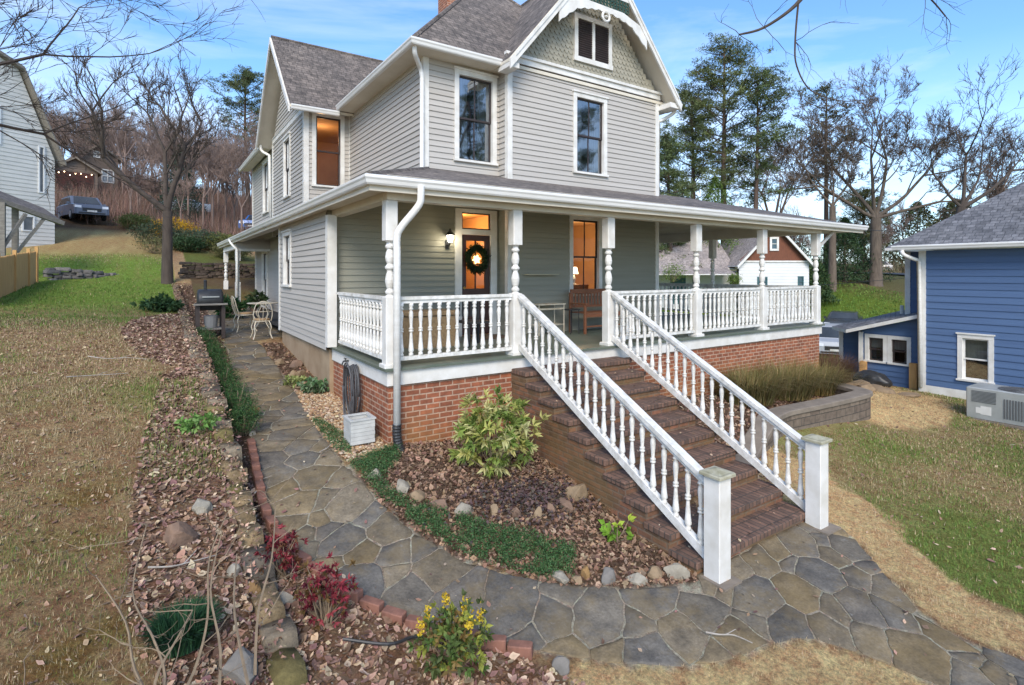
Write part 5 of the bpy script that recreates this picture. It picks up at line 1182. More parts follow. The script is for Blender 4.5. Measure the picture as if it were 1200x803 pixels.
# ------------------------------------------------------------------ trees
def grow(mb, tw, p, d, L_, r, lev, rnd, P, twr=.012):
    n = P.get('n', 5); seg = L_ / n; pts = [p.copy()]; rad = [r]; end = r * P.get('taper', .55)
    kids = []
    for i in range(n):
        d = (d + Vector((rnd.uniform(-1, 1), rnd.uniform(-1, 1), rnd.uniform(-1, 1))) * P['wob'] + Vector((0, 0, P['up']))).normalized(); p = p + d * seg
        pts.append(p.copy()); rad.append(r + (end - r) * (i + 1) / n)
        if lev > 0 and i >= 1 and i < n - 1 and rnd.random() < P['side']: kids.append((p.copy(), d.copy(), rad[-1], .62))
    sides = 7 if r > .06 else (4 if r > .02 else 3); tgt = mb if r > P.get('trunk_r', .05) else tw; tgt.tube(pts, rad, sides, False)
    if lev == 0 and P.get('spray', 0):
        for k in range(P['spray']):
            j = rnd.randint(1, n); dd = (d + Vector((rnd.uniform(-1, 1), rnd.uniform(-1, 1), rnd.uniform(-.6, 1))) * .8).normalized(); q = pts[j]; l = L_ * rnd.uniform(.5, 1.1); tw.tube([q, q + dd * l * .5 + Vector((0, 0, .03 * l)), q + dd * l], [P['rmin'] * .7, P['rmin'] * .55, P['rmin'] * .3], 3, False)
    if lev > 0:
        for _ in range(2): kids.append((p.copy(), d.copy(), end, .85))
        for (q, dd, rr_, f) in kids:
            a = rnd.uniform(P['a0'], P['a1']); ax_ = dd.cross(Vector((rnd.uniform(-1, 1), rnd.uniform(-1, 1), rnd.uniform(-1, 1)))).normalized(); nd = Matrix.Rotation(a, 3, ax_) @ dd
            grow(mb, tw, q, nd, L_ * f * rnd.uniform(.75, 1.1) * P['dec'], max(P['rmin'], rr_ * (.86 if f > .7 else .5)), lev - 1, rnd, P)
def bare_tree(name, label, x, y, h, r, lev=5, seed=1, lean=(0, 0), up=.05, wob=.10, a0=.35, a1=.85, trunk=.32, mat=None, z=None, group=None, side=.75, rmin=.008, limbs=None, dec=.82, cat='tree', spray=2, lf=.62, taper=.55):
    rnd = random.Random(seed); z0 = (g1(x, y) if z is None else z) - .1; t = thing(name, label, cat, (x, y, z0), group=group); m, tw = MB(), MB()
    P = dict(wob=wob, up=up, a0=a0, a1=a1, side=side, rmin=rmin, dec=dec, spray=spray, taper=taper, trunk_r=max(.03, r * .35))
    base = Vector((x, y, z0)); top = base + Vector((lean[0], lean[1], 1)) * h * trunk
    m.tube([base + Vector((0, 0, -.1)), base + Vector((0, 0, .12)), base + (top - base) * .35 + Vector((rnd.uniform(-.1, .1), 0, 0)) * r, base + (top - base) * .7, top], [r * 1.5, r * 1.15, r, r * .92, r * .85], 9, False)
    ls = limbs or [(rnd.uniform(-.5, .5), rnd.uniform(-.5, .5), 1, 1) for _ in range(3)]
    for lx, ly, lz, f in ls: grow(m, tw, top.copy(), Vector((lx, ly, lz)).normalized(), h * (1 - trunk) * .34 * f, r * lf * min(f, 1.1), lev, rnd, P)
    m.build('trunk', mat or m_bark, t, uv=False, smooth=True); tw.build('twigs', mat or m_bark, t, uv=False); return t
bare_tree('bare_tree', 'dark leafless tree with forked trunk at the end of the low stone wall', .42, 26.2, 11.4, .20, 5, 4, trunk=.27, mat=m_barkd, limbs=[(-.95, .1, .8, 1.0), (-.2, .2, 1.3, .9), (.30, -.1, 1.5, 1.0)], wob=.09, rmin=.010, a0=.3, a1=.75, side=.6, spray=1, taper=.62)
# left overhanging tree: trunk stands outside the view, limbs reach into it
bare_tree('bare_tree', 'leafless tree whose thin dark branches reach in over the white building', -7.2, 12.2, 10.5, .24, 5, 8, trunk=.30, mat=m_barkd, limbs=[(1.0, -.15, .42, 1.7), (1.0, -.35, .75, 1.6), (.9, .1, .95, 1.5), (-.4, .3, 1, 1), (1.0, .3, .2, 1.5)], wob=.08, up=.01, rmin=.006, a0=.25, a1=.7, lf=.38, spray=1, side=.6)
bare_tree('bare_tree', 'leafless tree whose single drooping branch hangs into the sky over the porch roof', 10.6, -1.8, 10.0, .22, 1, 3, trunk=.6, mat=m_barkd, limbs=[(0, 0, 1, .8), (.3, -.6, .8, .8)], rmin=.01)
hang = [o for o in bpy.data.objects if o.name.startswith('bare_tree')][-1]
hm = MB(); rnd = random.Random(9)
def ray3(u, v, t): a = (u - 600) / 628.5; return Vector(((.8327 * a + .5538) * t, (-.5538 * a + .8327) * t, CAMZ + (320 - v) / 628.5 * t))
B0 = [(10.5, -1.6, 6.0), (9.8, .8, 8.2), (9.0, 3.0, 9.0), (8.55, 4.0, 8.1), (8.25, 4.2, 7.55), (8.02, 4.35, 7.15), (7.6, 4.6, 6.8), (7.2, 4.75, 6.65)]
hm.tube(curve(B0, 5), [.07 - .0016 * i for i in range(36)], 6, False)
hm.tube(curve([(8.05, 4.33, 7.18), (8.0, 4.35, 6.6), (7.95, 4.3, 6.2), (8.15, 4.2, 5.85), (8.6, 4.0, 5.72), (9.1, 3.85, 5.78)], 5), [.016 - .0004 * i for i in range(26)], 5, False)
hm.tube(curve([(9.0, 3.0, 9.0), (9.0, 3.6, 8.2), (9.2, 3.6, 7.7), (9.7, 3.3, 7.35), (10.2, 3.2, 7.1)], 5), [.02 - .0005 * i for i in range(21)], 5, False)
for q in ((8.3, 4.15, 7.6), (7.6, 4.6, 6.8), (9.7, 3.3, 7.35), (8.0, 4.35, 6.6), (7.2, 4.75, 6.65), (10.2, 3.2, 7.1)):
    for k in range(3): grow(hm, hm, Vector(q), Vector((rnd.uniform(-1, 1), rnd.uniform(-.6, .6), rnd.uniform(-.6, .3))).normalized(), .5, .006, 1, rnd, dict(wob=.25, up=-.02, a0=.4, a1=.9, side=.6, rmin=.003, dec=.8))
hm.build('hanging_branch', m_barkd, hang, uv=False)
# big bare trees on the right
bare_tree('oak_tree', 'tall broad leafless oak with two thick trunks behind the blue house', 47.0, 19.2, 20.5, .42, 6, 15, lf=.40, trunk=.26, mat=m_bark, limbs=[(-.9, .6, .55, .95), (-.45, .3, .95, .95), (-.1, .1, 1.3, .9), (.3, -.2, 1.1, .95), (.65, -.5, .7, .95), (.9, -.7, .35, .9)], wob=.10, rmin=.014, up=.04, dec=.80, side=.6)
bare_tree('oak_tree', 'slimmer leafless oak just left of the broad one behind the blue house', 44.0, 21.0, 16.5, .27, 5, 25, trunk=.4, mat=m_bark, wob=.10, rmin=.014, lf=.42, limbs=[(-.5, .5, 1, .8), (.2, 0, 1.2, .75), (.3, -.6, .9, .75)])
bare_tree('oak_tree', 'leaning dark leafless tree with broken top above the blue roof', 44.0, 14.0, 18, .32, 5, 33, trunk=.38, mat=m_barkd, lean=(.12, -.12), wob=.11, rmin=.013, lf=.42, spray=1, side=.55, limbs=[(.15, -.2, 1.2, .95), (.8, -.8, .55, 1.05), (-.6, .6, .9, .75), (.9, -.4, .9, .85)])
bare_tree('bare_tree', 'thin pale leafless tree low beside the blue roof edge', 52, 13.5, 13, .2, 5, 41, mat=m_twig, rmin=.014)
bare_tree('bare_tree', 'slender leafless tree in front of the cottage roofline', 46, 27, 15, .22, 5, 51, mat=m_twig, rmin=.014)
# pines
def pine(name, label, x, y, h, r, crown0=.35, n=46, R0=3.6, seed=1, group=None, cols=None, z=None, dens=1.0, top=.5, taper=.75, bare=True):
    rnd = random.Random(seed); g = np.random.default_rng(seed); z0 = (g1(x, y) if z is None else z) - .1; t = thing(name, label, 'tree', (x, y, z0), group=group); m = MB()
    lx, ly = rnd.uniform(-.02, .02), rnd.uniform(-.02, .02)
    def ax_(f): return Vector((x + lx * h * f + .12 * math.sin(f * 5 + seed), y + ly * h * f, z0 + h * f))
    m.tube([ax_(f / 10) for f in range(11)], [r * (1.25 if f == 0 else 1) * (1 - .9 * f / 10) + .02 for f in range(11)], 8, False); m.build('trunk', m_barkp, t, uv=False, smooth=True)
    lb = MB(); Cs = []; Ks = []; As = []
    for i in range(n):
        f = crown0 + (1 - crown0) * ((i + rnd.random()) / n) ** .9; az_ = rnd.uniform(0, 6.28); q = (f - crown0) / (1 - crown0)
        prof = (.55 + .9 * q) if q < .45 else (1 - ((q - .45) / .55) ** 1.6 * taper); ln = R0 * prof * rnd.uniform(.45, 1.1); rise = rnd.uniform(-.05, .45) + q * .3
        p0 = ax_(f); d = Vector((math.cos(az_), math.sin(az_), rise)).normalized(); pts = [p0 + d * (ln * k / 4) + Vector((0, 0, .06 * k * k * ln / 8)) for k in range(5)]; lb.tube(pts, [.05 * (1 - .18 * k) * r / .3 + .008 for k in range(5)], 4, False)
        for j in range(int((5 + ln * 2.4) * dens)):
            k = rnd.uniform(.35, 1.08); b = pts[0].lerp(pts[-1], min(k, 1.05)); s = .28 + .10 * ln
            c = np.array(b) + g.normal(size=3) * [s, s, s * .45]; Cs.append(c)
    lb.build('limbs', m_barkp, t, uv=False)
    Cs = np.array(Cs); per = 34; k = len(Cs); tone = g.uniform(.6, 1.35, (k, 1)); cols = cols or [(.12, .155, .06), (.15, .19, .07), (.09, .12, .05)]
    d = g.normal(size=(k * per, 3)); d[:, 2] = np.abs(d[:, 2]) * .9 + .1; CC = np.repeat(Cs, per, 0) + g.normal(size=(k * per, 3)) * [.20, .20, .11]
    V, F, K = leaves_arrays(CC, .30 * g.uniform(.6, 1.2, k * per), np.repeat(pal(k, cols) * tone, per, 0), .16, axis=d)
    np_mesh('crown', V, F, m_needle, K, t); return t
PG = [(.16, .19, .075), (.19, .22, .085), (.12, .15, .06)]
def cart(u, t): q = ray3(u, 300, t); return q.x, q.y
a = cart(850, 44); pine('pine_tree', 'tallest dense pine rising behind the right end of the porch roof', a[0], a[1], 20.5, .34, .42, 60, 4.2, 3, cols=PG, dens=.95)
a = cart(885, 42); pine('pine_tree', 'slim open crowned pine right of the tallest pine', a[0], a[1], 17.8, .26, .42, 40, 3.2, 4, dens=.85)
a = cart(812, 46); pine('pine_tree', 'broad pine half hidden behind the right corner of the grey house', a[0], a[1], 17.0, .32, .35, 56, 3.8, 5, cols=PG, dens=.85)
a = cart(784, 40); pine('pine_tree', 'pale green pine closest to the house wall', a[0], a[1], 12.5, .25, .15, 50, 3.0, 6, cols=[(.16, .20, .08), (.11, .15, .06)])
a = cart(967, 46); pine('pine_tree', 'lone pine with thin brownish crown standing over the bracket end of the porch', a[0], a[1], 16.3, .24, .42, 36, 3.0, 7, dens=.6, cols=[(.14, .145, .07), (.17, .155, .08)])
a = cart(290, 62); pine('pine_tree', 'lone umbrella crowned pine on the hill left of the house', a[0], a[1], 16, .30, .50, 44, 4.3, 8, z=g1(*a) , cols=[(.10, .13, .055), (.13, .155, .07)])
a = cart(1012, 60); pine('pine_tree', 'rusty green evergreen between the oak trunks', a[0], a[1], 9, .25, .1, 50, 4.2, 9, cols=[(.12, .11, .04), (.08, .10, .04)])
def cedar(label, x, y, h, r, cols, seed, group=None, n=9000, ls=.22, name='cedar_tree'):
    g = np.random.default_rng(seed); z0 = g1(x, y) - .1; t = thing(name, label, 'tree', (x, y, z0), group=group); m = MB(); m.tube([(x, y, z0), (x, y, z0 + h * .9)], [.14, .03], 6, False); m.build('trunk', m_bark, t, uv=False)
    f = g.random(n) ** 1.4; a_ = g.uniform(0, 6.28, n); lob = 1 + .25 * np.sin(a_ * 3 + f * 9 + seed) + .15 * np.sin(a_ * 7 + f * 21); rad = r * (1 - f) ** .75 * lob * g.uniform(.55, 1.03, n)
    C = np.stack([x + rad * np.cos(a_), y + rad * np.sin(a_), z0 + .3 + f * h], 1); tone = (.65 + .7 * vnoise(a_ * 2, f * 8, 1, seed, 2))[:, None]
    V, F, K = leaves_arrays(C, ls * g.uniform(.6, 1.2, n), pal(n, cols) * tone, .35, .1); np_mesh('crown', V, F, m_needle, K, t); return t
a = cart(838, 42); cedar('rounded bright green evergreen behind the porch roof in front of the pines', a[0], a[1], 9.5, 3.4, [(.10, .17, .04), (.14, .21, .05)], 3)
a = cart(990, 44); cedar('dark green cedar behind the right porch bracket', a[0], a[1], 5.0, 2.6, [(.04, .08, .035), (.06, .10, .04)], 4)
a = cart(210, 44); cedar('blue green cedar behind the forked bare tree', a[0], a[1], 6.0, 2.0, [(.05, .09, .06), (.08, .12, .08)], 5, ls=.2)
a = cart(957, 40); cedar('small light green cedar right of the cottage', a[0], a[1], 3.2, 1.3, [(.08, .12, .04), (.05, .10, .04)], 6, n=4000)
for i, (u, t, h, r, lb) in enumerate(((1075, 70, 9, 5.5, 'rounded dark evergreen behind the oak trunks by the blue roof'), (915, 75, 7, 5, 'low olive evergreen mass left of the lone pine'), (1120, 60, 8, 5, 'dark green evergreen low behind the blue roof ridge'))):
    a = cart(u, t); cedar(lb, a[0], a[1], h, r, [(.09, .085, .04), (.06, .08, .035)], 10 + i, n=6000, ls=.45)
for (x, y, h_, sd_, lb) in ((22.5, -21, 19, 12, 'dark pine across the street mirrored in the upper left window'), (31, -18, 20, 13, 'dark pine across the street mirrored in the upper right window')):
    pine('pine_tree', lb, x, y, h_, .3, .3, 46, 3.8, sd_, z=-.3)
# hillside woods: prototypes and copies
protos = []
for i in range(5):
    protos.append(bare_tree('hillside_tree', 'slender leafless tree among many on the brown wooded hillside', 400 + i * 20, -300, 10 + i * 1.0, .12, 4, 60 + i, trunk=.3, mat=m_twig, z=0, group='leafless trees on the wooded hillside', rmin=.016, wob=.12, up=.07, side=.8))
def place_protos(spots):
    used = set()
    for k, (x, y, s) in enumerate(spots):
        i = k % 5; loc = (x, y, g1(x, y) - .2)
        if i not in used: used.add(i); o = protos[i]; o.location = loc; o.scale = (s, s, s); o.rotation_euler = (0, 0, random.uniform(0, 6.28))
        else: dup(protos[i], loc, random.uniform(0, 6.28), scale=s)
sp_ = []
rnd = random.Random(77)
while len(sp_) < 150:
    u = rnd.uniform(-40, 330); t = rnd.uniform(38, 100)
    if u < 60 and t < 44: continue
    if 55 < u < 135 and t < 50: continue
    p = ray3(u, 300, t)
    if all(math.hypot(p.x - q[0], p.y - q[1]) > 1.5 for q in sp_): sp_.append((p.x, p.y, rnd.uniform(.6, .95) * (.8 if t < 50 else 1)))
for _ in range(26):
    u = rnd.uniform(890, 1190); t = rnd.uniform(62, 110); p = ray3(u, 300, t); sp_.append((p.x, p.y, rnd.uniform(.55, .85)))
place_protos(sp_)
# brush on the slopes
def brush(n, us, ts, h, cols, zup=0):
    C = []
    for _ in range(n):
        p = ray3(rnd.uniform(*us), 300, rnd.uniform(*ts)); C.append((p.x, p.y, g1(p.x, p.y)))
    C = np.repeat(np.array(C), 90, 0) + rng.normal(size=(n * 90, 3)) * [1.1, 1.1, 0]; nn = len(C); d = rng.normal(size=(nn, 3)) * .6; d[:, 2] = np.abs(d[:, 2]) + 1.0
    hh_ = h * rng.uniform(.3, 1.2, (nn, 1)); dn = d / np.linalg.norm(d, axis=1)[:, None]; s = np.stack([-dn[:, 1], dn[:, 0], 0 * dn[:, 0]], 1); s /= np.linalg.norm(s, axis=1)[:, None]; s *= .013
    V = np.stack([C - s, C + s, C + dn * hh_], 1).reshape(-1, 3); return V, np.arange(nn)[:, None] * 3 + [0, 1, 2], np.repeat(pal(nn, cols, .3), 3, 0)
stuffmesh('undergrowth', 'reddish brown leafless brush covering the wooded slope', 'undergrowth', [brush(520, (70, 330), (37, 90), 1.5, [(.25, .14, .105), (.18, .12, .09), (.29, .17, .125), (.17, .125, .10)]), brush(60, (0, 110), (44, 80), 1.6, [(.2, .13, .095), (.14, .11, .08)]),
           brush(260, (880, 1190), (58, 100), 2.0, [(.2, .155, .10), (.15, .14, .08), (.24, .18, .11)])], m_leaf)
for i, (u, t, h, r, lb, cols) in enumerate(((205, 33, 1.3, 1.15, 'golden yellow rounded shrub beyond the side yard', [(.55, .33, .02), (.45, .26, .02)]), (185, 31, 1.2, 1.2, 'dark grey green rounded bush left of the golden shrub', [(.05, .075, .04), (.07, .09, .05)]), (232, 31.5, 1.1, 1.2, 'grey green mounded bush below the golden shrub', [(.07, .10, .06), (.09, .12, .07)]),
                                    (255, 32, 1.0, 1.1, 'yellow green mounded bush right of the golden shrub', [(.16, .18, .05), (.2, .2, .06)]), (218, 30, .8, .8, 'low dark green shrub on the terrace wall', [(.04, .08, .03), (.06, .10, .04)]), (272, 30, .9, .9, 'pale olive shrub seen beside the rear porch post', [(.18, .17, .07), (.13, .13, .05)]), (160, 36, 1.0, 1.0, 'small green bush at the edge of the tan slope', [(.09, .13, .04), (.13, .15, .05)]))):
    a = cart(u, t); shrub('shrub', lb, 'shrub', a[0], a[1], h, r, 2600, .14, cols, hollow=.7)
# ------------------------------------------------------------------ blue neighbour house
bh = thing('neighbour_house', 'blue clapboard house with slate grey roof and white trim at the right edge', 'house', (17.2, 3, 0))
BX = 17.2; bw = MB()
lap(bw, (BX, 0), Y0, NX, -6, 5.95, .12, 3.72, .172, [(4.42, 5.14, .37, 1.56)]); lap(bw, (0, 5.95), X0, Y0, BX, 26, .1, 3.72, .172)
lap(bw, (BX + .9, 0), Y0, NX, 5.95, 6.6, .1, 3.72, .172); lap(bw, (0, 6.6), X0, Y0, BX + .9, 26, .1, 3.72, .172)
bw.build('siding', m_blue, bh)
m = Pieces(); m.box(BX - .03, BX + .10, 5.82, 5.98, -.1, 3.72); m.box(BX - .02, BX + .02, -6, 5.82, -.25, .12); m.box(BX + .87, BX + .98, 6.5, 6.63, .1, 3.72); m.box(BX + .87, BX + .96, 5.985, 6.07, 1.8, 3.72); m.build('corner_board', m_white, bh)
window(bh, (BX, 0), Y0, NX, 4.42, 5.14, .37, 1.56, curtain=False, sashm=m_white, cols=1, shade=.5)
r_ = MB(); s_ = MB(); EB = 3.86; e0 = BX - .45; yb = 6.35
slab(r_, s_, [(e0, -8, EB), (e0, yb, EB), (e0 + 5.5, yb - 5.5, EB + 4.3), (e0 + 5.5, -8, EB + 4.3)][::-1]); slab(r_, s_, [(e0, yb, EB), (27, yb, EB), (27, yb - 5.5, EB + 4.3), (e0 + 5.5, yb - 5.5, EB + 4.3)][::-1])
slab(r_, s_, [(BX + .5, 5.5, EB - .02), (BX + .5, 7.0, EB - .02), (BX + 2.0, 5.5, EB + 1.1)][::-1]); slab(r_, s_, [(BX + .5, 7.0, EB - .02), (25, 7.0, EB - .02), (25, 5.5, EB + 1.1), (BX + 2.0, 5.5, EB + 1.1)][::-1])
for p in r_.f: pass
ro = r_.build('roof', m_roof_b, bh); s_.build('soffit', m_white, ro)
m = MB(); m.box(21.8, 22.1, 1.9, 2.2, 6.5, 8.6); m.lathe([(.14, 0), (.14, .35), (.2, .36), (.2, .45), (.02, .5)], (21.95, 2.05, 8.6), 10); m.build('chimney', m_oldwood, ro)
m = MB(); m.sweep([(o - .01, z + EB - .13) for o, z in GUT], [(27, yb), (e0, yb), (e0, -8)][::-1][::-1] if False else [(e0, yb), (e0, -8)][::-1]); 
m = MB(); m.sweep([(o - .01, z + EB - .13) for o, z in GUT], [(27, yb), (e0, yb), (e0, -8)]); m.build('gutter', m_gutter, bh)
spout('downspout', curve([(e0 - .05, 6.2, 3.72), (e0 - .02, 6.15, 3.6), (BX - .1, 5.95, 3.45)]) + [Vector((BX - .08, 5.92, .05))], .05, parent=bh)
# lean-to extension
EXX = 17.6; y0e, y1e = 6.62, 7.62; zt0, zt1 = 2.18, 1.72
xt = MB(); lap(xt, (EXX, 0), Y0, NX, 6.0, y1e, -.15, 2.16 - .0, .15, [(6.35, 8.1, .62, 1.45)] + []); 
xt2 = MB(); xt2.quad((EXX + .01, 6.0, -.2), (EXX + .01, y1e, -.2), (EXX + .01, y1e, 1.8), (EXX + .01, 6.0, 2.15))
ex = MB(); lap(ex, (EXX, 0), Y0, NX, 6.0, lambda z: y1e if z < 1.40 else max(6.05, y1e - (z - 1.40) / .31), -.15, 1.88, .15, [(6.3, 7.47, .50, 1.32)]); lap(ex, (18.3, 0), Y0, NX, y1e, 8.5, -.3, 1.3, .15); lap(ex, (0, 8.5), X0, Y0, 18.3, 24, -.3, 1.3, .15)
ex.build('lean_to_siding', m_blue, bh)
r_ = MB(); s_ = MB(); slab(r_, s_, [(EXX - .35, 5.99, 2.0), (EXX - .35, 7.85, 1.42), (18.0, 8.6, 1.42)], .1); slab(r_, s_, [(EXX - .35, 5.99, 2.0), (18.0, 8.6, 1.42), (22, 6.6, 2.3)], .1); slab(r_, s_, [(22, 6.6, 2.3), (18.0, 8.6, 1.42), (22, 8.6, 1.4)], .1)
ro = r_.build('lean_to_roof', m_roof_b, bh); s_.build('fascia', m_white, ro); m = MB(); m.tube([(18.6, 6.9, 1.8), (18.6, 6.9, 2.15)], .05, 8); m.build('vent_pipe', m_white, ro)
m = Pieces(); m.box(EXX - .03, EXX + .05, y1e - .1, y1e + .02, -.1, 1.36); m.box(18.27, 18.35, 8.4, 8.52, -.3, 1.25); m.build('corner_board', m_white, bh)
wf = window(bh, (EXX, 0), Y0, NX, 6.3, 6.88, .50, 1.32, curtain=False, sashm=m_sash, cols=1, shade=.45, head=False); window(bh, (EXX, 0), Y0, NX, 6.89, 7.47, .50, 1.32, curtain=False, sashm=m_sash, cols=1, shade=.45, head=False)
# dark inside of the blue house
m = MB(); m.box(BX + 1.5, BX + 1.55, -5, 5.9, 0, 3.7); m.box(BX + .1, BX + 1.5, -5.6, 5.9, .0, .05); m.box(EXX + .8, EXX + .85, 6.1, 7.5, 0, 1.3); m.build('inner_partition', m_dark, bh)
# posts under the lean-to
m = MB(); m.box(EXX - .16, EXX - .04, 6.12, 6.30, -.2, .62); m.box(EXX - .16, EXX - .04, 7.4, 7.56, -.2, .5); m.build('wood_post', m_fence, bh)
# ------------------------------------------------------------------ air conditioner
ac = thing('air_conditioner', 'grey outdoor air conditioning unit standing on the grass by the blue wall', 'air conditioner', (15.6, 3.55, g1(15.6, 3.55)), rz=0)
def acu(x0, x1, y0, y1, z0, z1):
    m = MB(); m.bbox(x0, x1, y0, y1, z0 + .06, z1, .02); m.build('casing', m_metal, ac)
    m = MB(); m.box(x0 - .06, x1 + .06, y0 - .06, y1 + .06, z0 - .1, z0 + .05); m.build('concrete_pad', m_cap, ac)
    m = MB()
    for i in range(12): m.box(x0 - .012, x0 - .002, y0 + .08 + i * .045, y0 + .10 + i * .045, z0 + .15, z1 - .16)
    for i in range(9): m.box(x0 - .012, x0 - .002, y0 + .72, y1 - .1, z0 + .42 + i * .028, z0 + .43 + i * .028)
    for i in range(14): m.box(x0 + .1 + i * .05, x0 + .12 + i * .05, y0 - .012, y0 - .002, z0 + .15, z1 - .14)
    m.build('louvre', paint('dark_grey_metal', (.12, .12, .12), None, 3, .5), ac)
    m = MB(); cx, cy = (x0 + x1) / 2, y0 + .42
    for k in range(5):
        r = .08 + k * .065; q = [(cx + r * math.cos(t * math.pi / 12), cy + r * math.sin(t * math.pi / 12), z1 + .012) for t in range(24)]; m.tube(q + [q[0]], .006, 4)
    for k in range(8): a = k * math.pi / 4; m.tube([(cx, cy, z1 + .014), (cx + .36 * math.cos(a), cy + .36 * math.sin(a), z1 + .014)], .006, 4)
    m.lathe([(.37, 0), (.37, .01), (.34, .012)], (cx, cy, z1 - .004), 24); m.build('fan_grille', paint('dark_grey_metal', (.12, .12, .12), None, 3, .5), ac)
    m = MB(); m.box(x0 - .006, x0 - .001, y0 + .80, y0 + .98, z0 + .16, z0 + .34); m.box(x0 - .006, x0 - .001, y1 - .25, y1 - .17, z0 + .18, z0 + .3); m.build('sticker', m_white, ac)
zac = g1(15.4, 3.6); acu(14.8, 15.6, 3.05, 4.28, zac, zac + .72)
# things by the blue house
m = MB(); 
def blob(name, label, cat, x, y, s, mat, seed=0, group=None, z=None):
    import bmesh
    b = bmesh.new(); bmesh.ops.create_icosphere(b, subdivisions=4, radius=1); r = random.Random(seed)
    for v in b.verts:
        p = v.co.copy(); f = 1 + .22 * mn.noise(p * 1.3 + Vector((seed, 3, 1))) + .10 * mn.noise(p * 4 + Vector((0, seed, 2))) + .04 * mn.noise(p * 11 + Vector((seed, 0, 0))); p *= f; p.z = max(p.z, -.35); v.co = Vector((p.x * s[0], p.y * s[1], p.z * s[2]))
    me = bpy.data.meshes.new(name); b.to_mesh(me); b.free(); me.shade_smooth(); me.materials.append(mat); o = bpy.data.objects.new(name, me); col.objects.link(o); o.location = (x, y, (g1(x, y) if z is None else z) + .33 * s[2]); return props(o, label, cat, group)
blob('rubbish_bag', 'black plastic covered heap under the lean-to windows of the blue house', 'bag', 16.9, 7.0, (.28, .45, .30), m_black, 2)
blob('tarp_bundle', 'crumpled bright blue tarp by the far corner of the blue lean-to', 'tarp', 16.9, 9.3, (.45, .6, .38), paint('blue_tarp', (.03, .09, .35), (.05, .13, .42), 4, .5), 5)
for i, (x, y, s, lb) in enumerate(((15.3, 6.1, (.5, .4, .10), 'largest flat tan slab in the heap of rubble stones beyond the block planter wall'), (15.9, 6.5, (.42, .3, .09), 'second flat slab behind the largest slab of the rubble heap'), (15.6, 5.7, (.3, .28, .08), 'small flat slab at the lawn side of the rubble heap'), (14.6, 6.2, (.38, .26, .12), 'flat stone of the rubble heap nearest the block planter wall'), (16.4, 7.0, (.36, .3, .1), 'flat stone of the rubble heap nearest the blue house'), (15.1, 6.75, (.35, .22, .10), 'flat stone lying behind the rubble heap in the leaves'))):
    rock('slab', lb, 'stone', x, y, s, rk_t, 'rubble slabs beyond the planter wall', rz=i * 1.1, seed=40 + i)

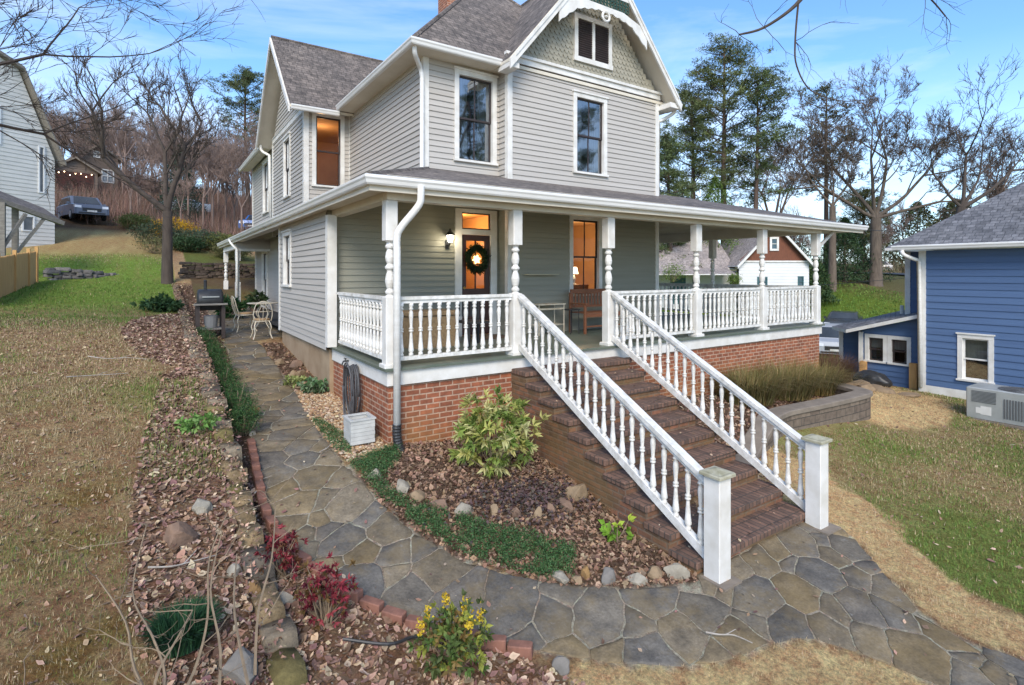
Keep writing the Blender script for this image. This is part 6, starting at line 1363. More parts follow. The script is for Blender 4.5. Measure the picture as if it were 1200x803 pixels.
# ------------------------------------------------------------------ cottage across the road
ct_a = ray3(948, 320, 37); ct_b = ray3(866, 320, 37)
def cottage():
    A = Vector((ct_b.x, ct_b.y)); B = Vector((ct_a.x, ct_a.y)); d = (B - A).normalized(); n = Vector((d.y, -d.x)); W = (B - A).length; bz = g1(A.x, A.y) - .4; t = thing('cottage', 'white sided cottage with brown shingle gable and taupe roof seen through the right porch', 'house', (A.x, A.y, bz))
    def P(s, o, z): return (A.x + d.x * s + n.x * o, A.y + d.y * s + n.y * o, z)
    ez = 3.75; gz_ = 6.45; ops = [(1.25, 1.95, 2.15, 2.85), (4.05, 4.45, 2.15, 2.9)]; k = (gz_ - ez) / (W / 2)
    m = MB(); lap(m, A, d, n, 0, W, bz, 3.95, .2, ops); lap(m, A + n * -1.5, d, n, -8, 0, bz, 3.4, .2, [(-7.2, -6.4, 1.9, 2.8), (-4.3, -3.2, .9, 2.95), (-2.7, -2.2, 1.9, 2.8)]); m.build('siding', m_wsiding, t)
    m = MB(); m.prism([P(.0, .03, 3.95), P(W, .03, 3.95), P(W / 2, .03, gz_ - .1)], Vector((n.x, n.y, 0)) * -.06); m.build('gable_shakes', m_shake, t)
    r = MB(); s = MB(); o = .35; e = ez - .25 * k + .15; top = gz_ + .05; ov = .25
    slab(r, s, [P(-ov, o, e), P(W / 2, o, top), P(W / 2, -7, top), P(-ov, -7, e)]); slab(r, s, [P(W / 2, o, top), P(W + ov, o, e), P(W + ov, -7, e), P(W / 2, -7, top)])
    slab(r, s, [P(-8.8, -1.0, 3.45), P(.2, -1.0, 3.45), P(.2, -5.5, 6.4), P(-8.8, -5.5, 6.4)]); slab(r, s, [P(-8.8, .6, 3.05), P(-.4, .6, 3.05), P(-.4, -1.02, 3.46), P(-8.8, -1.02, 3.46)])
    ro = r.build('roof', m_roof_c, t); s.build('fascia', m_white, ro)
    m = MB()
    for (p, q) in ((P(-ov, o + .02, e), P(W / 2, o + .02, top)), (P(W / 2, o + .02, top), P(W + ov, o + .02, e))):
        m.prism([p, q, (q[0], q[1], q[2] - .22), (p[0], p[1], p[2] - .22)], Vector((n.x, n.y, 0)) * .05)
    m.box(*[v for ab in zip(P(0, .04, 0)[:2], P(.02, .05, 0)[:2]) for v in ab], 0, .01) if False else None
    m.prism([P(0, .05, 3.85), P(W, .05, 3.85), P(W, .05, 3.97), P(0, .05, 3.97)], Vector((n.x, n.y, 0)) * .03); m.build('barge_board', m_white, t)
    def win(s0, s1, z0, z1, off=0.0, shut=None, fr_=.08):
        m = MB(); nn = Vector((n.x, n.y, 0)); 
        for (a, b, c, e_) in ((s0, s0 + fr_, z0, z1), (s1 - fr_, s1, z0, z1), (s0 + fr_, s1 - fr_, z0, z0 + fr_), (s0 + fr_, s1 - fr_, z1 - fr_, z1), (s0 + fr_, s1 - fr_, (z0 + z1) / 2 - .02, (z0 + z1) / 2 + .02)): m.prism([P(a, off + .05, c), P(b, off + .05, c), P(b, off + .05, e_), P(a, off + .05, e_)], nn * -.08)
        f = m.build('window', m_white if not shut else shut, t); m = MB(); m.prism([P(s0 + fr_, off + .0, z0 + fr_), P(s1 - fr_, off + .0, z0 + fr_), P(s1 - fr_, off + .0, z1 - fr_), P(s0 + fr_, off + .0, z1 - fr_)], nn * -.02); m.build('pane', paint('slate_pane', (.05, .09, .12), (.09, .14, .17), 2, .15), f)
    tl = paint('teal_paint', (.04, .12, .13), None, 3, .5)
    win(1.25, 1.95, 2.15, 2.85, shut=tl); win(4.05, 4.45, 2.15, 2.9, shut=tl); win(W / 2 - .32, W / 2 + .3, 4.65, 5.6, .05, fr_=.14); win(-7.2, -6.4, 1.9, 2.8, -1.5, shut=tl); win(-2.7, -2.2, 1.9, 2.8, -1.5, shut=tl)
    m = MB(); nn = Vector((n.x, n.y, 0)); m.prism([P(-4.3, -1.45, .9), P(-3.2, -1.45, .9), P(-3.2, -1.45, 2.95), P(-4.3, -1.45, 2.95)], nn * -.08); m.build('front_door', tl, t)
    m = MB()
    for s_ in (-8.6, -6.0, -3.0, -.6): 
        p = P(s_, .5, 0); m.box(p[0] - .08, p[0] + .08, p[1] - .08, p[1] + .08, bz, 3.05)
    m.build('porch_post', m_white, t)
    return A, d, n
cA, cd, cn = cottage()
for (s_, lb) in ((-4.8, 'leafy green climbing vine over the cottage porch, the larger one'), (-.7, 'smaller green vine by the cottage corner under the eave')):
    p = cA + cd * s_ + cn * .9; shrub('porch_vine', lb, 'vine', p.x, p.y, 1.2 if s_ < -2 else .9, .8 if s_ < -2 else .4, 700, .13, [(.14, .22, .05), (.2, .28, .07)], z=(2.5 if s_ < -2 else 2.2))

# ------------------------------------------------------------------ white building, awning and fence on the left
wl = thing('white_building', 'tall white sided building with steep dark roof at the left edge', 'building', (-6, 30, 4))
wa = ray3(64, 320, 28.0); WA = Vector((wa.x, wa.y)); wdr = (Vector((ray3(0, 320, 25.8).x, ray3(0, 320, 25.8).y)) - WA).normalized(); wn = Vector((-wdr.y, wdr.x)); 
if wn.dot(Vector((0, 0)) - WA) < 0: wn = -wn
def WP(s, o, z): return (WA.x + wdr.x * s + wn.x * o, WA.y + wdr.y * s + wn.y * o, z)
m = MB(); lap(m, WA, wdr, wn, lambda z: 0 if z < 9.0 else (z - 9.0) * .38, 9, 3.6, 13.2, .2, [(.9, 1.45, 5.2, 6.0), (2.3, 3.0, 9.3, 11.2), (.45, .75, 7.2, 9.6)]); lap(m, WA, -wn, Vector((-wdr.x, -wdr.y)), 0, 9, 3.6, 9.0, .2); m.build('siding', paint('greyed_white_siding', (.66, .64, .59), (.56, .54, .50), 1, .7), wl)
r = MB(); s_ = MB(); slab(r, s_, [WP(-.35, .35, 8.9), WP(1.5, .35, 13.3), WP(1.5, -9, 13.3), WP(-.35, -9, 8.9)], .15); slab(r, s_, [WP(1.5, .35, 13.3), WP(5.2, .35, 14.9), WP(5.2, -9, 14.9), WP(1.5, -9, 13.3)], .15); slab(r, s_, [WP(5.2, .35, 14.9), WP(9, .35, 13.3), WP(9, -9, 13.3), WP(5.2, -9, 14.9)], .15)
ro = r.build('roof', m_roof, wl); s_.build('fascia', m_oldwood, ro)
m = MB(); m.prism([WP(1.6, 0, 13.2), WP(8.8, 0, 13.2), WP(5.2, 0, 14.8)], (wn.x * -.1, wn.y * -.1, 0)); m.build('gable', m_wsiding, wl)
for (a, b, c, e) in ((.9, 1.45, 5.2, 6.0), (2.3, 3.0, 9.3, 11.2), (.45, .75, 7.2, 9.6)):
    m = MB(); nn = Vector((wn.x, wn.y, 0)); f_ = .07
    for (q0, q1, q2, q3) in ((a, a + f_, c, e), (b - f_, b, c, e), (a + f_, b - f_, c, c + f_), (a + f_, b - f_, e - f_, e)): m.prism([WP(q0, .05, q2), WP(q1, .05, q2), WP(q1, .05, q3), WP(q0, .05, q3)], nn * -.1)
    f = m.build('window', m_wsiding, wl); m = MB(); m.prism([WP(a + f_, -.01, c + f_), WP(b - f_, -.01, c + f_), WP(b - f_, -.01, e - f_), WP(a + f_, -.01, e - f_)], nn * -.02); m.build('pane', paint('grey_pane', (.16, .17, .18), (.1, .11, .12), 2, .2), f)
aw = thing('timber_awning', 'weathered timber awning with diagonal braces in front of the white building', 'awning', (-3, 24, 4))
a0 = ray3(-25, 320, 19.0); a1 = ray3(74, 320, 21.5)
m = MB(); zt = 5.55; m.bar((a0.x, a0.y, 5.95), (a1.x, a1.y, 5.1), .18, .16); m.bar((a0.x - .6, a0.y + 1.6, 6.35), (a1.x - .6, a1.y + 1.6, 5.5), .18, .16)
b0 = ray3(2, 320, 19.6); m.box(b0.x - .1, b0.x + .1, b0.y - .1, b0.y + .1, g1(b0.x, b0.y) - .2, 5.7); c0 = ray3(30, 320, 20.3); c1 = ray3(52, 320, 20.9)
m.bar((b0.x, b0.y, 4.0), (c0.x, c0.y, 5.35), .12, .1); m.bar((b0.x + .25, b0.y + .5, 3.75), (c1.x, c1.y, 5.25), .12, .1); m.box(b0.x + .15, b0.x + .33, b0.y + .7, b0.y + .88, g1(b0.x, b0.y + .8) - .2, 5.7); m.build('timber_frame', m_oldwood, aw)
r = MB(); s_ = MB(); slab(r, s_, [(a0.x, a0.y, 6.05), (a1.x, a1.y, 5.2), (a1.x - .9, a1.y + 2.2, 5.9), (a0.x - .9, a0.y + 2.2, 6.8)], .06); ro = r.build('awning_roof', m_roof, aw); s_.build('soffit', m_oldwood, ro)
fn = thing('wooden_fence', 'new yellow pine board fence on the lawn at the left edge', 'fence', (-4, 22, 2.5))
f0 = ray3(-30, 320, 13.2); f1 = ray3(43, 320, 19.8); Fa = Vector((f0.x, f0.y)); Fb = Vector((f1.x, f1.y)); Ln = (Fb - Fa).length; fd = (Fb - Fa) / Ln; nb = int(Ln / .15)
m = MB(); rr = random.Random(4)
for i in range(nb):
    p = Fa + fd * (i * .15); z = g1(p.x, p.y) - .05; dz = rr.uniform(-.01, .01); q = p + fd * .142; up = 1.22 + dz
    a = (p.x, p.y); m.prism([(p.x, p.y, z), (q.x, q.y, z), (q.x, q.y, z + up - .04), (q.x - fd.x * .04, q.y - fd.y * .04, z + up), (p.x + fd.x * .04, p.y + fd.y * .04, z + up), (p.x, p.y, z + up - .04)], (-fd.y * .02, fd.x * .02, 0))
m.build('board_panel', m_fence, fn)
for i in range(0, nb, 14):
    p = Fa + fd * (i * .15 + .07); z = g1(p.x, p.y); m = MB(); m.bbox(p.x - .05, p.x + .05, p.y + .03, p.y + .13, z - .1, z + 1.3, .01); m.build('fence_post', m_fence, fn)
p = Fb; z = g1(p.x, p.y); m = MB(); m.bbox(p.x - .05, p.x + .05, p.y - .05, p.y + .05, z - .1, z + 1.32, .01); m.build('fence_post', m_fence, fn)

# ------------------------------------------------------------------ small brown houses on the hill
def hill_house(name, label, u, t, W, D, hw, hr, ang, lit=False, wins=(), roofm=None, wallm=None):
    c = ray3(u, 320, t); bz = g1(c.x, c.y) - .3; o = thing(name, label, 'house', (c.x, c.y, bz)); d = Vector((math.cos(ang), math.sin(ang))); n = Vector((d.y, -d.x)); A = Vector((c.x, c.y)) - d * W / 2
    def P(s, q, z): return (A.x + d.x * s + n.x * q, A.y + d.y * s + n.y * q, bz + z)
    m = MB(); lap(m, A, d, n, lambda z: max(0, (z - bz - hw) / hr * W / 2) if z - bz > hw else 0, lambda z: W - (max(0, (z - bz - hw) / hr * W / 2)), bz, bz + hw + hr - .1, .22, [(w_[0], w_[1], bz + w_[2], bz + w_[3]) for w_ in wins]); lap(m, A + d * W, -n, d, 0, D, bz, bz + hw, .22); lap(m, A, -n, -d, 0, D, bz, bz + hw, .22); m.build('siding', wallm or paint('brown_hill_siding', (.17, .12, .085), (.12, .085, .06), 1), o)
    r = MB(); s_ = MB(); k = hr / (W / 2); slab(r, s_, [P(-.3, .4, hw - .3 * k), P(W / 2, .4, hw + hr), P(W / 2, -D, hw + hr), P(-.3, -D, hw - .3 * k)], .15); slab(r, s_, [P(W / 2, .4, hw + hr), P(W + .3, .4, hw - .3 * k), P(W + .3, -D, hw - .3 * k), P(W / 2, -D, hw + hr)], .15); ro = r.build('roof', roofm or m_roof_c, o); s_.build('fascia', m_cap, ro)
    nn = Vector((n.x, n.y, 0))
    for w_ in wins:
        f_ = .1; m = MB()
        for (q0, q1, q2, q3) in ((w_[0], w_[0] + f_, w_[2], w_[3]), (w_[1] - f_, w_[1], w_[2], w_[3]), (w_[0] + f_, w_[1] - f_, w_[2], w_[2] + f_), (w_[0] + f_, w_[1] - f_, w_[3] - f_, w_[3]), (w_[0] + f_, w_[1] - f_, (w_[2] + w_[3]) / 2 - .04, (w_[2] + w_[3]) / 2 + .04), ((w_[0] + w_[1]) / 2 - .04, (w_[0] + w_[1]) / 2 + .04, w_[2] + f_, w_[3] - f_)): m.prism([P(q0, .06, q2), P(q1, .06, q2), P(q1, .06, q3), P(q0, .06, q3)], nn * -.06)
        f = m.build('window', m_white, o); m = MB(); m.quad(P(w_[0], -.02, w_[2]), P(w_[1], -.02, w_[2]), P(w_[1], -.02, w_[3]), P(w_[0], -.02, w_[3])); m.build('pane', paint('pale_pane', (.3, .32, .33), (.2, .22, .24), 2, .2), f)
    return o, P
hh1, HP = hill_house('hill_house', 'small brown house with open gabled porch and string lights behind the minivan', 88, 50, 3.4, 5, 2.6, 1.1, .25, roofm=m_roof_c)
m = MB(); m.prism([HP(.3, .08, .5), HP(3.1, .08, .5), HP(3.1, .08, 2.3), HP(.3, .08, 2.3)], (0, .05, 0)); m.build('porch_opening', paint('dark_red_porch', (.07, .02, .015), (.03, .015, .012), 3, .9), hh1)
m = MB(); bulb = emit_mat('warm_bulb', (1, .75, .45), 9)
for i in range(7): p = HP(.5 + i * .4, .2, 2.1 + .15 * math.sin(i * 2.2)); m.lathe([(.0, -.05), (.045, 0), (0, .05)], p, 6)
m.build('string_lights', bulb, hh1)
hill_house('hill_house', 'brown clapboard house with small white window farther up the hill', 116, 56, 3.4, 5, 3.8, 1.2, .3, wins=((1.9, 3.0, 1.1, 2.5), (1.2, 1.8, 3.6, 4.3)), roofm=m_roof_c)

# ------------------------------------------------------------------ cars
m_tyre = paint('tyre_rubber', (.02, .02, .02), None, 5, .85); m_rim = paint('alloy_rim', (.5, .5, .5), None, 3, .35, metal=.6); m_cglass = paint('car_glass', (.025, .03, .035), (.05, .06, .07), 1, .08); m_lamp = paint('headlamp_glass', (.75, .77, .8), None, 3, .1); m_red = paint('tail_lamp', (.35, .02, .02), None, 3, .2); m_plast = paint('grille_plastic', (.03, .03, .032), None, 4, .5)
def car(label, x, y, rz, paintm, kind='suv', z=None, cat='car', name='parked_car'):
    z0 = g1(x, y) if z is None else z; t = thing(name, label, cat, (x, y, z0), rz=rz); Ln, Wd = (4.6, 1.86)
    lower = [(-2.3, .32), (-2.28, .75), (-2.2, .95), (-1.2, 1.06), (1.0, 1.10), (2.2, 1.06), (2.3, .8), (2.3, .35)]
    roof_ = [(-1.25, 1.05), (-.55, 1.62), (.2, 1.70), (1.7, 1.64), (2.15, 1.08)] if kind == 'suv' else ([(-.9, 1.05), (-.3, 1.55), (.6, 1.58), (.95, 1.08)] if kind == 'truck' else [(-1.1, 1.05), (-.45, 1.42), (.6, 1.45), (1.45, 1.08)])
    def loft(secs, prof, inset=.0, top=None):
        m = MB(); return m
    m = MB(); b = 0; ys = [-.93, -.90, -.80, .80, .90, .93]; sc = [.90, .97, 1.0, 1.0, .97, .90]
    for yy_, s in zip(ys, sc):
        for px_, pz in lower: m.v.append((px_ * (.985 if s < 1 else 1), yy_, .35 + (pz - .35) * s + (0 if s == 1 else .01)))
    n = len(lower)
    for i in range(5):
        for k in range(n): m.f.append((i * n + k, i * n + (k + 1) % n, (i + 1) * n + (k + 1) % n, (i + 1) * n + k))
    m.f.append(tuple(range(n))); m.f.append(tuple(5 * n + n - 1 - k for k in range(n)))
    body = m.build('body', paintm, t, uv=False, local=True)
    m = MB(); n = len(roof_)
    for yy_, sh in ((-.86, 0), (-.68, 1), (.68, 1), (.86, 0)):
        for px_, pz in roof_: m.v.append((px_, yy_ if pz < 1.2 else yy_ * (.86 if abs(yy_) > .8 else 1), pz - (.03 if not sh else 0)))
    for i in range(3):
        for k in range(n - 1): m.f.append((i * n + k, i * n + k + 1, (i + 1) * n + k + 1, (i + 1) * n + k))
    m.f.append(tuple(range(n))); m.f.append(tuple(3 * n + n - 1 - k for k in range(n))); cab = m.build('cabin', paintm, t, uv=False, local=True)
    # windows
    def inset_poly(P, f): c = sum((Vector(p) for p in P), Vector()) / len(P); return [tuple(c + (Vector(p) - c) * f) for p in P]
    r1, r2 = roof_[0], roof_[1]; m = MB(); P = [(r1[0], -.8, r1[1]), (r1[0], .8, r1[1]), (r2[0], .66, r2[1]), (r2[0], -.66, r2[1])]; P = inset_poly(P, .9); m.prism([(a - .015, b_, c + .012) for a, b_, c in P], (.01, 0, -.01)); m.build('windscreen', m_cglass, t, uv=False, local=True)
    r3, r4 = roof_[-2], roof_[-1]; m = MB(); P = [(r3[0], -.66, r3[1]), (r3[0], .66, r3[1]), (r4[0], .8, r4[1]), (r4[0], -.8, r4[1])]; P = inset_poly(P, .85); m.prism([(a + .015, b_, c + .012) for a, b_, c in P], (-.01, 0, -.01)); m.build('rear_window', m_cglass, t, uv=False, local=True)
    for sgn in (-1, 1):
        m = MB(); P = [(r1[0] + .28, sgn * .868, 1.10), (r4[0] - .22, sgn * .868, 1.12), (r3[0] - .05, sgn * .765, r3[1] - .1), (r2[0] + .12, sgn * .765, r2[1] - .08)]; mid = (P[0][0] + P[1][0]) / 2
        m.prism(P, (0, -sgn * .012, 0)); m.build('side_window', m_cglass, t, uv=False, local=True)
        m = MB(); m.box(r1[0] + .15, r1[0] + .33, sgn * .90, sgn * 1.05, 1.02, 1.16); m.build('mirror', paintm, t, uv=False, local=True)
        m = MB(); m.prism([(-2.305, sgn * .88, .72), (-2.305, sgn * .55, .70), (-2.27, sgn * .55, .86), (-2.24, sgn * .88, .88)], (.03, 0, 0)); m.build('headlight', m_lamp, t, uv=False, local=True)
        m = MB(); m.box(2.27, 2.315, sgn * .9, sgn * .68, .78, 1.0); m.build('tail_light', m_red, t, uv=False, local=True)
        for wx in (-1.42, 1.42):
            m = MB(); q = [(0, 0), (.2, 0), (.33, .02), (.345, .05), (.345, .17), (.33, .2), (0, .2)]; m.lathe(q, (0, 0, 0), 20); m.v = [(a + wx, sgn * (.95 - c), b_ + .34) for a, b_, c in m.v]; w_ = m.build('wheel', m_tyre, t, uv=False, local=True)
            m = MB(); m.lathe([(0, .0), (.21, 0), (.22, .01), (.0, .012)], (0, 0, 0), 16)
            for k in range(6): pass
            m.v = [(a + wx, sgn * (.965 - c), b_ + .34) for a, b_, c in m.v]; m.build('rim', m_rim, w_, uv=False, local=True)
    m = MB(); m.box(-2.315, -2.29, -.5, .5, .52, .72); m.box(-2.32, -2.28, -.7, .7, .36, .44); m.build('grille', m_plast, t, uv=False, local=True)
    m = MB(); m.box(-2.325, -2.312, -.26, .26, .47, .58); m.build('number_plate', m_white, t, uv=False, local=True)
    if kind == 'truck': m = MB(); m.box(1.05, 2.25, -.82, .82, 1.07, 1.10); m.build('bed_cover', m_plast, t, uv=False, local=True)
    return t
def cpaint(n, c): return paint(n, c, tuple(v * .9 for v in c), 1, .22)
c = ray3(93, 320, 35); ang = math.atan2(c.y, c.x); car('dusty slate blue minivan parked nose out at the top of the left lawn', c.x, c.y + 1.6, ang + .22, cpaint('dark_blue_car_paint', (.13, .15, .20)))
c = ray3(976, 320, 30.5); car('silver suv parked in the dip between the two houses', c.x, c.y, .5, cpaint('silver_car_paint', (.45, .47, .5)))
c = ray3(1003, 320, 34); car('dark grey car behind the silver suv by the blue lean-to', c.x + .2, c.y + .8, .35, cpaint('dark_grey_car_paint', (.05, .055, .06)), 'sedan')
c = ray3(303, 320, 44); car('bright blue pickup seen through the rear porch', c.x, c.y, 1.2, cpaint('bright_blue_car_paint', (.03, .16, .5)), 'truck', cat='truck', name='parked_truck')
c = ray3(215, 320, 50); car('pale silver car half hidden behind the shrubs on the slope', c.x, c.y, .1, cpaint('pale_car_paint', (.5, .55, .6)), 'sedan')
c = ray3(1030, 320, 66); car('white car far off on the road beyond the green bank', c.x, c.y, .6, cpaint('white_car_paint', (.7, .7, .7)), 'sedan')

# ------------------------------------------------------------------ porch things
pl = thing('wall_lantern', 'lit black wall lantern beside the front door', 'lantern', (4.83, 9.5, 3.8))
m = MB(); m.bbox(4.79, 4.87, 9.565, 9.595, 3.60, 3.78, .005); m.tube(curve([(4.83, 9.57, 3.68), (4.83, 9.50, 3.66), (4.83, 9.46, 3.70)]), .012, 6); m.lathe([(.04, 0), (.05, .01), (.02, .02)], (4.83, 9.46, 3.70), 8); m.build('bracket', m_black, pl)
m = MB(); m.lathe([(.095, 0), (.10, .01), (.06, .05), (.025, .09), (.012, .11), (.018, .125), (0, .14)], (4.83, 9.46, 3.86), 8); 
for k in range(4): a = math.pi / 4 + k * math.pi / 2; m.tube([(4.83 + .045 * math.cos(a), 9.46 + .045 * math.sin(a), 3.715), (4.83 + .085 * math.cos(a), 9.46 + .085 * math.sin(a), 3.865)], .005, 4)
m.build('lantern_cap', m_black, pl); m = MB(); m.lathe([(.035, 0), (.07, .14), (.065, .142)], (4.83, 9.46, 3.72), 8); m.build('lantern_glass', emit_mat('lantern_glow', (1, .93, .78), 6), pl)
d_ = bpy.data.lights.new('lantern_light', 'POINT'); d_.energy = 9; d_.color = (1, .85, .6); d_.shadow_soft_size = .07; o = bpy.data.objects.new('lantern_light', d_); col.objects.link(o); o.parent = pl; o.location = Vector((4.83, 9.40, 3.79)) - ORG['wall_lantern']
# wreath
wt = thing('wreath', 'green wreath with glowing star hanging on the front door', 'wreath', (5.49, 9.55, 3.38)); n = 2600; a = rng.uniform(0, 6.28, n); rr_ = .19 + rng.normal(size=n) * .032; C = np.stack([5.49 + rr_ * np.cos(a), 9.55 + rng.normal(size=n) * .02, 3.40 + rr_ * 1.12 * np.sin(a)], 1)
d = np.stack([np.cos(a) * .6 - np.sin(a), rng.normal(size=n) * .6 - .2, np.sin(a) * .6 + np.cos(a)], 1) + rng.normal(size=(n, 3)) * .35; V, F, K = leaves_arrays(C, .07, pal(n, [(.02, .045, .02), (.035, .07, .025), (.015, .03, .015)]), .3, axis=d); np_mesh('greenery', V, F, m_fol, K, wt)
m = MB(); P = []
for k in range(12): q = .105 if k % 2 == 0 else .06; aa = k * math.pi / 6 + .2; P.append((5.49 + q * math.cos(aa), 9.56, 3.40 + q * math.sin(aa)))
m.prism(P, (0, .015, 0)); m.build('star', emit_mat('star_glow', (1, .72, .28), 2.2), wt)
# bench on the porch
bn = thing('bench', 'brown slatted wooden bench on the porch under the sitting room window', 'bench', (7.95, 8.8, DECK)); z = DECK
def bench(x0, x1, y):
    for x in (x0, x1):
        for yy_, h_ in ((y - .24, .62), (y + .24, .86)): m = MB(); m.bbox(x - .025, x + .025, yy_ - .025, yy_ + .025, z, z + h_, .005); m.build('leg', m_wood, bn)
        m = MB(); m.bar((x, y - .3, z + .63), (x, y + .24, z + .63), .06, .03); m.build('armrest', m_wood, bn)
    m = MB()
    for k in range(5): m.box(x0 + .03, x1 - .03, y - .24 + k * .095, y - .16 + k * .095, z + .42, z + .44)
    m.bar((x0, y - .24, z + .38), (x1, y - .24, z + .38), .03, .07); m.bar((x0, y - .24, z + .15), (x1, y - .24, z + .15), .02, .03); m.build('seat', m_wood, bn)
    m = MB(); m.bar((x0, y + .24, z + .88), (x1, y + .26, z + .88), .03, .09); m.bar((x0, y + .24, z + .55), (x1, y + .24, z + .55), .03, .05)
    for k in range(11): xx = x0 + .06 + k * (x1 - x0 - .12) / 10; m.bar((xx, y + .24, z + .55), (xx, y + .255, z + .86), .045, .014, (0, 1, 0))
    m.build('backrest', m_wood, bn)
bench(7.50, 8.55, 8.75)
# iron side table and glass shelf
tb = thing('iron_table', 'thin cream metal console table against the grey green porch wall', 'table', (6.85, 8.95, DECK)); m = MB()
for x in (6.5, 7.15):
    for y in (8.78, 9.1): m.tube([(x, y, z), (x, y, z + .62)], .012, 6)
m.build('leg', m_iron, tb); m = MB(); m.box(6.47, 7.18, 8.75, 9.13, z + .62, z + .64); m.box(6.5, 7.15, 8.78, 9.1, z + .2, z + .21)
for k in range(3): m.tube([(6.5, 8.76, z + .55 - k * .012), (7.15, 8.76, z + .55 - k * .012)], .006, 4)
m.build('table_top', m_iron, tb)
sh = thing('wall_shelf', 'slim brass coloured shelf bar on the grey green porch wall', 'shelf', (6.8, 9.2, 3.1)); m = MB(); m.box(6.42, 7.25, 9.06, 9.22, 3.08, 3.095); m.build('shelf_board', paint('brass_shelf', (.6, .55, .38), None, 3, .4), sh)
st = thing('side_table', 'small dark metal side table beside the porch bench', 'table', (7.28, 8.75, DECK)); m = MB()
for x in (7.2, 7.42):
    for y in (8.62, 8.85): m.tube([(x, y, z), (x, y, z + .5)], .01, 5)
m.build('leg', m_black, st); m = MB(); m.box(7.17, 7.45, 8.6, 8.88, z + .5, z + .52); m.build('table_top', m_black, st)
# table with flowers inside lit window? lamp in the sitting room window
sl2 = thing('table_lamp', 'lit table lamp inside the sitting room window', 'lamp', (8.45, 10.0, 3.0)); m = MB(); m.lathe([(.08, 0), (.02, .03), (.05, .12), (.02, .22)], (8.45, 10.0, 2.85), 10); m.build('lamp_base', m_white, sl2); m = MB(); m.lathe([(.11, 0), (.075, .16)], (8.45, 10.0, 3.1), 14); m.build('lamp_shade', emit_mat('shade_glow', (1, .82, .5), 5), sl2)
ct = thing('cabinet', 'low dark wooden stand carrying the table lamp inside the sitting room', 'cabinet', (8.45, 10.1, DECK)); m = MB(); m.bbox(8.1, 8.8, 9.85, 10.3, DECK + .03, 2.84, .01); m.build('carcass', m_wood, ct); m = MB(); m.box(8.14, 8.76, 9.835, 9.848, 2.35, 2.78); m.build('drawer', m_wood, ct)
# items seen behind the left balusters
cs = thing('storage_chest', 'tan wicker storage chest behind the left porch balusters', 'chest', (4.0, 8.6, DECK)); m = MB(); m.bbox(3.55, 4.45, 8.4, 8.95, DECK, DECK + .55, .02); m.build('chest_body', paint('tan_wicker', (.33, .23, .12), (.2, .13, .07), 20, .8, .6, 40), cs); m = MB(); m.bbox(3.52, 4.48, 8.37, 8.98, DECK + .553, DECK + .62, .02); m.build('lid', paint('tan_wicker', (.33, .23, .12)), cs)
dm = MB(); dm.box(5.1, 5.9, 8.85, 9.4, DECK + .003, DECK + .018); props(dm.build('doormat', paint('brown_mat', (.14, .09, .055), (.09, .06, .04), 30, .95)), 'brown coir doormat before the front door', 'doormat')
for i, (x, y, lb) in enumerate(((3.25, 9.1, 'dark green potted plant at the left end of the porch behind the balusters'),)):
    t = shrub('potted_plant', lb, 'plant', x, y, .4, .2, 0, .14, [(.03, .07, .03), (.06, .1, .04)], clusters=40, per=6, z=DECK + .3); m = MB(); m.lathe([(.11, 0), (.15, .28), (.16, .3), (.13, .3)], (x, y, DECK), 14); m.build('pot', paint('dark_pot', (.05, .05, .055), None, 4, .5), t)
# rocking chair silhouettes behind left rail: dark folding chair
ch_ = thing('porch_chair', 'dark slatted chair behind the porch balusters left of the stairs', 'chair', (4.75, 8.3, DECK))
for (dx, dy) in ((-.22, -.22), (.22, -.22), (-.22, .22), (.22, .22)): m = MB(); m.bbox(4.7 + dx - .02, 4.7 + dx + .02, 8.3 + dy - .02, 8.3 + dy + .02, z, z + (.42 if dy < 0 else .8), .004); m.build('leg', m_black, ch_)
m = MB(); m.bbox(4.46, 4.94, 8.06, 8.54, z + .40, z + .44, .01); m.build('seat', m_black, ch_); m = MB(); [m.box(4.5 + k * .085, 4.55 + k * .085, 8.51, 8.53, z + .5, z + .8) for k in range(5)]; m.bar((4.48, 8.52, z + .8), (4.92, 8.52, z + .8), .03, .06); m.build('backrest', m_black, ch_)
# ------------------------------------------------------------------ hose on the side skirt
hz_ = MB(); r_ = random.Random(6)
for k in range(9):
    cy, cz = 8.12 + r_.uniform(-.03, .03), 1.30 + r_.uniform(-.05, .03); ry, rz_ = .17 + r_.uniform(-.02, .05), .40 + r_.uniform(-.02, .06); x0 = 2.56 - .018 * k; ph = r_.uniform(0, 6); pts = []
    for i in range(29): a = i / 28 * 6.283 + ph; pts.append((x0 - .012 * i / 28 + .01 * math.sin(a * 2 + k), cy + ry * math.cos(a) * (1 + .12 * math.sin(a)), cz + rz_ * math.sin(a)))
    hz_.tube(pts, .0125, 7)
hs = thing('garden_hose', 'grey black garden hose coiled on a hook under the left porch railing', 'hose', (2.5, 8.12, 1.3)); hz_.build('hose_coil', paint('hose_rubber', (.055, .055, .06), (.10, .10, .105), 5, .5), hs, uv=False, smooth=True)
m = MB(); m.tube(curve([(2.58, 8.12, 1.68), (2.46, 8.12, 1.66), (2.36, 8.12, 1.70)]), .014, 6); m.build('hook', m_black, hs)
tp = thing('garden_tap', 'small black tap on the white skirt board above the hose', 'tap', (2.55, 8.6, 1.7)); m = MB(); m.tube([(2.585, 8.62, 1.71), (2.50, 8.62, 1.71), (2.48, 8.62, 1.66)], .014, 6); m.tube([(2.53, 8.57, 1.75), (2.53, 8.67, 1.75)], .01, 5); m.tube([(2.53, 8.62, 1.71), (2.53, 8.62, 1.75)], .008, 5); m.build('tap_body', m_black, tp)
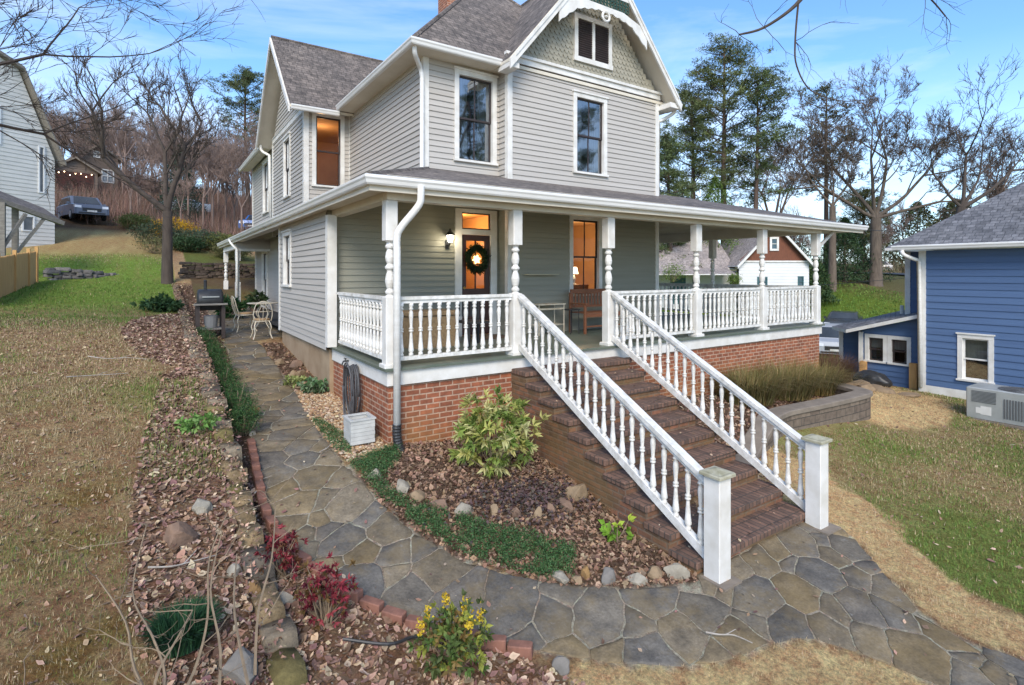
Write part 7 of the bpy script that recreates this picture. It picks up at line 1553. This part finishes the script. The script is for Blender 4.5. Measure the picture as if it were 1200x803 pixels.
# slatted white box
bxp = (2.32, 7.26); zb = g1(*bxp) + .02; sb = thing('planter_box', 'white ribbed square planter box on the tan pebbles below the hose', 'planter', (bxp[0], bxp[1], zb), rz=0)
m = MB(); w_ = .165; m_box = paint('offwhite_plastic', (.55, .55, .52), (.42, .42, .4), 6, .6)
for k in range(6): e_ = w_ - .004 * (k % 2) + .003 * (k == 5); [m.box(bxp[0] - e_, bxp[0] + e_, bxp[1] + s_ * e_ - .012 * (s_ > 0), bxp[1] + s_ * e_ + .012 * (s_ < 0), zb + k * .052, zb + k * .052 + .049) for s_ in (-1, 1)]; [m.box(bxp[0] + s_ * e_ - .012 * (s_ > 0), bxp[0] + s_ * e_ + .012 * (s_ < 0), bxp[1] - e_ + .012, bxp[1] + e_ - .012, zb + k * .052 + .0005, zb + k * .052 + .0485) for s_ in (-1, 1)]
m.box(bxp[0] - w_ + .014, bxp[0] + w_ - .014, bxp[1] - w_ + .014, bxp[1] + w_ - .014, zb, zb + .2); m.build('planter_walls', m_box, sb)
m = MB(); e_ = w_ + .012; t_ = .04; zz = zb + .313
for (a, b, c, d2_) in ((-e_, e_, -e_, -e_ + t_), (-e_, e_, e_ - t_, e_), (-e_, -e_ + t_, -e_ + t_, e_ - t_), (e_ - t_, e_, -e_ + t_, e_ - t_)): m.box(bxp[0] + a, bxp[0] + b, bxp[1] + c, bxp[1] + d2_, zz - .002, zz + .02)
m.build('rim', m_box, sb)
# ------------------------------------------------------------------ smoker grill, patio set
gr = thing('barrel_grill', 'black barrel shaped charcoal grill on a dark wooden cart on the path', 'grill', (1.15, 15.1, g1(1.15, 15.1))); gz_0 = g1(1.15, 15.1); x, y = 1.12, 15.1
m = MB(); pr = [(.0, 0), (.20, 0), (.25, .02), (.26, .05), (.26, .50), (.25, .53), (.2, .55), (0, .55)]; m.lathe(pr, (0, 0, 0), 20); m.v = [(x - .275 + c, y + a, gz_0 + .92 + b) for a, b, c in m.v]; m.build('barrel', m_black, gr, uv=False, smooth=True)
m = MB(); m.tube([(x - .1, y, gz_0 + 1.15), (x - .1, y, gz_0 + 1.38)], .035, 10); m.lathe([(.05, 0), (.02, .03)], (x - .1, y, gz_0 + 1.38), 10); m.build('chimney_pipe', m_black, gr); m = MB(); m.bar((x - .18, y - .27, gz_0 + 1.0), (x + .18, y - .27, gz_0 + 1.0), .03, .03); m.build('lid_handle', m_metal, gr)
m = MB(); m.bbox(x - .36, x + .36, y - .36, y - .2, gz_0 + .80, gz_0 + .84, .01); m.build('front_shelf', m_oldwood, gr)
for (dx, dy) in ((-.27, -.22), (.27, -.22), (-.27, .22), (.27, .22)): m = MB(); m.box(x + dx - .04, x + dx + .04, y + dy - .04, y + dy + .04, gz_0 - .02, gz_0 + .84); m.build('leg', paint('dark_cart_wood', (.05, .035, .03)), gr)
m = MB(); m.box(x - .3, x + .3, y - .24, y + .24, gz_0 + .2, gz_0 + .23); m.build('lower_shelf', m_oldwood, gr)
bk_ = MB(); bk_.lathe([(.13, 0), (.16, .28), (.165, .3), (.14, .3)], (x + .02, y - .05, gz_0 + .235), 14); props(bk_.build('bucket', paint('grey_bucket', (.2, .2, .2), None, 4, .5)), 'grey bucket on the lower shelf of the barrel grill', 'bucket')
# patio table & chairs: cream wrought iron
def patio_chair(x, y, rz, label, cush=True):
    z0 = g1(x, y) + .02; t = thing('patio_chair', label, 'chair', (x, y, z0), rz=rz, group='cream iron patio chairs')
    def L(m, nm, mt): return m.build(nm, mt, t, uv=False, local=True, smooth=True)
    for i, (a, b) in enumerate(((-.2, -.2), (.2, -.2), (-.18, .2), (.18, .2))): m = MB(); m.tube(curve([(a * .8, b * .8, .44), (a * 1.05, b * 1.05, .3), (a * .95, b * .95, .15), (a * 1.2, b * 1.2, 0)], 4), .012, 6); L(m, 'leg', m_iron)
    m = MB(); q = [(.21 * math.cos(k * .3927), .21 * math.sin(k * .3927), .44) for k in range(16)]; m.tube(q + [q[0]], .012, 6)
    for k in range(-3, 4): m.tube([(k * .055, -math.sqrt(.04 - (k * .055) ** 2), .44), (k * .055, math.sqrt(.04 - (k * .055) ** 2), .44)], .006, 4)
    L(m, 'seat', m_iron); m = MB(); m.tube(curve([(-.19, .17, .44), (-.21, .24, .65), (-.15, .28, .86), (0, .30, .93), (.15, .28, .86), (.21, .24, .65), (.19, .17, .44)], 5), .012, 6)
    for k in (-1, 0, 1): m.tube(curve([(k * .06, .19, .44), (k * .11, .25, .62), (k * .05, .28, .8), (k * .07, .295, .9)], 4), .007, 5)
    m.tube([(-.2, .25, .68), (.2, .25, .68)], .007, 5); L(m, 'backrest', m_iron)
    if cush: m = MB(); m.lathe([(0, 0), (.17, 0), (.19, .02), (.17, .045), (0, .05)], (0, 0, .452), 16); L(m, 'cushion', paint('tan_cushion', (.42, .27, .14), None, 5, .9))
    return t
patio_chair(1.95, 15.6, 1.7, 'cream wrought iron chair left of the patio table'); patio_chair(2.2, 14.5, 3.1, 'cream wrought iron chair in front of the patio table with its back to the house', True)
pt = thing('patio_table', 'round cream wrought iron table on the flagstones by the house corner', 'table', (2.45, 16.0, g1(2.45, 16.0))); z0 = g1(2.45, 16.0); m = MB(); m.lathe([(0, 0), (.38, 0), (.40, .01), (.40, .025), (0, .03)], (2.45, 16.0, z0 + .70), 24); m.build('table_top', m_iron, pt)
for k in range(4): a = k * math.pi / 2 + .5; m = MB(); m.tube(curve([(2.45 + .05 * math.cos(a), 16.0 + .05 * math.sin(a), z0 + .7), (2.45 + .2 * math.cos(a), 16.0 + .2 * math.sin(a), z0 + .45), (2.45 + .1 * math.cos(a), 16.0 + .1 * math.sin(a), z0 + .25), (2.45 + .3 * math.cos(a), 16.0 + .3 * math.sin(a), z0)], 4), .012, 6); m.build('leg', m_iron, pt)
t = shrub('potted_plant', 'dark leafy potted plant by the rear side door', 'plant', 2.9, 20.3, .5, .3, 0, .2, [(.04, .08, .03), (.09, .12, .05)], clusters=50, per=6, z=1.9); m = MB(); m.lathe([(.14, 0), (.2, .3), (.21, .32)], (2.9, 20.3, 1.6), 14); m.build('pot', rk_b, t)
# ------------------------------------------------------------------ dead sapling and twigs in front
t = thing('sapling', 'leafless tan sapling with forked stems at the lower left', 'sapling', (.05, 4.0, g1(.05, 4.0))); z0 = g1(.05, 4.0); m = MB(); rnd = random.Random(5)
stems = [[(.0, 3.75, 0), (.05, 3.9, .2), (-.02, 4.05, .4), (-.12, 4.2, .62), (-.05, 4.4, .95)], [(.05, 3.75, 0), (.2, 3.85, .2), (.28, 3.95, .45), (.30, 4.1, .75), (.42, 4.2, 1.0)], [(-.02, 3.7, 0), (-.2, 3.8, .1), (-.4, 3.85, .16), (-.62, 3.95, .22)], [(.02, 3.72, 0), (.0, 3.8, .25), (.12, 3.9, .42), (.2, 4.0, .5)], [(.3, 3.6, 0), (.34, 3.8, .3), (.3, 4.0, .6), (.38, 4.15, .9)], [(.05, 3.75, 0), (-.1, 3.9, .3), (-.15, 4.0, .55), (-.3, 4.15, .8)], [(.55, 3.9, 0), (.6, 4.1, .3), (.72, 4.3, .55), (.78, 4.5, .85)], [(.5, 3.8, 0), (.45, 4.1, .35), (.5, 4.4, .6)]]
for s in stems:
    P = curve([(a, b, c + z0) for a, b, c in s], 4); m.tube(P, [.011 * (1 - .75 * i / len(P)) for i in range(len(P))], 5, False)
    for k in range(3, len(P), 3): grow(m, m, P[k], Vector((rnd.uniform(-1, 1), rnd.uniform(-.6, .6), rnd.uniform(-.1, .8))).normalized(), rnd.uniform(.14, .36), .0042, 1, rnd, dict(wob=.22, up=.02, a0=.4, a1=.9, side=.5, rmin=.002, dec=.7, n=4))
m.build('stems', m_stemtan, t, uv=False)
for i, (x, y, rz, ln, lb) in enumerate(((-.05, 5.15, .15, .5, 'pale fallen branch lying across the leaf litter by the big brown rock'), (-1.0, 9.4, .3, .7, 'bleached fallen stick in the middle of the left lawn'), (-.9, 10.9, -.2, .8, 'long thin bleached stick farther up the left lawn'), (3.95, 2.95, -.9, .35, 'crooked pale stick lying on the flagstones near the newel post'), (1.75, 7.1, .5, .22, 'short brown stick on the flagstones left of the drain boot'), (.9, 6.4, 1.0, .4, 'dry stalk leaning beside the brick edging'))):
    m = MB(); z0 = g1(x, y) + .04; r_ = random.Random(i); P = curve([(x + math.cos(rz) * ln * k / 3 - (0 if k != 2 else .06 * math.sin(rz)), y + math.sin(rz) * ln * k / 3 + r_.uniform(-.05, .05), g1(x + math.cos(rz) * ln * k / 3, y + math.sin(rz) * ln * k / 3) + .035 + r_.uniform(0, .02)) for k in range(4)], 4); m.tube(P, [.008 * (1 - .6 * k / len(P)) for k in range(len(P))], 5)
    grow(m, m, P[6], Vector((math.cos(rz + .7), math.sin(rz + .7), .1)), ln * .3, .005, 0, r_, dict(wob=.1, up=0, a0=.4, a1=.8, side=0, rmin=.003, dec=.7))
    props(m.build('fallen_stick', paint('bleached_stick', (.42, .38, .33), (.28, .24, .2), 14, .9), uv=False), lb, 'stick')
hm = MB(); hm.tube(curve([(1.2, 4.15, g1(1.2, 4.15) + .05), (1.5, 3.98, g1(1.5, 3.98) + .06), (1.72, 4.0, g1(1.72, 4.0) + .05), (1.9, 3.95, g1(1.9, 3.95) + .03)], 6), .012, 7); props(hm.build('drip_hose', m_black, uv=False), 'short black drip hose in the mulch below the red shrubs', 'hose')
# ------------------------------------------------------------------ utility lines, pole, road
def wire(a, b, sag, lb): 
    a, b = Vector(a), Vector(b); m = MB(); m.tube([a.lerp(b, k / 16) - Vector((0, 0, sag * 4 * (k / 16) * (1 - k / 16))) for k in range(17)], .014, 4); props(m.build('utility_wire', m_black, uv=False), lb, 'wire')
wire((10.6, 12, 6.2), (44, 11, 6.4), 1.2, 'black service wire running from the grey house to the right above the porch roof')
wire(ray3(900, 296, 60), ray3(1250, 322, 60), .6, 'upper distant wire crossing in front of the oak trunks'); wire(ray3(780, 344, 33), ray3(1062, 326, 33), .1, 'low pale wire behind the right porch post')
wire(ray3(1075, 290, 17), ray3(1290, 330, 12), .3, 'thin wire sagging in front of the blue roof')
up_ = thing('utility_pole', 'slim grey utility pole among the trees behind the blue lean-to', 'pole', (0, 0, 0)); c = ray3(1028, 320, 52); up_.location = (c.x, c.y, g1(c.x, c.y)); ORG[up_.name] = Vector(up_.location)
m = MB(); m.tube([(c.x, c.y, g1(c.x, c.y) - .3), (c.x, c.y, 9.5)], [.15, .11], 8); m.build('pole_shaft', m_oldwood, up_); m = MB(); m.bar((c.x - .9, c.y + .5, 9.0), (c.x + .9, c.y - .5, 9.0), .09, .11); m.build('cross_arm', m_oldwood, up_)
m = MB(); Pp = [(50, 5), (56, 14), (60, 24), (60, 36), (56, 50)]; L_, R_ = [], []
for i, p in enumerate(Pp):
    d = (Vector(Pp[min(i + 1, 4)]) - Vector(Pp[max(i - 1, 0)])).normalized(); L_.append((p[0] - d.y * 2.6, p[1] + d.x * 2.6)); R_.append((p[0] + d.y * 2.6, p[1] - d.x * 2.6))
for i in range(4):
    for j in range(8):
        f0, f1 = j / 8, (j + 1) / 8; a = Vector(L_[i]).lerp(Vector(L_[i + 1]), f0); b = Vector(L_[i]).lerp(Vector(L_[i + 1]), f1); c = Vector(R_[i]).lerp(Vector(R_[i + 1]), f1); d = Vector(R_[i]).lerp(Vector(R_[i + 1]), f0); m.quad(*[(q.x, q.y, g1(q.x, q.y) + .12) for q in (a, b, c, d)])
struct(m.build('road', paint('asphalt', (.055, .055, .058), (.07, .07, .07), 3, .9)))
# keep anything outside the frame that only served as a source out of the way
for i, p in enumerate(protos):
    if p.location.x > 300: bpy.data.objects.remove(p)
